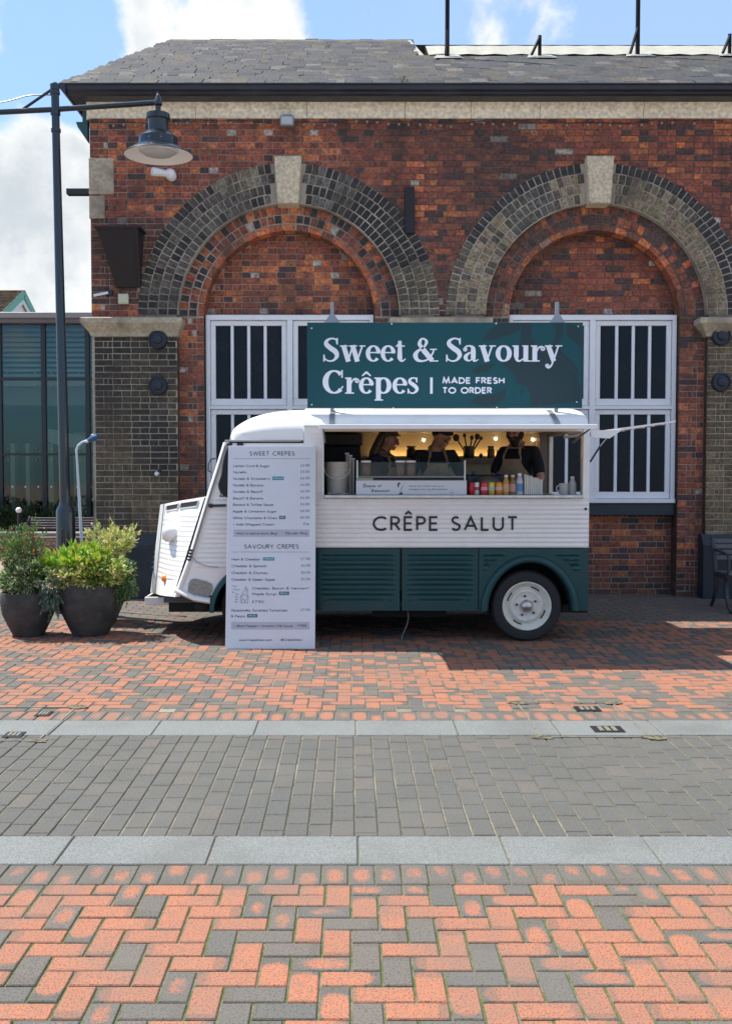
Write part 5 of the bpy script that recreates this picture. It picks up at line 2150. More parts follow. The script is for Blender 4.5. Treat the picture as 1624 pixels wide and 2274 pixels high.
# front fender (teal)
rows = []
for k in range(20):
    a = radians(0 + 178 * k / 19)
    c_, s_ = -cos(a), sin(a)
    rows.append([(FAX + FARX * c_, S - 0.0, FAZ + FARZ * s_), (FAX + (FARX - 0.01) * c_, S - 0.05, FAZ + (FARZ - 0.01) * s_), (FAX + (FARX - 0.05) * c_, S - 0.06, FAZ + (FARZ - .05) * s_),
                 (FAX + (FARX - 0.055) * c_, S + 0.4, FAZ + (FARZ - .055) * s_)])
fn = MB().grid(rows)
obj("front_fender", fn, VAN_TEAL, van, smooth=60)
obj("inner_wing", MB().box(FAX - FARX + 0.06, FAX + FARX, S + 0.3, S + 0.33, 0.3, 0.75), DARK, van)

# --- nose
NY = S + 0.58
YF0, YF1 = NY, 2 * MIDY - NY
tl0, tl1 = at(454, 1104, S + 0.01), at(366, 1119, NY)
bl0, bl1 = at(384, 1325, S + 0.01), at(346, 1318, NY)
ft, fb_ = at(356, 1121, NY + 0.10), at(334, 1315, NY + 0.10)


def nose_side(mirror):
    mb = MB()
    rows = []
    n = 110
    out = Vector((-0.8, -0.6, 0))
    for i in range(n + 1):
        t = i / n
        a, b = bl0.lerp(tl0, t), bl1.lerp(tl1, t)
        z = a.z
        row = []
        for k in range(13):
            u = k / 12
            q = a.lerp(b, u)
            # gentle bulge
            q = q + out * (0.035 * sin(pi * u))
            if 0.18 < t < 0.86 and 0.06 < u < 0.93:
                q = q + out * corr(q.z, 0.046, 0.0065)
            row.append(Vector((q.x, q.y if not mirror else 2 * MIDY - q.y, q.z)))
        rows.append(row)
    mb.grid(rows, flip=not mirror)
    return mb


nose = obj("nose", nose_side(False), VAN_WHITE, van, smooth=50)
obj("nose_far_side", nose_side(True), VAN_WHITE, van, smooth=50)
fm = MB()
m_ = lambda v: Vector((v.x, 2 * MIDY - v.y, v.z))
fl_t, fl_b = ft, fb_
# corner strip and front face
fm.grid([[bl1, tl1], [fb_.lerp(bl1, .5) + Vector((-.012, -.012, 0)), ft.lerp(tl1, .5) + Vector((-.012, -.012, 0))], [fb_, ft]], flip=False)
fm.grid([[fb_, ft], [m_(fb_), m_(ft)], [m_(bl1), m_(tl1)]], flip=False)
# bonnet top
ws0, ws1 = tl0 + Vector((0.03, 0.02, 0.0)), m_(tl0 + Vector((0.03, 0.02, 0.0)))
fm.grid([[tl1, ft, m_(ft), m_(tl1)], [ws0, ws0.lerp(ws1, 0.2), ws0.lerp(ws1, 0.8), ws1]], flip=False)
obj("bonnet", fm, VAN_WHITE, van)
obj("seam", MB().bar(tl1 + Vector((-.006, -.012, 0)), bl1 + Vector((-.006, -.012, 0)), 0.008, 0.008), M("seam_grey", (0.25, 0.25, 0.25), 0.6), nose)
# cowl vents: two dark slots with a bar
outn = Vector((-0.8, -0.6, 0)) * 0.03
for (ua, ub_) in ((0.09, 0.47), (0.53, 0.90)):
    vm = MB()
    q = []
    for u, t in ((ua, 0.915), (ub_, 0.915), (ub_, 0.975), (ua, 0.975)):
        a, b = bl0.lerp(tl0, t), bl1.lerp(tl1, t)
        q.append(a.lerp(b, u) + Vector((-0.8, -0.6, 0)) * (0.035 * sin(pi * u) + 0.006))
    vm.add(q, [(0, 1, 2, 3)])
    obj("cowl_vent", vm, DARK, nose)
    fr = MB()
    for a, b in ((0, 1), (1, 2), (2, 3), (3, 0)):
        fr.bar(q[a], q[b], 0.010, 0.010)
    obj("vent_frame", fr, VAN_WHITE, nose)
# grille on the front face
gm = MB()
for k in range(9):
    z = 0.62 + k * 0.05
    t = (z - fb_.z) / (ft.z - fb_.z)
    x = fb_.x + (ft.x - fb_.x) * t
    gm.bar((x - 0.012, MIDY - 0.34 + 0.02 * k, z), (x - 0.012, MIDY + 0.34 - 0.02 * k, z), 0.014, 0.028)
obj("grille", gm, VAN_TEAL, nose)
# headlight pod
hc = at(377, 1184, S + 0.28)
hl = thing  # keep linters quiet
hp = MB().lathe([(0.0001, -0.115), (0.045, -0.10), (0.072, -0.06), (0.083, -0.01), (0.085, 0.035), (0.078, 0.045)], hc, 'x', 28)
head = obj("headlight", hp, VAN_WHITE, van, smooth=60)
obj("lens", MB().lathe([(0.078, 0.045), (0.06, 0.062), (0.0001, 0.072)], hc, 'x', 24), M("headlamp_glass", (0.7, 0.72, 0.72), 0.08), head, smooth=True)
obj("mount", MB().tube([hc + Vector((0.03, 0.0, -0.07)), hc + Vector((0.07, 0.06, -0.12)), hc + Vector((0.10, 0.12, -0.13))], 0.018, 8), VAN_WHITE, head)
h2 = dup(head, head.location)
h2.parent = van
h2.matrix_parent_inverse = head.matrix_parent_inverse.copy()
h2.location = (0, 2 * (MIDY - hc.y), 0)
# indicator
ic = at(371, 1284, S + 0.26)
ind = obj("indicator", MB().lathe([(0.0001, -0.02), (0.03, -0.02), (0.040, 0.0), (0.038, 0.03), (0.022, 0.05), (0.0001, 0.055)], ic, 'x', 20),
          M("orange_lens", (0.85, 0.25, 0.02), 0.2, coat=0.4), van, smooth=50)
# bumper tray
A, B = at(321, 1326, NY - 0.05), at(377, 1343, NY - 0.05)
bm_ = MB()
bx0, bx1 = A.x, B.x
zt, zb = az(1326, NY - 0.05), az(1343, NY - 0.05)
y0, y1 = NY - 0.05, 2 * MIDY - NY + 0.05
bm_.box(bx0, bx1, y0, y0 + 0.025, zb, zt, 0.004)
bm_.box(bx0, bx1, y1 - 0.025, y1, zb, zt, 0.004)
bm_.box(bx0, bx0 + 0.025, y0 + 0.026, y1 - 0.026, zb, zt, 0.004)
obj("bumper", bm_, VAN_WHITE, van)
obj("bumper_tray", MB().box(bx0 + 0.026, bx1 + 0.25, y0 + 0.026, y1 - 0.026, zb + 0.004, zb + 0.02), DARK, van)
obj("front_valance", MB().box(at(377, 1335, NY).x, at(432, 1335, S + 0.1).x, S + 0.25, BK - 0.25, az(1343, S + 0.1), az(1322, S + 0.1)), M("valance_grey", (0.06, 0.07, 0.08), 0.6), van)
# windscreen
wt = Vector((pillar_x(SZ(984), 0.02), S + 0.10, SZ(984)))
wsm = MB()
g0, g1 = ws0 + Vector((0, 0.06, 0.02)), m_(ws0 + Vector((0, 0.06, 0.02)))
t0, t1 = wt, m_(wt)
wsm.add([g0, g1, t1, t0], [(0, 1, 2, 3)])
scr = obj("windscreen", wsm, CAR_GLASS, van)
fr = MB()
for a, b in ((g0, g1), (g1, t1), (t1, t0), (t0, g0), (g0.lerp(g1, .5), t0.lerp(t1, .5))):
    fr.bar(a, b, 0.035, 0.03)
obj("screen_frame", fr, VAN_WHITE, scr)
# wiper / mirror arm in front
fr = MB()
fr.tube([at(478, 1018, S + .25), at(468, 1020, S + .22), at(463, 1030, S + .2), at(462, 1045, S + .2)], 0.006, 6)
fr.tube([at(462, 1045, S + .2), at(470, 1050, S + .22)], 0.006, 6)
obj("wiper", fr, BLACK_PAINT, scr)
for (px, py) in ((508, 987), (533, 987)):
    q = at(px, py, S - 0.01)
    obj("door_hinge", MB().box(q.x - 0.03, q.x + 0.03, q.y - 0.01, q.y + 0.01, q.z - 0.012, q.z + 0.012, 0.004), BLACK_PAINT, door)

# --- lettering on the side
lm = MB()
u = SX(1148, 1160) - SX(826, 1160)
z0 = SZ(1179)
cap = SZ(1146) - z0
txt = "CRÊPE SALUT"
w1 = sans_width(txt, cap, 0.215)
sans(lm, txt, SX(829, 1160), z0, cap, 0.145, 'l', 0.215 + (u - w1) / cap / (len(txt)) * 0.98, y=S - 0.0135)
obj("lettering", lm, M("black_vinyl", (0.012, 0.012, 0.012), 0.4), body)

# --- inside
CREAM = M("cream_lining", (0.60, 0.52, 0.38), 0.55, var=0.05)
DKNAVY = M("dark_navy", (0.015, 0.022, 0.04), 0.5)
im = MB()
im.box(XB + 0.05, XR - 0.045, BK - 0.10, BK - 0.045, 0.43, ZS - 0.0)
obj("inner_wall", im, CREAM, van)
obj("inner_ceiling", MB().box(XB + 0.02, XR - 0.05, S + 0.055, BK - 0.105, ZS - 0.02, ZS - 0.004), M("ceiling_board", (0.45, 0.42, 0.36), 0.6), van)
obj("bulkhead", MB().box(XB, XB + 0.03, S + 0.055, BK - 0.11, 0.43, ZS - 0.025), DKNAVY, van)
cabx = ax(800, BK - 0.15, 1000)
cab = obj("dark_cab_panel", MB().box(XB + 0.035, cabx, BK - 0.30, BK - 0.105, 0.43, ZS - 0.16, 0.01), DKNAVY, van)  # added dark panel standing in for the cab's dark interior
obj("panel_lid", MB().box(XB + 0.035, cabx + 0.02, BK - 0.34, BK - 0.105, ZS - 0.155, ZS - 0.03, 0.01), M("grey_roller", (0.10, 0.10, 0.11), 0.5), cab)
shz = az(1017, BK - 0.3)
shx0, shx1 = ax(868, BK - 0.3), ax(1182, BK - 0.3)
obj("shelf", MB().box(cabx + 0.01, shx1 + 0.06, BK - 0.34, BK - 0.105, shz - 0.06, shz, 0.003), M("shelf_wood", (0.20, 0.17, 0.14), 0.6, var=0.2, vscale=8), van)
obj("lower_cupboard", MB().box(cabx + 0.01, XR - 0.2, BK - 0.5, BK - 0.11, 0.43, 1.30, 0.01), M("cupboard_grey", (0.25, 0.24, 0.22), 0.6), van)
obj("end_post", MB().box(ax(1188, BK - 0.2), ax(1204, BK - 0.2), BK - 0.42, BK - 0.11, 0.43, ZS - 0.03), M("post_brown", (0.22, 0.19, 0.16), 0.6), van)
LED = M("warm_led", (1, 0.7, 0.3), 0.5, emit=(1.0, 0.62, 0.22), est=6.5)
obj("led_strip", MB().box(cabx + 0.15, shx1, BK - 0.165, BK - 0.145, shz + 0.004, shz + 0.012), LED, van)
obj("led_cover_lip", MB().box(cabx + 0.01, shx1 + 0.06, BK - 0.20, BK - 0.185, shz + 0.001, shz + 0.022), CREAM, van)  # added lip hiding the LED strip, leaving only its glow
SPOT = M("spot_glow", (1, 0.9, 0.7), 0.5, emit=(1.0, 0.85, 0.6), est=12.0)
for px, py in ((874, 977), (940, 977), (1182, 976), (1100, 974)):
    q = at(px, py, BK - 0.11)
    obj("spotlight", MB().lathe([(0.011, 0.0), (0.010, 0.006), (0.0001, 0.008)], (q.x, BK - 0.102, q.z), 'y', 12), SPOT, van)
# steel counter
ct = MB()
ct.box(XH0 + 0.002, XH1 - 0.002, S - 0.05, S + 0.62, ZC + 0.004, ZC + 0.034, 0.004)
obj("counter", ct, STEEL, van)
CZ = ZC + 0.034
obj("counter_front", MB().box(XH0 + 0.01, XH1 - 0.01, S + 0.44, S + 0.6, 0.43, ZC), M("steel_cabinet", (0.3, 0.3, 0.3), 0.4, metal=0.7), van)
# ------------------------------------------------------------------ roof sign on the van
SGY = S + 0.08
sA, sB = at(682, 906, SGY), at(1293, 716, SGY)
SXA, SXB, SZA, SZB = sA.x, sB.x, sA.z, sB.z
sign = thing("roof_sign", "long dark teal Sweet & Savoury Crêpes sign standing on the van roof", "sign", ((SXA + SXB) / 2, SGY, SZA))
TEAL_SIGN = M("sign_teal", (0.006, 0.066, 0.080), 0.5, spec=0.3)
TEAL_DARK = M("sign_dark_teal", (0.018, 0.042, 0.050), 0.5, spec=0.3)
SIGN_TXT = M("sign_letter_white", (0.72, 0.74, 0.82), 0.5)
obj("board", MB().box(SXA, SXB, SGY, SGY + 0.02, SZA, SZB, 0.002), TEAL_SIGN, sign)
W_, H_ = SXB - SXA, SZB - SZA
uX = lambda cx_: SXA + (cx_ - 38) / (1530 - 38) * W_          # photo detail units -> sign
uZ = lambda cy_: SZB - (cy_ - 122) / (583 - 122) * H_
unit = W_ / (1530 - 38)
# plain printed leaves and hair-like curves in a slightly darker teal
pm = MB()
k = 0


def leaf(pts):
    global k
    k += 1
    pm.add([(uX(a), SGY - 0.0006 - 0.0001 * k, uZ(b)) for a, b in reversed(pts)], [tuple(range(len(pts)))])


leaf([(1075, 125), (1200, 125), (1185, 165), (1130, 190), (1050, 215), (985, 225), (1010, 180)])
leaf([(1200, 125), (1255, 125), (1250, 200), (1290, 250), (1380, 235), (1440, 300), (1500, 360), (1522, 440), (1522, 545), (1400, 560), (1250, 575), (1215, 520), (1160, 430), (1100, 350), (1130, 290), (1190, 240)])
leaf([(1375, 125), (1425, 125), (1420, 190), (1395, 235), (1370, 240), (1385, 180)])
leaf([(1440, 125), (1522, 150), (1522, 260), (1490, 230), (1445, 190)])
leaf([(935, 380), (975, 350), (1060, 345), (1020, 385), (950, 400)])
leaf([(1120, 470), (1060, 510), (960, 520), (925, 550), (990, 575), (1080, 560), (1110, 525)])
obj("printed_leaves", pm, TEAL_DARK, sign)
lp = MB()
for a in ([(1075, 350, 6), (1120, 370, 9), (1160, 420, 10), (1185, 480, 8), (1240, 530, 8), (1250, 575, 8)], [(1450, 360, 6), (1500, 400, 9), (1520, 460, 10)]):
    pts, ws = bez([(uX(x_), uZ(z_), w_ * unit) for x_, z_, w_ in a], 24)
    ribbon(lp, pts, ws, SGY - 0.0022)
pts, ws = bez([(uX(x_), uZ(z_), w_ * unit) for x_, z_, w_ in [(1170, 560, 8), (1165, 500, 30), (1205, 480, 46), (1235, 530, 28), (1240, 570, 6)]], 24)
ribbon(lp, pts, ws, SGY - 0.0024)
obj("printed_stems", lp, TEAL_SIGN, sign)
tm = MB()
xe = serif(tm, "Sweet & Savoury", 0, 0, 1.0, 0)
tm2 = MB()
tm2_scale = (1422 - 125) / xe
for (s_, cxo, cyo) in (("Sweet & Savoury", 122, 333), ("Crêpes", 120, 506)):
    serif(tm2, s_, 0, 0, 1.0, 0)
    t_ = MB()
    serif(t_, s_, uX(cxo), uZ(cyo), unit * tm2_scale, SGY - 0.003)
    # keep letter heights as photographed while matching the width of the line
    z0 = uZ(cyo)
    t_.v = [(a, b, z0 + (c - z0) / tm2_scale) for a, b, c in t_.v]
    obj("lettering", t_, SIGN_TXT, sign)
t_ = MB()
t_.box(uX(704), uX(718), SGY - 0.004, SGY - 0.003, uZ(506), uZ(418))
for s_, cyo, cx1 in (("MADE FRESH", 453, 1104), ("TO ORDER", 506, 1036)):
    w0 = sans_width(s_, 36 * unit, 0.30)
    sc = (uX(cx1) - uX(774)) / w0
    sans(t_, s_, uX(774), uZ(cyo), 36 * unit, 0.22, 'l', 0.30, SGY - 0.003, xs=sc)
obj("small_lettering", t_, SIGN_TXT, sign)
for cx_, cy_ in ((62, 153), (1505, 143), (62, 565), (1500, 551), (495, 130), (1060, 128), (505, 583), (1067, 580)):
    obj("screw", MB().lathe([(0.007, 0), (0.006, 0.003), (0.0001, 0.004)], (uX(cx_), SGY - 0.001, uZ(cy_)), 'y', 10), WHITE_PL, sign)
for px in (737, 1236):
    x = ax(px, SGY + 0.06, 700)
    pp = MB()
    pp.box(x - 0.016, x + 0.016, SGY + 0.06, SGY + 0.09, ZS + 0.12, az(671, SGY + 0.07))
    obj("post", pp, GREY_METAL, sign)
    gp2 = MB()
    gp2.prism([(x - 0.09, SZB - 0.02), (x + 0.09, SZB - 0.02), (x + 0.018, SZB + 0.085), (x - 0.018, SZB + 0.085)], SGY + 0.045, SGY + 0.058)
    obj("gusset", gp2, GREY_METAL, sign)

# ------------------------------------------------------------------ menu board
MBY = EYE / tan(math.atan((1441 - 1137) / FPX) + PITCH)
BW = ax(699, MBY, 1440) - ax(500, MBY, 1440)
BTZ = az(990, S - 0.045)
BH = sqrt(BTZ ** 2 + (S - 0.045 - MBY) ** 2)
bx = ax(500, MBY, 1440)
menu = thing("menu_board", "tall white crêpe price menu board leaning on the van by the cab door", "menu board", (bx, MBY, 0.0))
BOARD = M("menu_board_face", (0.66, 0.675, 0.705), 0.5, var=0.02)
MROT = Matrix.Translation((bx, MBY, 0.0)) @ Matrix.Rotation(-math.asin((S - 0.045 - MBY) / BH), 4, 'X')


def on_board(mb):
    mb.v = [tuple(MROT @ Vector(p)) for p in mb.v]
    return mb


obj("board", on_board(MB().box(0, BW, 0, 0.012, 0, BH, 0.002)), BOARD, menu)
kx = lambda c: (c - 62) / 938 * BW
kz = lambda c: (2232 - c) / 2167 * BH
ku = BH / 2167
INK = M("menu_ink", (0.06, 0.065, 0.085), 0.6)
INK2 = M("menu_ink_heading", (0.035, 0.038, 0.05), 0.6)
BADGE = M("badge_teal", (0.03, 0.24, 0.26), 0.5)
BADGE2 = M("badge_blue", (0.03, 0.12, 0.15), 0.5)
BAR = M("menu_bar", (0.46, 0.46, 0.51), 0.6)
PALE = M("badge_text", (0.6, 0.7, 0.72), 0.6)
for s_, cyo, x0_, x1_ in (("SWEET CREPES", 172, 292, 770), ("SAVOURY CREPES", 1176, 248, 820)):
    tr = 0.30
    w0 = sans_width(s_, 46 * ku, tr)
    hd = MB()
    sans(hd, s_, kx(x0_), kz(cyo), 46 * ku, 0.14, 'l', tr, -0.001, xs=(kx(x1_) - kx(x0_)) / w0)
    obj("heading", on_board(hd), INK2, menu)
for cy_ in (206, 1212):
    obj("rule", on_board(MB().box(kx(122), kx(935), -0.0008, -0.0003, kz(cy_ + 1.5), kz(cy_ - 1.5))), INK, menu)
obj("bar", on_board(MB().box(kx(130), kx(935), -0.0008, -0.0003, kz(1050), kz(972))), BAR, menu)
obj("bar", on_board(MB().box(kx(120), kx(942), -0.0008, -0.0003, kz(2030), kz(1950))), BAR, menu)
rows_ = [("Lemon Curd & Sugar", 120, 298, 502, "£5.00"), ("Nutella", 122, 366, 256, "£5.00"), ("Nutella & Strawberry", 122, 437, 512, "£6.00"),
         ("Nutella & Banana", 122, 508, 440, "£6.00"), ("Nutella & Biscoff", 122, 578, 434, "£6.00"), ("Biscoff & Banana", 122, 649, 436, "£6.00"),
         ("Banana & Toffee Sauce", 122, 718, 548, "£6.00"), ("Apple & Cinnamon Sugar", 120, 790, 584, "£6.00"), ("White Chocolate & Oreo", 122, 861, 588, "£6.00"),
         ("+ Add Whipped Cream", 122, 930, 562, "50p"),
         ("Ham & Cheddar", 118, 1303, 415, "£7.00"), ("Cheddar & Spinach", 118, 1374, 482, "£6.50"), ("Cheddar & Chutney", 118, 1447, 495, "£6.50"),
         ("Cheddar & Sweet Apple", 118, 1518, 572, "£6.50"), ("Cheddar, Bacon & Vermont*", 335, 1610, 935, ""), ("Maple Syrup", 335, 1670, 590, ""), ("£7.50", 335, 1752, 460, ""),
         ("Mozzarella, Sundried Tomatoes", 118, 1842, 704, "£7.50"), ("& Pesto", 118, 1904, 262, "")]
for s_, x0_, cyo, x1_, pr_ in rows_:
    bd = MB()
    w0 = sans_width(s_, 27 * ku, 0.17)
    sans(bd, s_, kx(x0_), kz(cyo), 27 * ku, 0.155, 'l', 0.17, -0.001, xs=(kx(x1_) - kx(x0_)) / w0)
    if pr_:
        xr = 932 if cyo < 1000 else 942
        sans(bd, pr_, kx(xr), kz(cyo - 6), 27 * ku, 0.13, 'r', 0.34, -0.001)
    obj("menu_line", on_board(bd), INK, menu)
for s_, x0_, cyo, x1_ in (("Want to add an extra filling?", 162, 1025, 598), ("50p per filling", 680, 1022, 908), ("+ Black Pepper / Sriracha Chilli Sauce", 150, 2004, 765), ("FREE", 822, 2002, 912),
                          ("www.CrepeSalut.com", 205, 2150, 548), ("@CrepeSalut", 642, 2148, 862)):
    bd = MB()
    w0 = sans_width(s_, 24 * ku, 0.17)
    sans(bd, s_, kx(x0_), kz(cyo), 24 * ku, 0.15, 'l', 0.17, -0.0016, xs=(kx(x1_) - kx(x0_)) / w0)
    obj("menu_line", on_board(bd), INK, menu)
bg1, bg2 = 1, 2
for (m_b, x0_, x1_, y0_, y1_, s_) in ((bg1, 537, 657, 400, 438, "POPULAR"), (bg2, 612, 680, 824, 860, "NEW"), (bg1, 445, 566, 1268, 1303, "POPULAR"), (bg2, 618, 724, 1632, 1668, "SPECIAL"),
                                      (bg2, 286, 394, 1868, 1904, "SPECIAL")):
    bo = obj("badge", on_board(MB().box(kx(x0_), kx(x1_), -0.0012, -0.0004, kz(y1_), kz(y0_))), BADGE if m_b == 1 else BADGE2, menu)
    bt = MB()
    w0 = sans_width(s_, 17 * ku, 0.2)
    sans(bt, s_, kx((x0_ + x1_) / 2), kz(y1_ - 10), 17 * ku, 0.16, 'c', 0.2, -0.0014, xs=min(1.0, (kx(x1_ - 12) - kx(x0_ + 12)) / w0))
    obj("badge_text", on_board(bt), PALE, bo)
sk = MB()
K = lambda pts, w=4: ribbon(sk, [(kx(a), kz(b)) for a, b in pts], w * ku, -0.001)
K([(262, 1582), (262, 1612), (240, 1640), (214, 1690), (214, 1745), (290, 1752), (296, 1690), (278, 1640), (274, 1612), (274, 1582), (262, 1582)])
K([(276, 1606), (290, 1610), (286, 1632)])
K([(216, 1690), (255, 1660), (294, 1690)])
K([(225, 1735), (240, 1705), (262, 1740), (280, 1700)])
for yy, x0_, x1_ in ((1578, 122, 175), (1612, 128, 205), (1640, 126, 150), (1660, 160, 195), (1690, 155, 190), (1715, 158, 188), (1742, 156, 184)):
    K([(x0_, yy), ((x0_ + x1_) / 2 - 8, yy - 9), ((x0_ + x1_) / 2, yy + 6), (x1_, yy - 4)], 4)
obj("bottle_sketch", on_board(sk), INK, menu)

# ------------------------------------------------------------------ lamp post
LY = 11.5
LX = ax(147, LY, 1230)
LTX = ax(122, LY, 200)
LAMP_M = M("lamp_green_black", (0.008, 0.015, 0.022), 0.25, coat=0.3)
ltop = az(190, LY)


def lpt(z):
    return Vector((LX + (LTX - LX) * (z - 1.0) / (ltop - 1.0), LY, z))


lamp = thing("lamp_post", "tall black lamp post with horizontal arm and hanging railway style lamp", "lamp post", (LX, LY, 0))
obj("post", MB().tube([lpt(0), lpt(1.2), lpt(ltop - 0.6), lpt(ltop)], [0.062, 0.060, 0.043, 0.043], 20), LAMP_M, lamp, smooth=40)
obj("base_sleeve", MB().lathe([(0.105, 0), (0.105, 1.13), (0.10, 1.16), (0.075, 1.20), (0.065, 1.24)], (LX, LY, 0), 'z', 24), LAMP_M, lamp, smooth=40)
obj("access_door", MB().box(LX - 0.03, LX + 0.03, LY - 0.112, LY - 0.10, 0.45, 0.95, 0.004), LAMP_M, lamp)
obj("cap", MB().lathe([(0.05, -0.05), (0.052, 0.01), (0.03, 0.03), (0.0001, 0.035)], lpt(ltop), 'z', 18), LAMP_M, lamp)
for pz in (206, 252, 290):
    z = az(pz, LY)
    obj("collar", MB().lathe([(0.046, -0.02), (0.053, -0.018), (0.053, 0.018), (0.046, 0.02)], lpt(z), 'z', 18), LAMP_M, lamp)
a1, a2 = at(345, 228, LY), at(-260, 262, LY)
obj("arm", MB().tube([lpt(az(243, LY)), a1], 0.029, 12), LAMP_M, lamp, smooth=40)
obj("arm", MB().tube([lpt(az(243, LY)), a2], 0.029, 12), LAMP_M, lamp, smooth=40)
obj("stay", MB().tube([at(122, 194, LY), at(49, 244, LY)], 0.016, 8), LAMP_M, lamp)
cpts = [at(122, 211, LY), at(75, 211, LY), at(55, 214, LY), at(20, 224, LY), at(-60, 240, LY)]
cable = obj("cable", MB().tube(cpts, 0.007, 6), GREY_METAL, lamp)
lc = at(352, 345, LY)
sh = thing
shade_pr = [(0.0001, 0.69), (0.016, 0.685), (0.012, 0.66), (0.028, 0.635), (0.032, 0.60), (0.045, 0.58), (0.045, 0.545), (0.028, 0.53), (0.03, 0.475), (0.06, 0.465), (0.125, 0.445), (0.132, 0.40),
            (0.132, 0.385), (0.118, 0.38), (0.112, 0.36), (0.112, 0.255), (0.14, 0.24), (0.195, 0.20), (0.212, 0.185), (0.214, 0.10), (0.222, 0.095), (0.30, 0.055), (0.358, 0.018), (0.376, 0.0)]
shade = obj("lamp_shade", MB().lathe(shade_pr + [(0.370, -0.004)], lc, 'z', 44, caps=False), LAMP_M, lamp, smooth=40)
obj("reflector", MB().lathe([(0.373, -0.003), (0.36, 0.006), (0.29, 0.030), (0.21, 0.05), (0.20, 0.052)], lc, 'z', 44, caps=False), M("reflector_white", (0.78, 0.76, 0.73), 0.5), shade, smooth=60)
obj("lens", MB().lathe([(0.198, 0.05), (0.19, 0.035), (0.15, 0.005), (0.08, -0.01), (0.0001, -0.015)], lc, 'z', 32), M("lamp_glass_grey", (0.42, 0.42, 0.42), 0.25), shade, smooth=60)
obj("lens_ring", MB().lathe([(0.212, 0.055), (0.212, 0.040), (0.196, 0.034), (0.19, 0.045)], lc, 'z', 36, caps=False), M("ring_white", (0.6, 0.58, 0.56), 0.4), shade, smooth=50)
for k in range(10):
    a = 2 * pi * k / 10
    obj("rivet", MB().ball((lc.x + 0.214 * cos(a), lc.y + 0.214 * sin(a), lc.z + 0.14), 0.008, 6, 4), GREY_METAL, shade)

# slender swan-neck pole
py_ = 11.8
sp = thing("swan_neck_pole", "slender white swan-neck pole with small blue and black head rising behind the planters", "pole", (ax(181, py_, 1210), py_, 0))
b0 = at(182, 1210, py_)
pts = [Vector((b0.x + 0.01, py_, 0)), b0, at(177, 1120, py_), at(172.5, 1040, py_), at(170.5, 1009, py_), at(170, 999, py_), at(174, 989, py_), at(183, 982, py_), at(196, 978, py_)]
obj("stem", MB().tube(pts, [0.017] * 3 + [0.013] * 6, 10), M("pale_blue_white", (0.55, 0.60, 0.68), 0.35), sp, smooth=50)
h0, h1 = at(194, 979, py_), at(217, 969, py_ - 0.05)
obj("head", MB().tube([h0, h0.lerp(h1, .25), h0.lerp(h1, .5), h1], [0.022, 0.026, 0.034, 0.026], 12), M("head_blue", (0.03, 0.10, 0.22), 0.35), sp, smooth=50)
obj("head_cap", MB().ball(at(210, 968, py_), (0.055, 0.03, 0.025), 12, 8), BLACK_PAINT, sp, smooth=True)
obj("clip", MB().tube([at(190, 981, py_ - .01), at(200, 977, py_ - .01)], 0.020, 8), WHITE_PL, sp)


# ------------------------------------------------------------------ benches
def bench(label, x0, x1, yf, back_h, seat_h, mat_s, mat_f, depth=0.42, slats=4, group=None):
    r = thing("bench", label, "bench", ((x0 + x1) / 2, yf + depth / 2, 0), group)
    yb = yf + depth
    n = slats
    h0 = seat_h + 0.10
    step = (back_h - h0) / n
    for k in range(n):
        z = h0 + step * (k + 0.5)
        yy = yb + 0.02 + 0.03 * k
        mb = MB()
        mb.box(x0 + 0.03, x1 - 0.03, yy, yy + 0.025, z - step * 0.40, z + step * 0.40, 0.006)
        obj("back_slat", mb, mat_s, r)
    for k in range(5):
        yy = yf + depth * k / 5
        mb = MB()
        mb.box(x0 + 0.03, x1 - 0.03, yy, yy + depth / 5 - 0.014, seat_h - 0.03, seat_h + 0.0 - 0.004 * abs(k - 1), 0.006)
        obj("seat_slat", mb, mat_s, r)
    ends = [x0 + 0.03, x1 - 0.03] if x1 - x0 < 2.2 else [x0 + 0.03, (x0 + x1) / 2, x1 - 0.03]
    for x in ends:
        mb = MB()
        mb.tube([(x, yf - 0.10, 0.02), (x, yf - 0.04, 0.05), (x, yf + 0.05, 0.18), (x, yf + 0.08, 0.30), (x, yf + 0.03, seat_h - 0.04)], [0.02, 0.022, 0.028, 0.03, 0.03], 8)
        mb.tube([(x, yb + 0.12, 0.02), (x, yb + 0.06, 0.08), (x, yb - 0.03, 0.25), (x, yb, seat_h), (x, yb + 0.04, back_h * 0.8), (x, yb + 0.03 * n + 0.02, back_h + 0.01)], [0.02, 0.022, 0.028, 0.03, 0.026, 0.02], 8)
        mb.bar((x, yf + 0.02, seat_h - 0.055), (x, yb, seat_h - 0.055), 0.045, 0.04)
        mb.tube([(x, yf + 0.02, seat_h - 0.02), (x, yf - 0.01, seat_h + 0.12), (x, yf + 0.03, seat_h + 0.2), (x, yf + 0.16, seat_h + 0.21), (x, yb + 0.03, seat_h + 0.23)], 0.018, 8)
        obj("end_frame", mb, mat_f, r, smooth=50)
    return r


SLAT_G = M("grey_bench_slats", (0.10, 0.10, 0.11), 0.5, dirt=0.3, dcol=(0.2, 0.2, 0.2), dscale=8)
bench("black cast iron slatted bench in front of the right hand brick pier", ax(1576, 12.0, 1250), ax(1576, 12.0, 1250) + 1.8, 11.50, az(1196, 12.0), 0.45, SLAT_G, CAST)
SLAT_B = M("brown_bench_slats", (0.055, 0.042, 0.048), 0.5, dirt=0.2, dcol=(0.15, 0.13, 0.14), dscale=8)
bench("dark brown slatted bench in front of the glass building behind the planters", ax(52, 18.4, 1180), ax(52, 18.4, 1180) + 1.8, 18.1, az(1149, 18.6), 0.41, SLAT_B, BLACK_PAINT, slats=5)

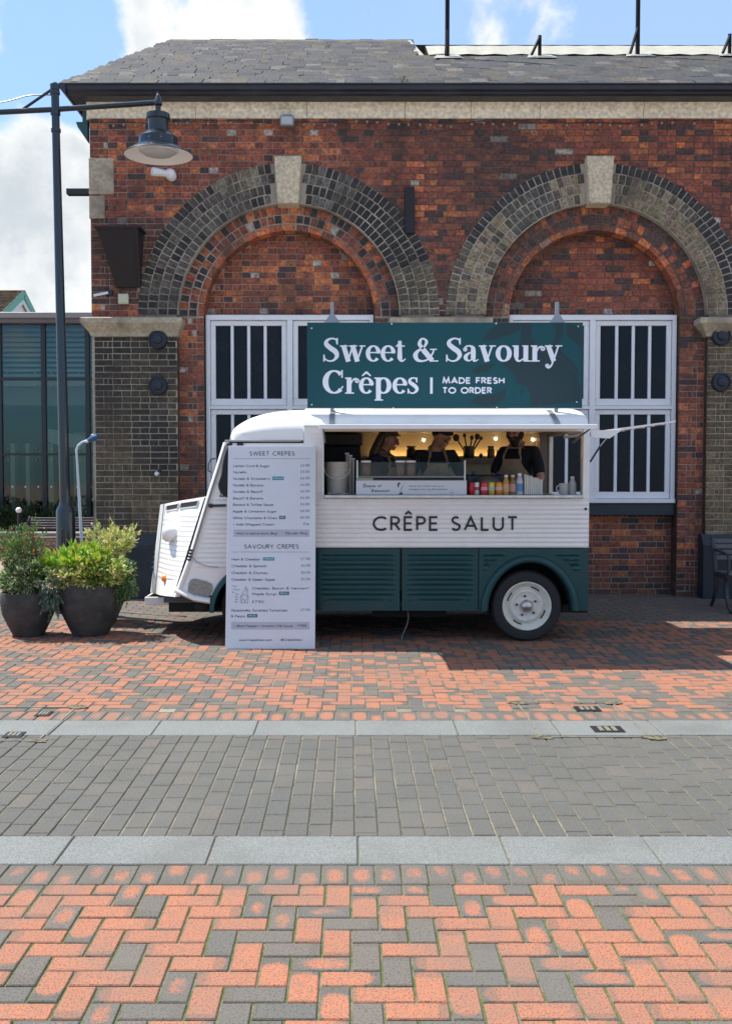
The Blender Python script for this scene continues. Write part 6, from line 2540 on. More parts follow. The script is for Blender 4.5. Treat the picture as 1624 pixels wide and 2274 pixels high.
# globe bollard
gl = at(42, 1133, 18.8)
gb_ = thing("globe_light", "small white globe light on a short black post at the left end of the bench", "light", (gl.x, gl.y, 0))
obj("globe", MB().ball(gl, 0.055, 14, 10), M("globe_white", (0.8, 0.8, 0.8), 0.3), gb_, smooth=True)
obj("post", MB().tube([(gl.x, gl.y, 0), (gl.x, gl.y, gl.z - 0.05)], 0.035, 10), BLACK_PAINT, gb_)

# ------------------------------------------------------------------ glass building on the left
GLY = 21.5
gx0, gx1 = ax(-420, GLY), -1.8
gbld = thing("glass_building", "modern glass fronted building with louvres left of the brick building", "building", ((gx0 + gx1) / 2, GLY + 2, 0))
FRAME_D = M("dark_frame", (0.015, 0.02, 0.022), 0.4)
zt = az(697, GLY)
zg = az(714, GLY)
par = MB()
par.box(gx0, gx1, GLY - 0.25, GLY + 6, zg + 0.04, zt, 0.01)
obj("roof_fascia", par, M("grey_fascia", (0.28, 0.275, 0.27), 0.5), gbld)
obj("roof_trim", MB().box(gx0, gx1, GLY - 0.2, GLY + 6, zg - 0.05, zg + 0.038), M("brown_trim", (0.16, 0.14, 0.14), 0.6), gbld)
GLS = bpy.data.materials.new("building_glass")
GLS.use_nodes = True
t = GLS.node_tree
t.nodes.clear()
o_ = N(t, 'ShaderNodeOutputMaterial')
mx = N(t, 'ShaderNodeMixShader')
tr = N(t, 'ShaderNodeBsdfTransparent')
tr.inputs[0].default_value = (0.78, 0.83, 0.79, 1)
gs = N(t, 'ShaderNodeBsdfGlossy')
gs.inputs['Roughness'].default_value = 0.03
gs.inputs[0].default_value = (0.75, 0.8, 0.76, 1)
mx.inputs[0].default_value = 0.06
L(t, tr.outputs[0], mx.inputs[1])
L(t, gs.outputs[0], mx.inputs[2])
L(t, mx.outputs[0], o_.inputs[0])
ms = [101 + 97 * k for k in range(-5, 3)]
zs = [az(1172, GLY), az(1009, GLY), az(842, GLY), zg - 0.05]
for px in ms:
    x = ax(px, GLY)
    obj("mullion", MB().box(x - 0.045, x + 0.045, GLY - 0.04, GLY + 0.10, 0.0, zg - 0.05), FRAME_D, gbld)
for z in zs[:3]:
    obj("transom", MB().box(gx0, gx1, GLY - 0.03, GLY + 0.05, z - 0.025, z + 0.025), FRAME_D, gbld)
for pa_, pb_ in zip(ms, ms[1:]):
    xa, xb = ax(pa_, GLY) + 0.046, ax(pb_, GLY) - 0.046
    for za, zb_ in zip(zs, zs[1:]):
        obj("pane", MB().box(xa, xb, GLY + 0.0, GLY + 0.012, za + 0.026, zb_ - 0.026), GLS, gbld)
    for zz in (zs[1], zs[2]):
        for sx_ in (xa + 0.12, xb - 0.12):
            for dz in (-0.12, 0.12):
                obj("fitting", MB().ball((sx_, GLY - 0.02, zz + dz), 0.02, 6, 4), GREY_METAL, gbld)
x = ax(198, GLY) + 0.046
for za, zb_ in zip(zs, zs[1:]):
    obj("pane", MB().box(x, gx1, GLY + 0.0, GLY + 0.012, za + 0.026, zb_ - 0.026), GLS, gbld)
LOUV = M("louvre_pale", (0.55, 0.62, 0.54), 0.5)
z = zs[2] + 0.08
while z < zg - 0.08:
    obj("louvre", MB().add([(gx0, GLY + 0.22, z), (gx1, GLY + 0.22, z), (gx1, GLY + 0.34, z + 0.068), (gx0, GLY + 0.34, z + 0.068),
                            (gx0, GLY + 0.23, z - 0.008), (gx1, GLY + 0.23, z - 0.008), (gx1, GLY + 0.35, z + 0.060), (gx0, GLY + 0.35, z + 0.060)],
                           [(0, 1, 2, 3), (7, 6, 5, 4), (0, 4, 5, 1), (3, 2, 6, 7)]), LOUV, gbld)
    z += 0.105
ins = MB()
ins.box(gx0, gx1, GLY + 0.25, GLY + 0.4, az(858, GLY + .3), zs[2] + 0.02)
obj("spandrel", ins, M("spandrel_green", (0.30, 0.35, 0.32), 0.6), gbld)
obj("soffit", MB().box(gx0, gx1, GLY + 0.41, GLY + 3.0, az(900, GLY + .4), az(850, GLY + .4)), M("soffit_beige", (0.20, 0.18, 0.14), 0.7), gbld)
inn = MB()
inn.box(gx0, gx1, GLY + 5.8, GLY + 6, 0, zg)
inn.box(gx0, gx0 + 0.1, GLY + 0.2, GLY + 6, 0, zg)
inn.box(gx1 - 0.1, gx1, GLY + 0.2, GLY + 6, 0, zg)
inn.box(gx0, gx1, GLY + 0.2, GLY + 6, -0.01, 0.02)
obj("inner_walls", inn, M("inner_dark", (0.04, 0.045, 0.042), 0.8), gbld)
PALEG = M("inner_pale", (0.30, 0.36, 0.33), 0.6)
for px, w in ((63, 0.09), (112, 0.16), (30, 0.1), (190, 0.5)):
    x = ax(px, GLY + 1.5)
    obj("column", MB().box(x - w / 2, x + w / 2, GLY + 1.5, GLY + 1.8, 0.02, az(985 if w < 0.4 else 960, GLY + 1.5)), PALEG, gbld)
st_ = MB()
a, b = at(100, 950, GLY + 1.0), at(198, 972, GLY + 1.0)
st_.prism([(a.x, a.z - 0.3), (b.x, b.z - 0.3), (b.x, b.z), (a.x, a.z)], GLY + 1.0, GLY + 1.1)
obj("stair_edge", st_, PALEG, gbld)
for px in (60, 75, 140, 160):
    x = ax(px, GLY + 2.4)
    obj("curtain", MB().tube([(x, GLY + 2.4, 0.02), (x + 0.05, GLY + 2.4, 2.2)], 0.18, 8), M("curtain_dark", (0.03, 0.035, 0.05), 0.8), gbld)
for k in range(26):
    x = gx0 + 0.4 + k * 0.27
    if x < gx1 - 0.3:
        obj("dot_marking", MB().box(x, x + 0.035, GLY - 0.004, GLY - 0.001, az(1081, GLY) - 0.017, az(1081, GLY) + 0.017), WHITE_PL, gbld)
# low kerb wall in front
obj("base_kerb", MB().box(gx0, gx1, GLY - 0.4, GLY - 0.06, 0, 0.35), M("kerb_dark", (0.06, 0.06, 0.06), 0.8), gbld)
lw = thing("planter_wall", "low pale brick seating wall behind the brown bench", "wall", (ax(130, 19.4), 19.4, 0))
wl_ = MB()
wl_.box(ax(-300, 19.4), -2.9, 19.2, 19.5, 0, 0.36)
obj("wall_core", wl_, MORTAR, lw)
lwp = Pieces("brick", lw, BR_O, BR_S, "brickwork", 120)
for r_ in range(4):
    x = ax(-20, 19.2) - (0.11 if r_ % 2 else 0)
    while x < -3.0:
        lwp.put(Matrix.Translation((x + 0.11, 19.185, 0.045 + r_ * 0.085)), 0.212, 0.074, 0.03, jit((0.30, 0.20, 0.15), 0.25))
        x += 0.223
lwp.build()
obj("coping", MB().box(ax(-300, 19.4), -2.9, 19.15, 19.55, 0.362, 0.42, 0.01), M("coping_grey", (0.20, 0.19, 0.18), 0.7), lw)

# ------------------------------------------------------------------ house beyond
HY = 60.0
apx = at(46, 644, HY)
eave_z = az(722, HY)
hs = thing("house", "distant house with brown tiled roof and green bargeboards above the glass building", "house", (apx.x - 5, HY, 0))
xe_, xw_ = apx.x, apx.x - 14
yf, yb = HY - 4.2, HY + 4.2
rb_ = MB()
rb_.add([(xw_, HY, apx.z), (xe_ + 0.25, HY, apx.z), (xe_ + 0.25, yf, eave_z), (xw_, yf, eave_z)], [(3, 2, 1, 0)])
rb_.add([(xw_, HY, apx.z), (xe_ + 0.25, HY, apx.z), (xe_ + 0.25, yb, eave_z), (xw_, yb, eave_z)], [(0, 1, 2, 3)])
obj("roof", rb_, two_tone("brown_tiles", (0.20, 0.14, 0.09), (0.30, 0.24, 0.15), 1.2, fine=6), hs)
tl_ = MB()
nn_ = 16
for k in range(nn_):
    t0_ = k / nn_
    y_, z_ = yf + (HY - yf) * t0_, eave_z + (apx.z - eave_z) * t0_
    tl_.bar((xw_, y_, z_ + 0.03), (xe_ + 0.26, y_, z_ + 0.03), 0.10, 0.05)
obj("tile_course", tl_, two_tone("brown_tile_edges", (0.17, 0.12, 0.08), (0.26, 0.2, 0.13), 1.5, fine=6), hs, kind='stuff')
wl_ = MB()
wl_.add([(xe_, yf + 0.3, 0), (xe_, yb - 0.3, 0), (xe_, yb - 0.3, eave_z), (xe_, HY, apx.z - 0.1), (xe_, yf + 0.3, eave_z)], [(0, 1, 2, 3, 4)])
wl_.box(xw_, xe_ - 0.01, yf + 0.3, yb - 0.3, 0, eave_z)
obj("wall", wl_, M("house_white", (0.62, 0.62, 0.60), 0.7), hs)
for (ya, za, yb3, zb3) in ((yf, eave_z, HY, apx.z), (yb, eave_z, HY, apx.z)):
    mbx = MB()
    mbx.bar((xe_ + 0.2, ya, za - 0.22), (xe_ + 0.2, yb3, zb3 - 0.22), 0.08, 0.42)
    obj("bargeboard", mbx, M("green_board", (0.10, 0.34, 0.27), 0.6), hs)
    mbx = MB()
    mbx.bar((xe_ + 0.25, ya, za - 0.62), (xe_ + 0.12, yb3, zb3 - 0.62), 0.05, 0.3)
    obj("inner_board", mbx, M("pale_board", (0.55, 0.62, 0.58), 0.6), hs)
# ------------------------------------------------------------------ planters and plants
def pot(label, x, y, rt, rb_, h):
    r = thing("planter", label, "planter", (x, y, 0), "rounded charcoal planters left of the van")
    pr = [(rb_ * 0.96, 0.0), (rb_, 0.01), (rb_ * 1.22, h * 0.18), (rt * 0.93, h * 0.5), (rt * 1.0, h * 0.78), (rt * 0.985, h * 0.93), (rt * 0.955, h), (rt * 0.90, h), (rt * 0.90, h - 0.06)]
    obj("shell", MB().lathe(pr, (x, y, 0), 'z', 48), CHARCOAL_POT, r, smooth=50)
    obj("soil", MB().lathe([(rt * 0.905, h - 0.055), (0.0001, h - 0.04)], (x, y, 0), 'z', 24), M("soil", (0.035, 0.025, 0.018), 0.95), r)
    return r


P1 = at(64, 1412, 9.98)
P2 = at(200, 1412, 10.02)
PX1, PX2 = P1.x, P2.x
pot("smaller round charcoal planter at the left edge, holding red flowers", PX1, 9.98, 0.262, 0.148, 0.425)
pot("widest round charcoal planter beside the van nose", PX2, 10.04, 0.310, 0.176, 0.497)
PX3 = ax(262, 10.8, 1350)
pot("charcoal planter half hidden behind the widest planter", PX3 - 0.2, 10.85, 0.29, 0.165, 0.52)


def leafy(label, name, base, centre, rad, n, ln, wd, pal, seed, upright=0.3, stems=14, shell=0.45, droop=0.0, extra=None, cat="plant", stem_col=(0.06, 0.08, 0.03)):
    r = random.Random(seed)
    root = thing(name, label, cat, tuple(base))
    mb = MB()
    cl = [Vector((r.gauss(0, .45), r.gauss(0, .45), r.gauss(0, .45))) for _ in range(9)]
    sprigs = [Vector((r.gauss(0, 1), r.gauss(0, 1), abs(r.gauss(0, 1)) * (1 if droop < 0.5 else -1))).normalized() for _ in range(16)]
    for i in range(n):
        while True:
            q = Vector((r.uniform(-1, 1), r.uniform(-1, 1), r.uniform(-1, 1)))
            if q.length < 1 and (q.length > shell or r.random() < 0.35):
                nz = mnoise.noise(Vector((q.x * 1.8 + seed, q.y * 1.8, q.z * 1.8)))
                if q.length < 0.80 + nz * 0.55:
                    break
        if i % 7 == 0:
            q = r.choice(sprigs) * r.uniform(0.75, 1.32) + Vector((r.gauss(0, .05), r.gauss(0, .05), r.gauss(0, .05)))
        p_ = Vector((q.x * rad[0], q.y * rad[1], q.z * rad[2])) + Vector(centre)
        d = (q.normalized() + Vector((r.uniform(-.6, .6), r.uniform(-.6, .6), upright + r.uniform(-.4, .5) - droop))).normalized()
        side = d.cross(Vector((r.uniform(-1, 1), r.uniform(-1, 1), r.uniform(-.2, 1)))).normalized()
        nn = side.cross(d)
        l = ln * r.uniform(0.55, 1.45)
        w = wd * r.uniform(0.7, 1.2)
        c = r.choice(pal)
        c = tuple(x * r.uniform(0.75, 1.25) for x in c)
        a = p_
        m = p_ + d * l * 0.5
        e = p_ + d * l - nn * l * 0.15
        mb.add([a, m + side * w / 2 + nn * w * 0.18, e, m - side * w / 2 + nn * w * 0.18, m], [(0, 4, 1), (1, 4, 2), (0, 3, 4), (3, 2, 4)], c)
    obj("foliage", mb, LEAF, root, kind='stuff')
    sm = MB()
    for i in range(stems):
        q = Vector((r.uniform(-.7, .7) * rad[0], r.uniform(-.7, .7) * rad[1], r.uniform(0.1, .8) * rad[2])) + Vector(centre)
        b = Vector(base) + Vector((r.uniform(-.05, .05), r.uniform(-.05, .05), 0))
        m = b.lerp(q, 0.5) + Vector((r.uniform(-.03, .03), r.uniform(-.03, .03), 0.02))
        sm.tube([b, m, q], [0.004, 0.003, 0.002], 4, caps=False)
    obj("stem", sm, M("stem_green", stem_col, 0.7), root, kind='stuff')
    if extra:
        extra(root, r)
    return root


LEAF = bpy.data.materials.new("leaf")
LEAF.use_nodes = True
t = LEAF.node_tree
pbs = t.nodes['Principled BSDF']
at_ = N(t, 'ShaderNodeAttribute')
at_.attribute_name = 'Col'
L(t, at_.outputs['Color'], pbs.inputs['Base Color'])
pbs.inputs['Roughness'].default_value = 0.45
tl = N(t, 'ShaderNodeBsdfTranslucent')
L(t, at_.outputs['Color'], tl.inputs[0])
mx = N(t, 'ShaderNodeMixShader')
mx.inputs[0].default_value = 0.35
L(t, pbs.outputs[0], mx.inputs[1])
L(t, tl.outputs[0], mx.inputs[2])
L(t, mx.outputs[0], t.nodes['Material Output'].inputs[0])

LIME = [(0.34, 0.46, 0.04), (0.42, 0.54, 0.07), (0.22, 0.38, 0.04)]
YEL = [(0.62, 0.60, 0.18), (0.52, 0.55, 0.14), (0.22, 0.32, 0.05), (0.70, 0.66, 0.34)]
GRN = [(0.10, 0.19, 0.05), (0.16, 0.25, 0.07), (0.05, 0.11, 0.03)]
DKG = [(0.022, 0.05, 0.016), (0.04, 0.075, 0.025)]
WHG = [(0.50, 0.54, 0.36), (0.10, 0.17, 0.05), (0.38, 0.44, 0.22)]
SILV = [(0.16, 0.23, 0.16), (0.11, 0.17, 0.12), (0.22, 0.28, 0.21)]


def red_flowers(root, r):
    fm = mesh_from("flower", MB().ball((0, 0, 0), (0.008, 0.010, 0.015), 6, 4))
    fm.materials.append(M("red_petal", (0.52, 0.035, 0.03), 0.5))
    for i in range(40):
        px = r.choice((12, 20, 30, 8, 60, 52, 75, 84, 92, 45)) + r.uniform(-9, 9)
        py = {0: 1190, 1: 1215}.get(i % 3, 1235) + r.uniform(-22, 18)
        o = bpy.data.objects.new("flower", fm)
        link(o, root)
        o.location = at(px, py, PYF + r.uniform(-0.15, 0.15))
        o.rotation_euler = (r.uniform(0, 3), r.uniform(0, 3), 0)


PYF = 9.98
b1 = (PX1, PYF, 0.39)
leafy("tall feathery plant with small red flowers in the smaller planter", "flowering_plant", b1, (at(42, 1228, PYF).x, PYF, at(42, 1222, PYF).z), (0.24, 0.22, 0.26), 2300, 0.034, 0.014,
      GRN + [(0.16, 0.24, 0.07), (0.22, 0.28, 0.10)], 11, upright=0.9, stems=40, shell=0.2, extra=red_flowers)
leafy("low white-edged leafy shrub over the smaller planter's rim", "shrub", b1, (at(56, 1285, PYF).x, PYF - 0.06, at(56, 1283, PYF).z), (0.29, 0.26, 0.17), 2200, 0.044, 0.026, WHG + WHG + GRN, 12, droop=0.3)
leafy("bright lime green tuft between the two front planters", "tuft", b1, (at(100, 1262, PYF).x, PYF, at(100, 1265, PYF).z), (0.13, 0.13, 0.10), 500, 0.055, 0.026, LIME, 13, upright=0.8, stems=8)
b2 = (PX2, 10.04, 0.47)
Y2 = 10.02
leafy("bright lime green rosette plant topping the widest planter", "plant", b2, (at(180, 1250, Y2).x, Y2, at(180, 1252, Y2).z), (0.24, 0.22, 0.14), 1100, 0.09, 0.036, LIME, 14, upright=1.0, stems=16)
leafy("yellow-green spotted leafy shrub across the front of the widest planter", "shrub", b2, (at(215, 1272, Y2).x, Y2 - 0.12, at(215, 1270, Y2).z), (0.30, 0.22, 0.16), 2600, 0.046, 0.028,
      YEL + [(0.24, 0.34, 0.05), (0.12, 0.19, 0.03)], 15)
leafy("pale cream-green flowery sprays at the front left of the widest planter", "shrub", b2, (at(150, 1282, Y2).x, Y2 - 0.2, at(150, 1280, Y2).z), (0.14, 0.12, 0.13), 1300, 0.026, 0.015,
      [(0.50, 0.50, 0.25), (0.40, 0.42, 0.17), (0.20, 0.27, 0.08)], 16)
leafy("silvery trailing foliage hanging between the two front planters", "trailing_plant", b2, (at(128, 1315, Y2).x, Y2 - 0.24, at(128, 1310, Y2).z), (0.10, 0.09, 0.20), 900, 0.045, 0.010, SILV + [(0.08, 0.13, 0.08)], 17, droop=1.2, stems=12)
leafy("green trailing foliage hanging over the right side of the widest planter", "trailing_plant", b2, (at(279, 1282, Y2).x, Y2 - 0.03, at(279, 1285, Y2).z), (0.10, 0.14, 0.20), 1100, 0.042, 0.018, GRN + [(0.14, 0.22, 0.12)], 18, droop=0.7)
Y3 = 10.8
b3 = (PX3 - 0.1, Y3, 0.52)
leafy("tall cream and yellow leaved shrub at the back right of the planters", "shrub", b3, (at(250, 1215, Y3).x, Y3, at(250, 1216, Y3).z), (0.23, 0.22, 0.22), 2100, 0.045, 0.022, YEL + [(0.55, 0.53, 0.25)], 19, upright=0.6)
leafy("blue-green feathery bush behind the lime rosette plant", "shrub", b3, (at(208, 1232, Y3).x, Y3 - 0.05, at(208, 1236, Y3).z), (0.24, 0.20, 0.16), 1700, 0.036, 0.011, [(0.08, 0.14, 0.10), (0.12, 0.18, 0.13), (0.06, 0.10, 0.06)], 20)
# dark hedge in front of the glass building
hc_ = at(120, 1150, 20.7)
leafy("dark green hedge along the foot of the glass building", "hedge", (hc_.x, 20.7, 0.2), (hc_.x - 0.6, 20.7, 0.46), (4.2, 0.35, 0.45), 5200, 0.10, 0.05, DKG + [(0.05, 0.09, 0.03)], 21, stems=30, shell=0.1, cat="hedge")
# weed on the gutter
wq = at(897, 183, GY + 0.15)
leafy("tiny green weed growing on the slates above the gutter", "weed", tuple(wq), (wq.x, wq.y, wq.z + 0.03), (0.06, 0.04, 0.02), 26, 0.035, 0.014, GRN, 22, stems=4)
# ------------------------------------------------------------------ things on the counter
def turned(name, label, cat, x, y, z, parts, group=None):
    """thing from lathe parts: (part name, profile, material)"""
    r = thing(name, label, cat, (x, y, z), group)
    for pn, pr, mt in parts:
        obj(pn, MB().lathe(pr, (x, y, z), 'z', 20), mt, r, smooth=45)
    return r


BY = S + 0.30
CREAM_PL = M("cream_plastic_tub", (0.60, 0.56, 0.48), 0.45)
x = ax(748, BY)
bz = at(748, 1090, BY).z
bz = CZ
bh = az(1026, BY) - bz
bk = turned("bucket", "cream plastic bucket at the left end of the counter", "bucket", x, BY, bz,
            [("tub", [(0.095, 0.0), (0.10, 0.01), (0.112, bh * 0.72), (0.122, bh * 0.73), (0.122, bh * 0.80), (0.116, bh * 0.82), (0.120, bh), (0.112, bh), (0.105, bh * 0.6)], CREAM_PL)])
hp = [Vector((x - 0.122 * cos(a), BY - 0.04 - 0.09 * sin(a), bz + bh * 0.80 - 0.10 * sin(a))) for a in [pi * k / 10 for k in range(11)]]
obj("handle", MB().tube(hp, 0.005, 6), WHITE_PL, bk)
# napkins and trays behind the bucket
for i, (px, col, w, hh) in enumerate(((783, (0.55, 0.52, 0.48), 0.03, 0.36), (790, (0.62, 0.62, 0.60), 0.02, 0.33), (776, (0.40, 0.36, 0.30), 0.028, 0.38))):
    xx = ax(px - 6, BY + 0.12)
    lb_ = ("pale upright tray right behind the bucket", "thin white upright tray between bucket and glass screen", "brown upright crate slat behind the bucket")[i]
    o = thing("tray", lb_, "tray", (xx, BY + 0.12, bz))
    mb = MB()
    mb.box(xx - w / 2, xx + w / 2, BY + 0.06, BY + 0.28, bz, bz + hh, 0.006)
    obj("panel", mb, M("tray_tone", col, 0.5), o)
    obj("lip", MB().box(xx - w / 2 - 0.006, xx + w / 2 + 0.006, BY + 0.055, BY + 0.285, bz + hh + 0.001, bz + hh + 0.012), WHITE_PL, o)
# crumpled papers on the counter left
pp = thing("papers", "crumpled white papers lying in front of the bucket", "papers", (ax(742, S), S + 0.02, CZ))
mb = MB()
r_ = random.Random(5)
rows = [[(ax(727, S) + i * 0.022, S - 0.03 + j * 0.03, CZ + 0.004 + r_.uniform(0, 0.014)) for i in range(10)] for j in range(5)]
mb.grid(rows)
obj("sheet", mb, WHITE_PL, pp)

# banner box / sneeze guard stand
NYB = S + 0.02
bxA, bxB = ax(790, NYB), ax(1035, NYB)
bt_z = az(1067, NYB)
stand = thing("counter_screen", "white branded front panel with black crêpe griddle shelf behind it on the counter", "counter screen", ((bxA + bxB) / 2, NYB, CZ))
obj("panel", MB().box(bxA, bxB, NYB, NYB + 0.012, CZ + 0.001, bt_z, 0.002), M("banner_white", (0.66, 0.68, 0.74), 0.5), stand)
gzt = az(1057, NYB + 0.1)
obj("griddle", MB().box(bxA + 0.02, bxB - 0.01, NYB + 0.03, NYB + 0.42, CZ + 0.03, gzt - 0.02, 0.006), M("griddle_black", (0.02, 0.02, 0.022), 0.35), stand)
obj("griddle_top", MB().box(bxA + 0.02, bxB - 0.02, NYB + 0.06, NYB + 0.44, gzt - 0.018, gzt, 0.003), M("griddle_steel", (0.22, 0.22, 0.22), 0.35, metal=0.8), stand)
obj("label_strip", MB().box(bxA + 0.01, bxA + 0.28 * (bxB - bxA) * 0.55, NYB + 0.014, NYB + 0.026, bt_z - 0.004, bt_z + 0.022), M("olive_strip", (0.35, 0.36, 0.20), 0.6), stand)
for x_ in (bxA + 0.004, bxB - 0.022):
    obj("post", MB().box(x_, x_ + 0.014, NYB + 0.014, NYB + 0.028, CZ + 0.002, az(1022, NYB), 0.002), WHITE_PL, stand)
GCL = bpy.data.materials.new("clear_screen")
GCL.use_nodes = True
t = GCL.node_tree
t.nodes.clear()
o_ = N(t, 'ShaderNodeOutputMaterial')
mx = N(t, 'ShaderNodeMixShader')
tr = N(t, 'ShaderNodeBsdfTransparent')
gs = N(t, 'ShaderNodeBsdfGlossy')
gs.inputs['Roughness'].default_value = 0.02
mx.inputs[0].default_value = 0.02
L(t, tr.outputs[0], mx.inputs[1])
L(t, gs.outputs[0], mx.inputs[2])
L(t, mx.outputs[0], o_.inputs[0])
obj("glass", MB().box(bxA + 0.02, bxB - 0.024, NYB + 0.018, NYB + 0.022, bt_z + 0.03, az(1026, NYB)), GCL, stand)
bw = bxB - bxA
bh2 = bt_z - CZ
nx_ = lambda c: bxA + (c - 395) / (1582 - 395) * bw
nz_ = lambda c: bt_z - (c - 598) / (762 - 598) * bh2
bm2 = MB()
iu = bw / (1582 - 395)


def script(pts, w=5):
    p2, ws = bez([(nx_(a), nz_(b), w * iu) for a, b in pts], max(12, len(pts) * 4))
    ribbon(bm2, p2, ws, NYB - 0.001)


# handwritten "Bonjour et / Bienvenue!"
script([(470, 652), (478, 640), (474, 672), (468, 676)], 5)
script([(472, 644), (492, 636), (500, 648), (484, 656), (502, 664), (490, 676), (472, 674)], 5)
for x0_ in (508, 524, 540, 560, 576, 590):
    script([(x0_, 668), (x0_ + 5, 656), (x0_ + 11, 662), (x0_ + 7, 672), (x0_, 668)], 4.5)
script([(548, 660), (548, 688), (538, 690)], 4)
script([(628, 664), (638, 656), (632, 670), (646, 666)], 4.5)
script([(656, 644), (652, 668), (664, 666)], 4.5)
script([(648, 654), (668, 652)], 4)
script([(562, 702), (560, 726)], 5)
script([(562, 700), (578, 698), (582, 708), (566, 714), (584, 720), (574, 730), (560, 728)], 5)
for x0_ in (592, 606, 622, 638, 656, 674, 692, 712, 730):
    script([(x0_, 722), (x0_ + 5, 712), (x0_ + 11, 718), (x0_ + 7, 728), (x0_, 724)], 4.5)
script([(752, 700), (748, 718)], 5)
script([(746, 726), (747, 728)], 5)
for s_, cyo in (("Share the moment with us on", 670), ("Instagram and tag @CrepeSalut", 707)):
    w0 = sans_width(s_, 17 * iu, 0.17)
    sans(bm2, s_, nx_(965), nz_(cyo), 17 * iu, 0.14, 'l', 0.17, NYB - 0.001, xs=(nx_(1335 if cyo < 700 else 1375) - nx_(965)) / w0)
script([(1400, 740), (1420, 738), (1438, 740)], 5)
script([(1425, 715), (1438, 700)], 3)
# small ink sketch of a seated figure in a hat
bm2.prism([(nx_(a), nz_(b)) for a, b in ((838, 640), (850, 622), (870, 624), (872, 634), (856, 642), (856, 676), (840, 668))][::-1], NYB - 0.0016, NYB - 0.0006)
bm2.prism([(nx_(a), nz_(b)) for a, b in ((862, 738), (892, 734), (896, 758), (856, 758))][::-1], NYB - 0.0016, NYB - 0.0006)
script([(870, 680), (880, 700), (872, 735)], 3)
script([(905, 640), (895, 670), (885, 690), (900, 655)], 3)
obj("print", bm2, INK, stand)

# jars with white lids
CHOC = M("chocolate_spread", (0.13, 0.07, 0.045), 0.3)
BLK_LID = M("jar_lid_black", (0.02, 0.02, 0.02), 0.5)
for px, lb_ in ((812, "glass jar of brown spread standing alone on the left of the griddle shelf"), (888, "glass jar of brown spread, left one of the touching pair"),
                (911, "glass jar of brown spread, right one of the touching pair")):
    yj = NYB + 0.12
    xj, zj = ax(px, yj), gzt
    hj = az(1021, yj) - zj
    turned("jar", lb_, "jar", xj, yj, zj, [("glass", [(0.044, 0.0), (0.047, 0.006), (0.047, hj * 0.72), (0.040, hj * 0.80)], CHOC),
                                           ("lid", [(0.047, hj * 0.80), (0.047, hj * 0.98), (0.0001, hj)], BLK_LID),
                                           ("lid_label", [(0.0485, hj * 0.83), (0.0485, hj * 0.95)], WHITE_PL)], "jars on the griddle shelf")
# cans and bottles in a row
CANZ = CZ
yc = S + 0.10


def can(px, col, band, lb_, w=0.033, h=0.115):
    xc = ax(px, yc)
    return turned("drink_can", lb_, "can", xc, yc, CANZ, [("body", [(w * 0.8, 0.0), (w, 0.008), (w, h * 0.9), (w * 0.84, h)], M("can_paint", col, 0.3, metal=0.3)),
                                                        ("band", [(w + 0.0008, h * 0.35), (w + 0.0008, h * 0.62)], M("can_band", band, 0.4)),
                                                        ("top", [(w * 0.84, h), (w * 0.80, h - 0.003), (0.0001, h - 0.003)], STEEL)], "drinks lined up on the counter")


can(1044.5, (0.55, 0.01, 0.02), (0.5, 0.02, 0.03), "plain red drink can beside the white front panel", 0.029)
can(1057, (0.62, 0.60, 0.60), (0.45, 0.05, 0.06), "slim white and red drink can, second in the row", 0.026)
can(1073.5, (0.65, 0.05, 0.07), (0.75, 0.35, 0.38), "bright red can with pale pink band, third in the row", 0.034)
can(1090, (0.62, 0.50, 0.06), (0.45, 0.50, 0.45), "yellow can with grey band, fourth in the row", 0.031)
can(1106.5, (0.70, 0.26, 0.05), (0.70, 0.45, 0.35), "orange can with pale band, fifth in the row", 0.034)


def bottle(px, body, lab, cap, lb_, w=0.031, h=0.185, yy=None):
    yy = yy or yc
    xc = ax(px, yy)
    return turned("bottle", lb_, "bottle", xc, yy, CANZ, [("glass", [(w * 0.9, 0.0), (w, 0.008), (w, h * 0.62), (w * 0.55, h * 0.80), (w * 0.5, h * 0.88)], body),
                                                        ("label", [(w + 0.0008, h * 0.15), (w + 0.0008, h * 0.52)], lab),
                                                        ("cap", [(w * 0.56, h * 0.88), (w * 0.56, h * 0.99), (0.0001, h)], cap)], "drinks lined up on the counter")


GOLD = M("juice_gold", (0.50, 0.26, 0.05), 0.2)
bottle(1122, GOLD, M("peach_label", (0.65, 0.38, 0.20), 0.5), WHITE_PL, "tall orange juice bottle with white cap")
bottle(1137, M("amber_drink", (0.25, 0.13, 0.04), 0.2), M("red_label", (0.55, 0.30, 0.25), 0.5), M("cap_cream", (0.6, 0.56, 0.45), 0.5), "tall amber bottle beside the water bottle")
bottle(1152, M("water_plastic", (0.45, 0.52, 0.58), 0.1), M("blue_label", (0.12, 0.25, 0.45), 0.5), WHITE_PL, "clear water bottle with blue label", 0.034, 0.20)
# napkin holder with white stacks
xa_, xb_ = ax(1162, yc), ax(1200, yc)
nh = thing("napkin_stack", "upright stacks of white paper napkins and boxes right of the water bottle", "napkins", ((xa_ + xb_) / 2, yc, CANZ))
r_ = random.Random(9)
x = xa_
k = 0
while x < xb_ - 0.005:
    w = 0.019
    hh = 0.19 - 0.012 * k * 0.5 + r_.uniform(-0.006, 0.006)
    obj("stack", MB().box(x, x + w - 0.003, yc - 0.03, yc + 0.13, CANZ + 0.001, CANZ + hh, 0.003), M("paper_tone", jit((0.62, 0.61, 0.57), 0.1), 0.7), nh)
    x += w
    k += 1
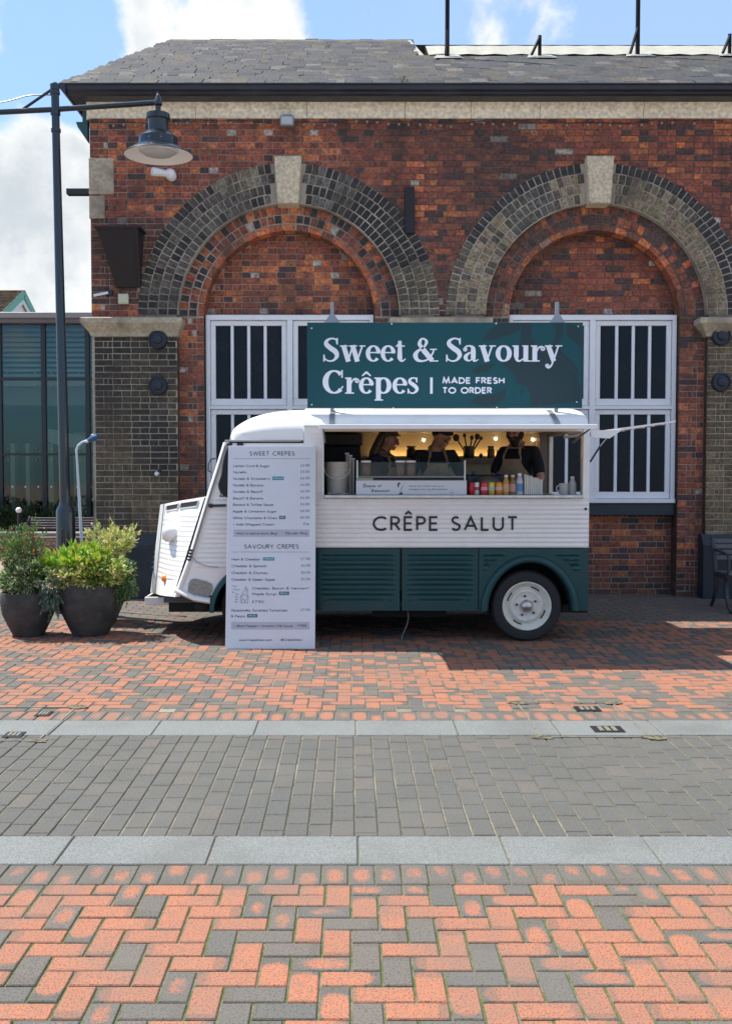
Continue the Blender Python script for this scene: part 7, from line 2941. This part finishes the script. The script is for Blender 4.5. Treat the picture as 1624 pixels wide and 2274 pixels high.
# salt block, mug, squeeze bottle at right
MUG = M("grey_mug", (0.42, 0.41, 0.39), 0.35)
xm = ax(1250, yc)
mg = turned("mug", "pale grey mug near the right end of the counter", "mug", xm, yc, CANZ, [("cup", [(0.038, 0), (0.044, 0.01), (0.047, 0.105), (0.043, 0.105), (0.040, 0.02)], MUG)])
obj("handle", MB().tube([(xm - 0.044, yc - 0.01, CANZ + 0.085), (xm - 0.07, yc - 0.02, CANZ + 0.075), (xm - 0.072, yc - 0.02, CANZ + 0.045), (xm - 0.044, yc - 0.01, CANZ + 0.025)], 0.006, 8), MUG, mg)
bottle(1269, M("grey_squeeze", (0.36, 0.37, 0.36), 0.4), M("squeeze_label", (0.33, 0.34, 0.33), 0.5), M("cap_grey", (0.5, 0.5, 0.48), 0.5), "grey squeeze bottle at the right end beside the mug", 0.036, 0.17)
o = thing("napkin", "folded white napkin lying left of the mug", "napkin", (ax(1228, yc), yc - 0.02, CANZ))
obj("sheet", MB().box(ax(1220, yc), ax(1236, yc), yc - 0.08, yc - 0.02, CANZ + 0.001, CANZ + 0.012, 0.003), WHITE_PL, o)
obj("fold", MB().box(ax(1224, yc), ax(1238, yc), yc - 0.12, yc - 0.085, CANZ + 0.001, CANZ + 0.008, 0.002), WHITE_PL, o)
o = thing("card", "small white card stuck on the steel counter edge", "card", (ax(1167, S), S - 0.056, CZ - 0.02))
obj("card_face", MB().box(ax(1147, S), ax(1187, S), S - 0.054, S - 0.0505, CZ - 0.026, CZ - 0.008), WHITE_PL, o)
# steel dome and dark teal machine behind the cans
xd = ax(1081, S + 0.42)
turned("serving_dome", "dull steel dome behind the row of cans", "dome", xd, S + 0.36, CZ, [("dome", [(0.13, 0.0), (0.13, 0.09), (0.115, 0.13), (0.07, 0.16), (0.0001, 0.17)], M("dull_steel", (0.35, 0.35, 0.34), 0.35, metal=0.8))])
cb_ = thing("cool_box", "dark teal cool box on the counter behind the serving dome", "cool box", (xd, S + 0.55, CZ))
obj("box", MB().box(xd - 0.20, xd + 0.20, S + 0.50, S + 0.60, CZ, az(1054, S + 0.5), 0.015), M("dark_teal_plastic", (0.01, 0.035, 0.045), 0.4), cb_)
for dx in (-0.14, 0.10):
    obj("latch", MB().box(xd + dx, xd + dx + 0.035, S + 0.495, S + 0.53, az(1054, S + 0.5), az(1047, S + 0.5), 0.003), BLACK_PAINT, cb_)
# items on the shelf
SHY = BK - 0.24
zz = shz
DKM = M("dark_tin", (0.02, 0.02, 0.02), 0.4)
xu = ax(1040, SHY, 1000)
ut = turned("utensil_pot", "black pot bristling with ladles and spatulas on the shelf", "utensil pot", xu, SHY, zz, [("pot", [(0.055, 0), (0.06, 0.01), (0.062, 0.13), (0.056, 0.13)], DKM)])
for dx, dz, rr in ((-0.14, 0.20, 0.035), (-0.05, 0.24, 0.02), (0.03, 0.20, 0.022), (0.09, 0.22, 0.03), (0.13, 0.19, 0.018)):
    mb = MB()
    e = Vector((xu + dx, SHY - 0.02, zz + 0.10 + dz * 0.6))
    mb.tube([(xu + dx * 0.25, SHY, zz + 0.05), e], 0.008, 6)
    mb.ball(e, (rr, 0.012, rr * 1.2), 8, 6)
    obj("utensil", mb, DKM, ut)
for px, w, h, lb_, mt in ((912, 0.05, 0.13, "black flared tin on the shelf between the woman and the stooping man", DKM), (1089, 0.04, 0.13, "dark spice jar with pale label on the shelf", M("spice_jar", (0.12, 0.08, 0.05), 0.3)),
                          (1108, 0.032, 0.085, "short dark jar on the shelf beside the bearded man", DKM), (1067, 0.02, 0.05, "tiny dark pot on the shelf", DKM), (1203, 0.034, 0.17, "white mug stack at the right end of the shelf", WHITE_PL)):
    xs_ = ax(px if px < 1200 else 1195, SHY, 1000)
    turned("jar", lb_, "jar", xs_, SHY, zz, [("body", [(w * 0.85, 0), (w, 0.01), (w, h * 0.7), (w * 0.8, h * 0.8)], mt), ("lid", [(w * 0.85, h * 0.81), (w * 1.15 if px == 912 else w * 0.9, h), (0.0001, h)], mt)])


# ------------------------------------------------------------------ people
def skinned(name, verts, edges, radii, root_i, sub=2, post=None):
    me = bpy.data.meshes.new(name)
    me.from_pydata([tuple(v) for v in verts], edges, [])
    o = bpy.data.objects.new(name, me)
    COL.objects.link(o)
    md = o.modifiers.new("skin", 'SKIN')
    md.use_smooth_shade = True
    if not me.skin_vertices:
        me.skin_vertices.new()
    for i, r in enumerate(radii):
        me.skin_vertices[0].data[i].radius = (r, r)
        me.skin_vertices[0].data[i].use_root = (i == root_i)
    md2 = o.modifiers.new("sub", 'SUBSURF')
    md2.levels = sub
    md2.render_levels = sub
    bpy.context.view_layer.update()
    dg = bpy.context.evaluated_depsgraph_get()
    nm = bpy.data.meshes.new_from_object(o.evaluated_get(dg))
    bpy.data.objects.remove(o)
    nm.name = name
    for v in nm.vertices:
        if post:
            v.co = post(v.co.copy())
    nm.polygons.foreach_set('use_smooth', [True] * len(nm.polygons))
    return nm


SKIN = M("skin", (0.46, 0.24, 0.17), 0.55)


def person(label, pos, face, k, arms, shirt, apron, hair, head_rot, lean=0.0, beard=False, long_hair=False, trousers=(0.02, 0.02, 0.025)):
    """k: scale (1 = 1.75 m); arms: {side: (elbow, wrist)}; built facing -Y, feet at z=0"""
    root = thing("person", label, "person", pos)
    R = Matrix.Translation(pos) @ Matrix.Rotation(face, 4, 'Z') @ Matrix.Scale(k, 4)
    HP = Vector((0, 0, 1.50))
    HR = Matrix.Translation(HP) @ Matrix.Rotation(head_rot[1], 4, 'Z') @ Matrix.Rotation(head_rot[0], 4, 'X') @ Matrix.Translation(-HP)

    def bend(v):
        if v.z > 0.95 and lean:
            a = lean * min(1, (v.z - 0.95) / 0.3)
            d = v - Vector((0, 0, 0.95))
            return Vector((0, 0, 0.95)) + Matrix.Rotation(a, 3, 'X') @ d
        return v
    V = [(0, 0, .93), (0, 0, 1.08), (0, .01, 1.24), (0, .01, 1.37), (0, .005, 1.46), (0, -.005, 1.525)]
    Rr = [.135, .122, .138, .125, .062, .052]
    E = [(0, 1), (1, 2), (2, 3), (3, 4), (4, 5)]
    hv = [(0, -.022, 1.575), (0, -.018, 1.64), (0, -.005, 1.70)]
    for i, h in enumerate(hv):
        V.append(tuple(HR @ Vector(h)))
        Rr.append((.066, .088, .074)[i])
        E.append((len(V) - 2, len(V) - 1))
    arm_idx = {}
    for sx in (-1, 1):
        el, wr = arms[sx]
        el, wr = Vector(el), Vector(wr)
        b = len(V)
        V.append((sx * .165, .01, 1.40)); Rr.append(.062); E.append((3, b))
        V.append(tuple(Vector((sx * .19, .01, 1.38)).lerp(el, .5))); Rr.append(.050); E.append((b, b + 1))
        V.append(tuple(el)); Rr.append(.042); E.append((b + 1, b + 2))
        V.append(tuple(el.lerp(wr, .45))); Rr.append(.039); E.append((b + 2, b + 3))
        V.append(tuple(wr)); Rr.append(.027); E.append((b + 3, b + 4))
        d = (wr - el).normalized()
        side = d.cross(Vector((0, 0, 1))).normalized() * sx
        palm = wr + d * 0.05
        V.append(tuple(palm)); Rr.append(.030); E.append((b + 4, b + 5))
        pi_ = b + 5
        arm_idx[sx] = b
        for f_, (off, l) in enumerate(((-.028, .062), (-.010, .074), (.010, .070), (.027, .056))):
            q = palm + side * off + d * 0.035
            c0 = len(V)
            V.append(tuple(q)); Rr.append(.010); E.append((pi_, c0))
            V.append(tuple(q + d * l * .5 + Vector((0, 0, -.010)))); Rr.append(.0088); E.append((c0, c0 + 1))
            V.append(tuple(q + d * l * .85 + Vector((0, 0, -.034)))); Rr.append(.0078); E.append((c0 + 1, c0 + 2))
        c0 = len(V)
        V.append(tuple(palm - side * .030 + d * .0)); Rr.append(.012); E.append((pi_, c0))
        V.append(tuple(palm - side * .050 + d * .035 + Vector((0, 0, -.015)))); Rr.append(.010); E.append((c0, c0 + 1))
    for sx in (-1, 1):
        b = len(V)
        V += [(sx * .085, 0, .86), (sx * .095, -.01, .50), (sx * .10, .015, .10), (sx * .11, -.06, .045), (sx * .115, -.15, .035)]
        Rr += [.088, .060, .042, .042, .034]
        E += [(0, b), (b, b + 1), (b + 1, b + 2), (b + 2, b + 3), (b + 3, b + 4)]

    def post(v):
        if 0.9 < v.z < 1.45 and abs(v.x) < 0.19 and abs(v.y) < 0.2:
            v.y *= 0.80
        return R @ bend(v)
    body = skinned("body", V, E, Rr, 0, 2, post)
    # face features and ears joined to the skin
    fb = MB()
    hc = Vector((0, -.018, 1.64))
    fb.ball((0, -.112, 1.628), (.013, .020, .020), 10, 6)
    fb.ball((0, -.104, 1.645), (.010, .014, .026), 8, 6)
    for sx in (-1, 1):
        fb.ball((sx * .088, -.01, 1.635), (.010, .020, .032), 8, 6)
        fb.ball((sx * .034, -.088, 1.662), (.024, .014, .009), 8, 5)
    fb.ball((0, -.086, 1.565), (.030, .024, .022), 10, 6)
    fm = [R @ bend(HR @ Vector(p)) for p in fb.v]
    bm_src = MB()
    bm_src.v, bm_src.f = [tuple(v.co) for v in body.vertices], [tuple(p.vertices) for p in body.polygons]
    n0 = len(bm_src.v)
    bm_src.v += [tuple(p) for p in fm]
    bm_src.f += [tuple(i + n0 for i in f) for f in fb.f]
    obj("body", bm_src, SKIN, root, smooth=True)
    hd_ = lambda mb: setattr(mb, 'v', [tuple(R @ bend(HR @ Vector(p))) for p in mb.v]) or mb
    for sx in (-1, 1):
        obj("eye", hd_(MB().ball((sx * .033, -.099, 1.648), (.013, .008, .007), 8, 6)), M("eye_dark", (0.03, 0.02, 0.02), 0.2), root, smooth=True)
    obj("mouth", hd_(MB().ball((0, -.106, 1.590), (.024, .008, .006), 8, 5)), M("lips", (0.25, 0.07, 0.06), 0.5), root, smooth=True)
    # hair
    HM = M("hair", hair, 0.6, var=0.3, vscale=40)
    hm = MB()
    v0 = []
    seg, rg = 20, 12
    for i in range(rg + 1):
        th = pi * 0.62 * i / rg
        for j in range(seg):
            a = 2 * pi * j / seg
            x_, y_, z_ = .097 * sin(th) * cos(a), .110 * sin(th) * sin(a), .100 * cos(th)
            # lift the hairline over the face
            if y_ < -.02 and z_ < 0.055:
                z_ = 0.055 + (z_ - 0.055) * 0.05
                y_ = max(y_, -.098)
            nz = 1 + 0.05 * mnoise.noise(Vector((x_ * 40, y_ * 40, z_ * 40)))
            v0.append((x_ * nz, -.004 + y_ * nz, 1.655 + z_ * nz))
    f0 = [(i * seg + j, (i + 1) * seg + j, (i + 1) * seg + (j + 1) % seg, i * seg + (j + 1) % seg) for i in range(rg) for j in range(seg)]
    hm.add(v0, f0)
    if long_hair:
        for j in range(22):
            a = radians(20 + 140 * j / 21)
            x_, y_ = .092 * cos(a), .10 * sin(a) - .0
            hm.tube([(x_, y_, 1.70), (x_ * 1.15, y_ * 1.12, 1.58), (x_ * 1.25, y_ * 1.15 + .01, 1.45), (x_ * 1.1, y_ * 1.1 + 0.01, 1.33)], [.014, .022, .022, .006], 6)
    obj("hair", hd_(hm), HM, root, smooth=True)
    if beard:
        bd_ = MB()
        bd_.ball((0, -.072, 1.563), (.060, .048, .048), 14, 9)
        bd_.ball((0, -.080, 1.530), (.040, .034, .040), 12, 8)
        for sx in (-1, 1):
            bd_.ball((sx * .062, -.030, 1.595), (.026, .048, .044), 10, 7)
        bd_.ball((0, -.108, 1.603), (.032, .008, .007), 8, 5)
        obj("beard", hd_(bd_), HM, root, smooth=True)
    # shirt with short sleeves
    SM = M("shirt", shirt, 0.85, var=0.15, vscale=12, bump=0.3, bscale=30)
    V2 = [V[0], V[1], V[2], V[3], (0, .005, 1.44)]
    R2 = [.150, .138, .152, .138, .075]
    E2 = [(0, 1), (1, 2), (2, 3), (3, 4)]
    for sx in (-1, 1):
        b = arm_idx[sx]
        c0 = len(V2)
        V2 += [V[b], V[b + 1], tuple(Vector(V[b + 1]).lerp(Vector(V[b + 2]), .7))]
        R2 += [.076, .066, .060]
        E2 += [(3, c0), (c0, c0 + 1), (c0 + 1, c0 + 2)]
    obj("shirt", skinned("shirt", V2, E2, R2, 0, 2, post), SM, root)
    V3 = [(0, 0, .96)]
    R3 = [.145]
    E3 = []
    for sx in (-1, 1):
        c0 = len(V3)
        V3 += [(sx * .088, 0, .86), (sx * .096, -.01, .50), (sx * .10, .01, .10)]
        R3 += [.100, .075, .062]
        E3 += [(0, c0), (c0, c0 + 1), (c0 + 1, c0 + 2)]
    obj("trousers", skinned("trousers", V3, E3, R3, 0, 2, post), M("trousers", trousers, 0.85), root)
    if apron:
        AM = M("apron", apron, 0.85, var=0.12, vscale=18, bump=0.3, bscale=40)
        rows = []
        for i in range(22):
            z = 1.345 - i * 0.036
            w = 0.105 + (0.10 * min(1, max(0, (1.30 - z) / 0.16)) if z < 1.30 else 0)
            row = []
            for j in range(13):
                x_ = -w + 2 * w * j / 12
                yy = -0.118 - 0.012 * sin(j * 1.3 + i * 0.5) * (1 if z < 1.0 else 0.2) * 0.5 + 0.9 * x_ * x_ - (0.012 if 1.15 < z < 1.32 else 0.004)
                row.append(R @ bend(Vector((x_, yy - .016, z))))
            rows.append(row)
        obj("apron", MB().grid(rows), AM, root, smooth=True)
        stp = MB()
        for sx in (-1, 1):
            pts_ = [(sx * .10, -.128, 1.34), (sx * .085, -.125, 1.40), (sx * .070, -.085, 1.455), (sx * .068, -.01, 1.49), (sx * .03, .06, 1.50)]
            pts_ = [R @ bend(Vector(q)) for q in pts_]
            for a_, b_ in zip(pts_, pts_[1:]):
                stp.bar(a_, b_, 0.026, 0.008, up=(0, 0, 1))
        obj("apron_strap", stp, AM, root)
    return root


VF = 0.37
BEIGE = (0.30, 0.225, 0.15)
person("woman with long light brown hair bending her head at the left of the serving hatch", (ax(838, S + 0.9), S + 0.9, VF), radians(62), 0.95,
       {-1: ((-.25, -.12, 1.14), (-.12, -.36, 1.10)), 1: ((.25, -.10, 1.14), (.12, -.36, 1.08))},
       (0.015, 0.02, 0.045), BEIGE, (0.12, 0.085, 0.06), (radians(14), radians(4)), lean=radians(8), long_hair=True)
person("dark haired man stooping over the griddle in a black t-shirt and beige apron", (ax(963, S + 0.9), S + 0.9, VF), radians(6), 0.985,
       {-1: ((-.29, -.10, 1.14), (-.10, -.36, 1.16)), 1: ((.29, -.10, 1.14), (.10, -.38, 1.18))},
       (0.010, 0.012, 0.018), BEIGE, (0.018, 0.014, 0.012), (radians(30), radians(34)), lean=radians(10))
person("bearded man in black t-shirt and beige apron at the right of the hatch", (ax(1153, S + 0.85), S + 0.85, VF), radians(-38), 1.005,
       {-1: ((-.26, -.08, 1.13), (-.14, -.34, 1.10)), 1: ((.27, -.06, 1.13), (.16, -.34, 1.06))},
       (0.008, 0.010, 0.016), (0.34, 0.25, 0.165), (0.016, 0.012, 0.010), (radians(22), radians(6)), lean=radians(5), beard=True)
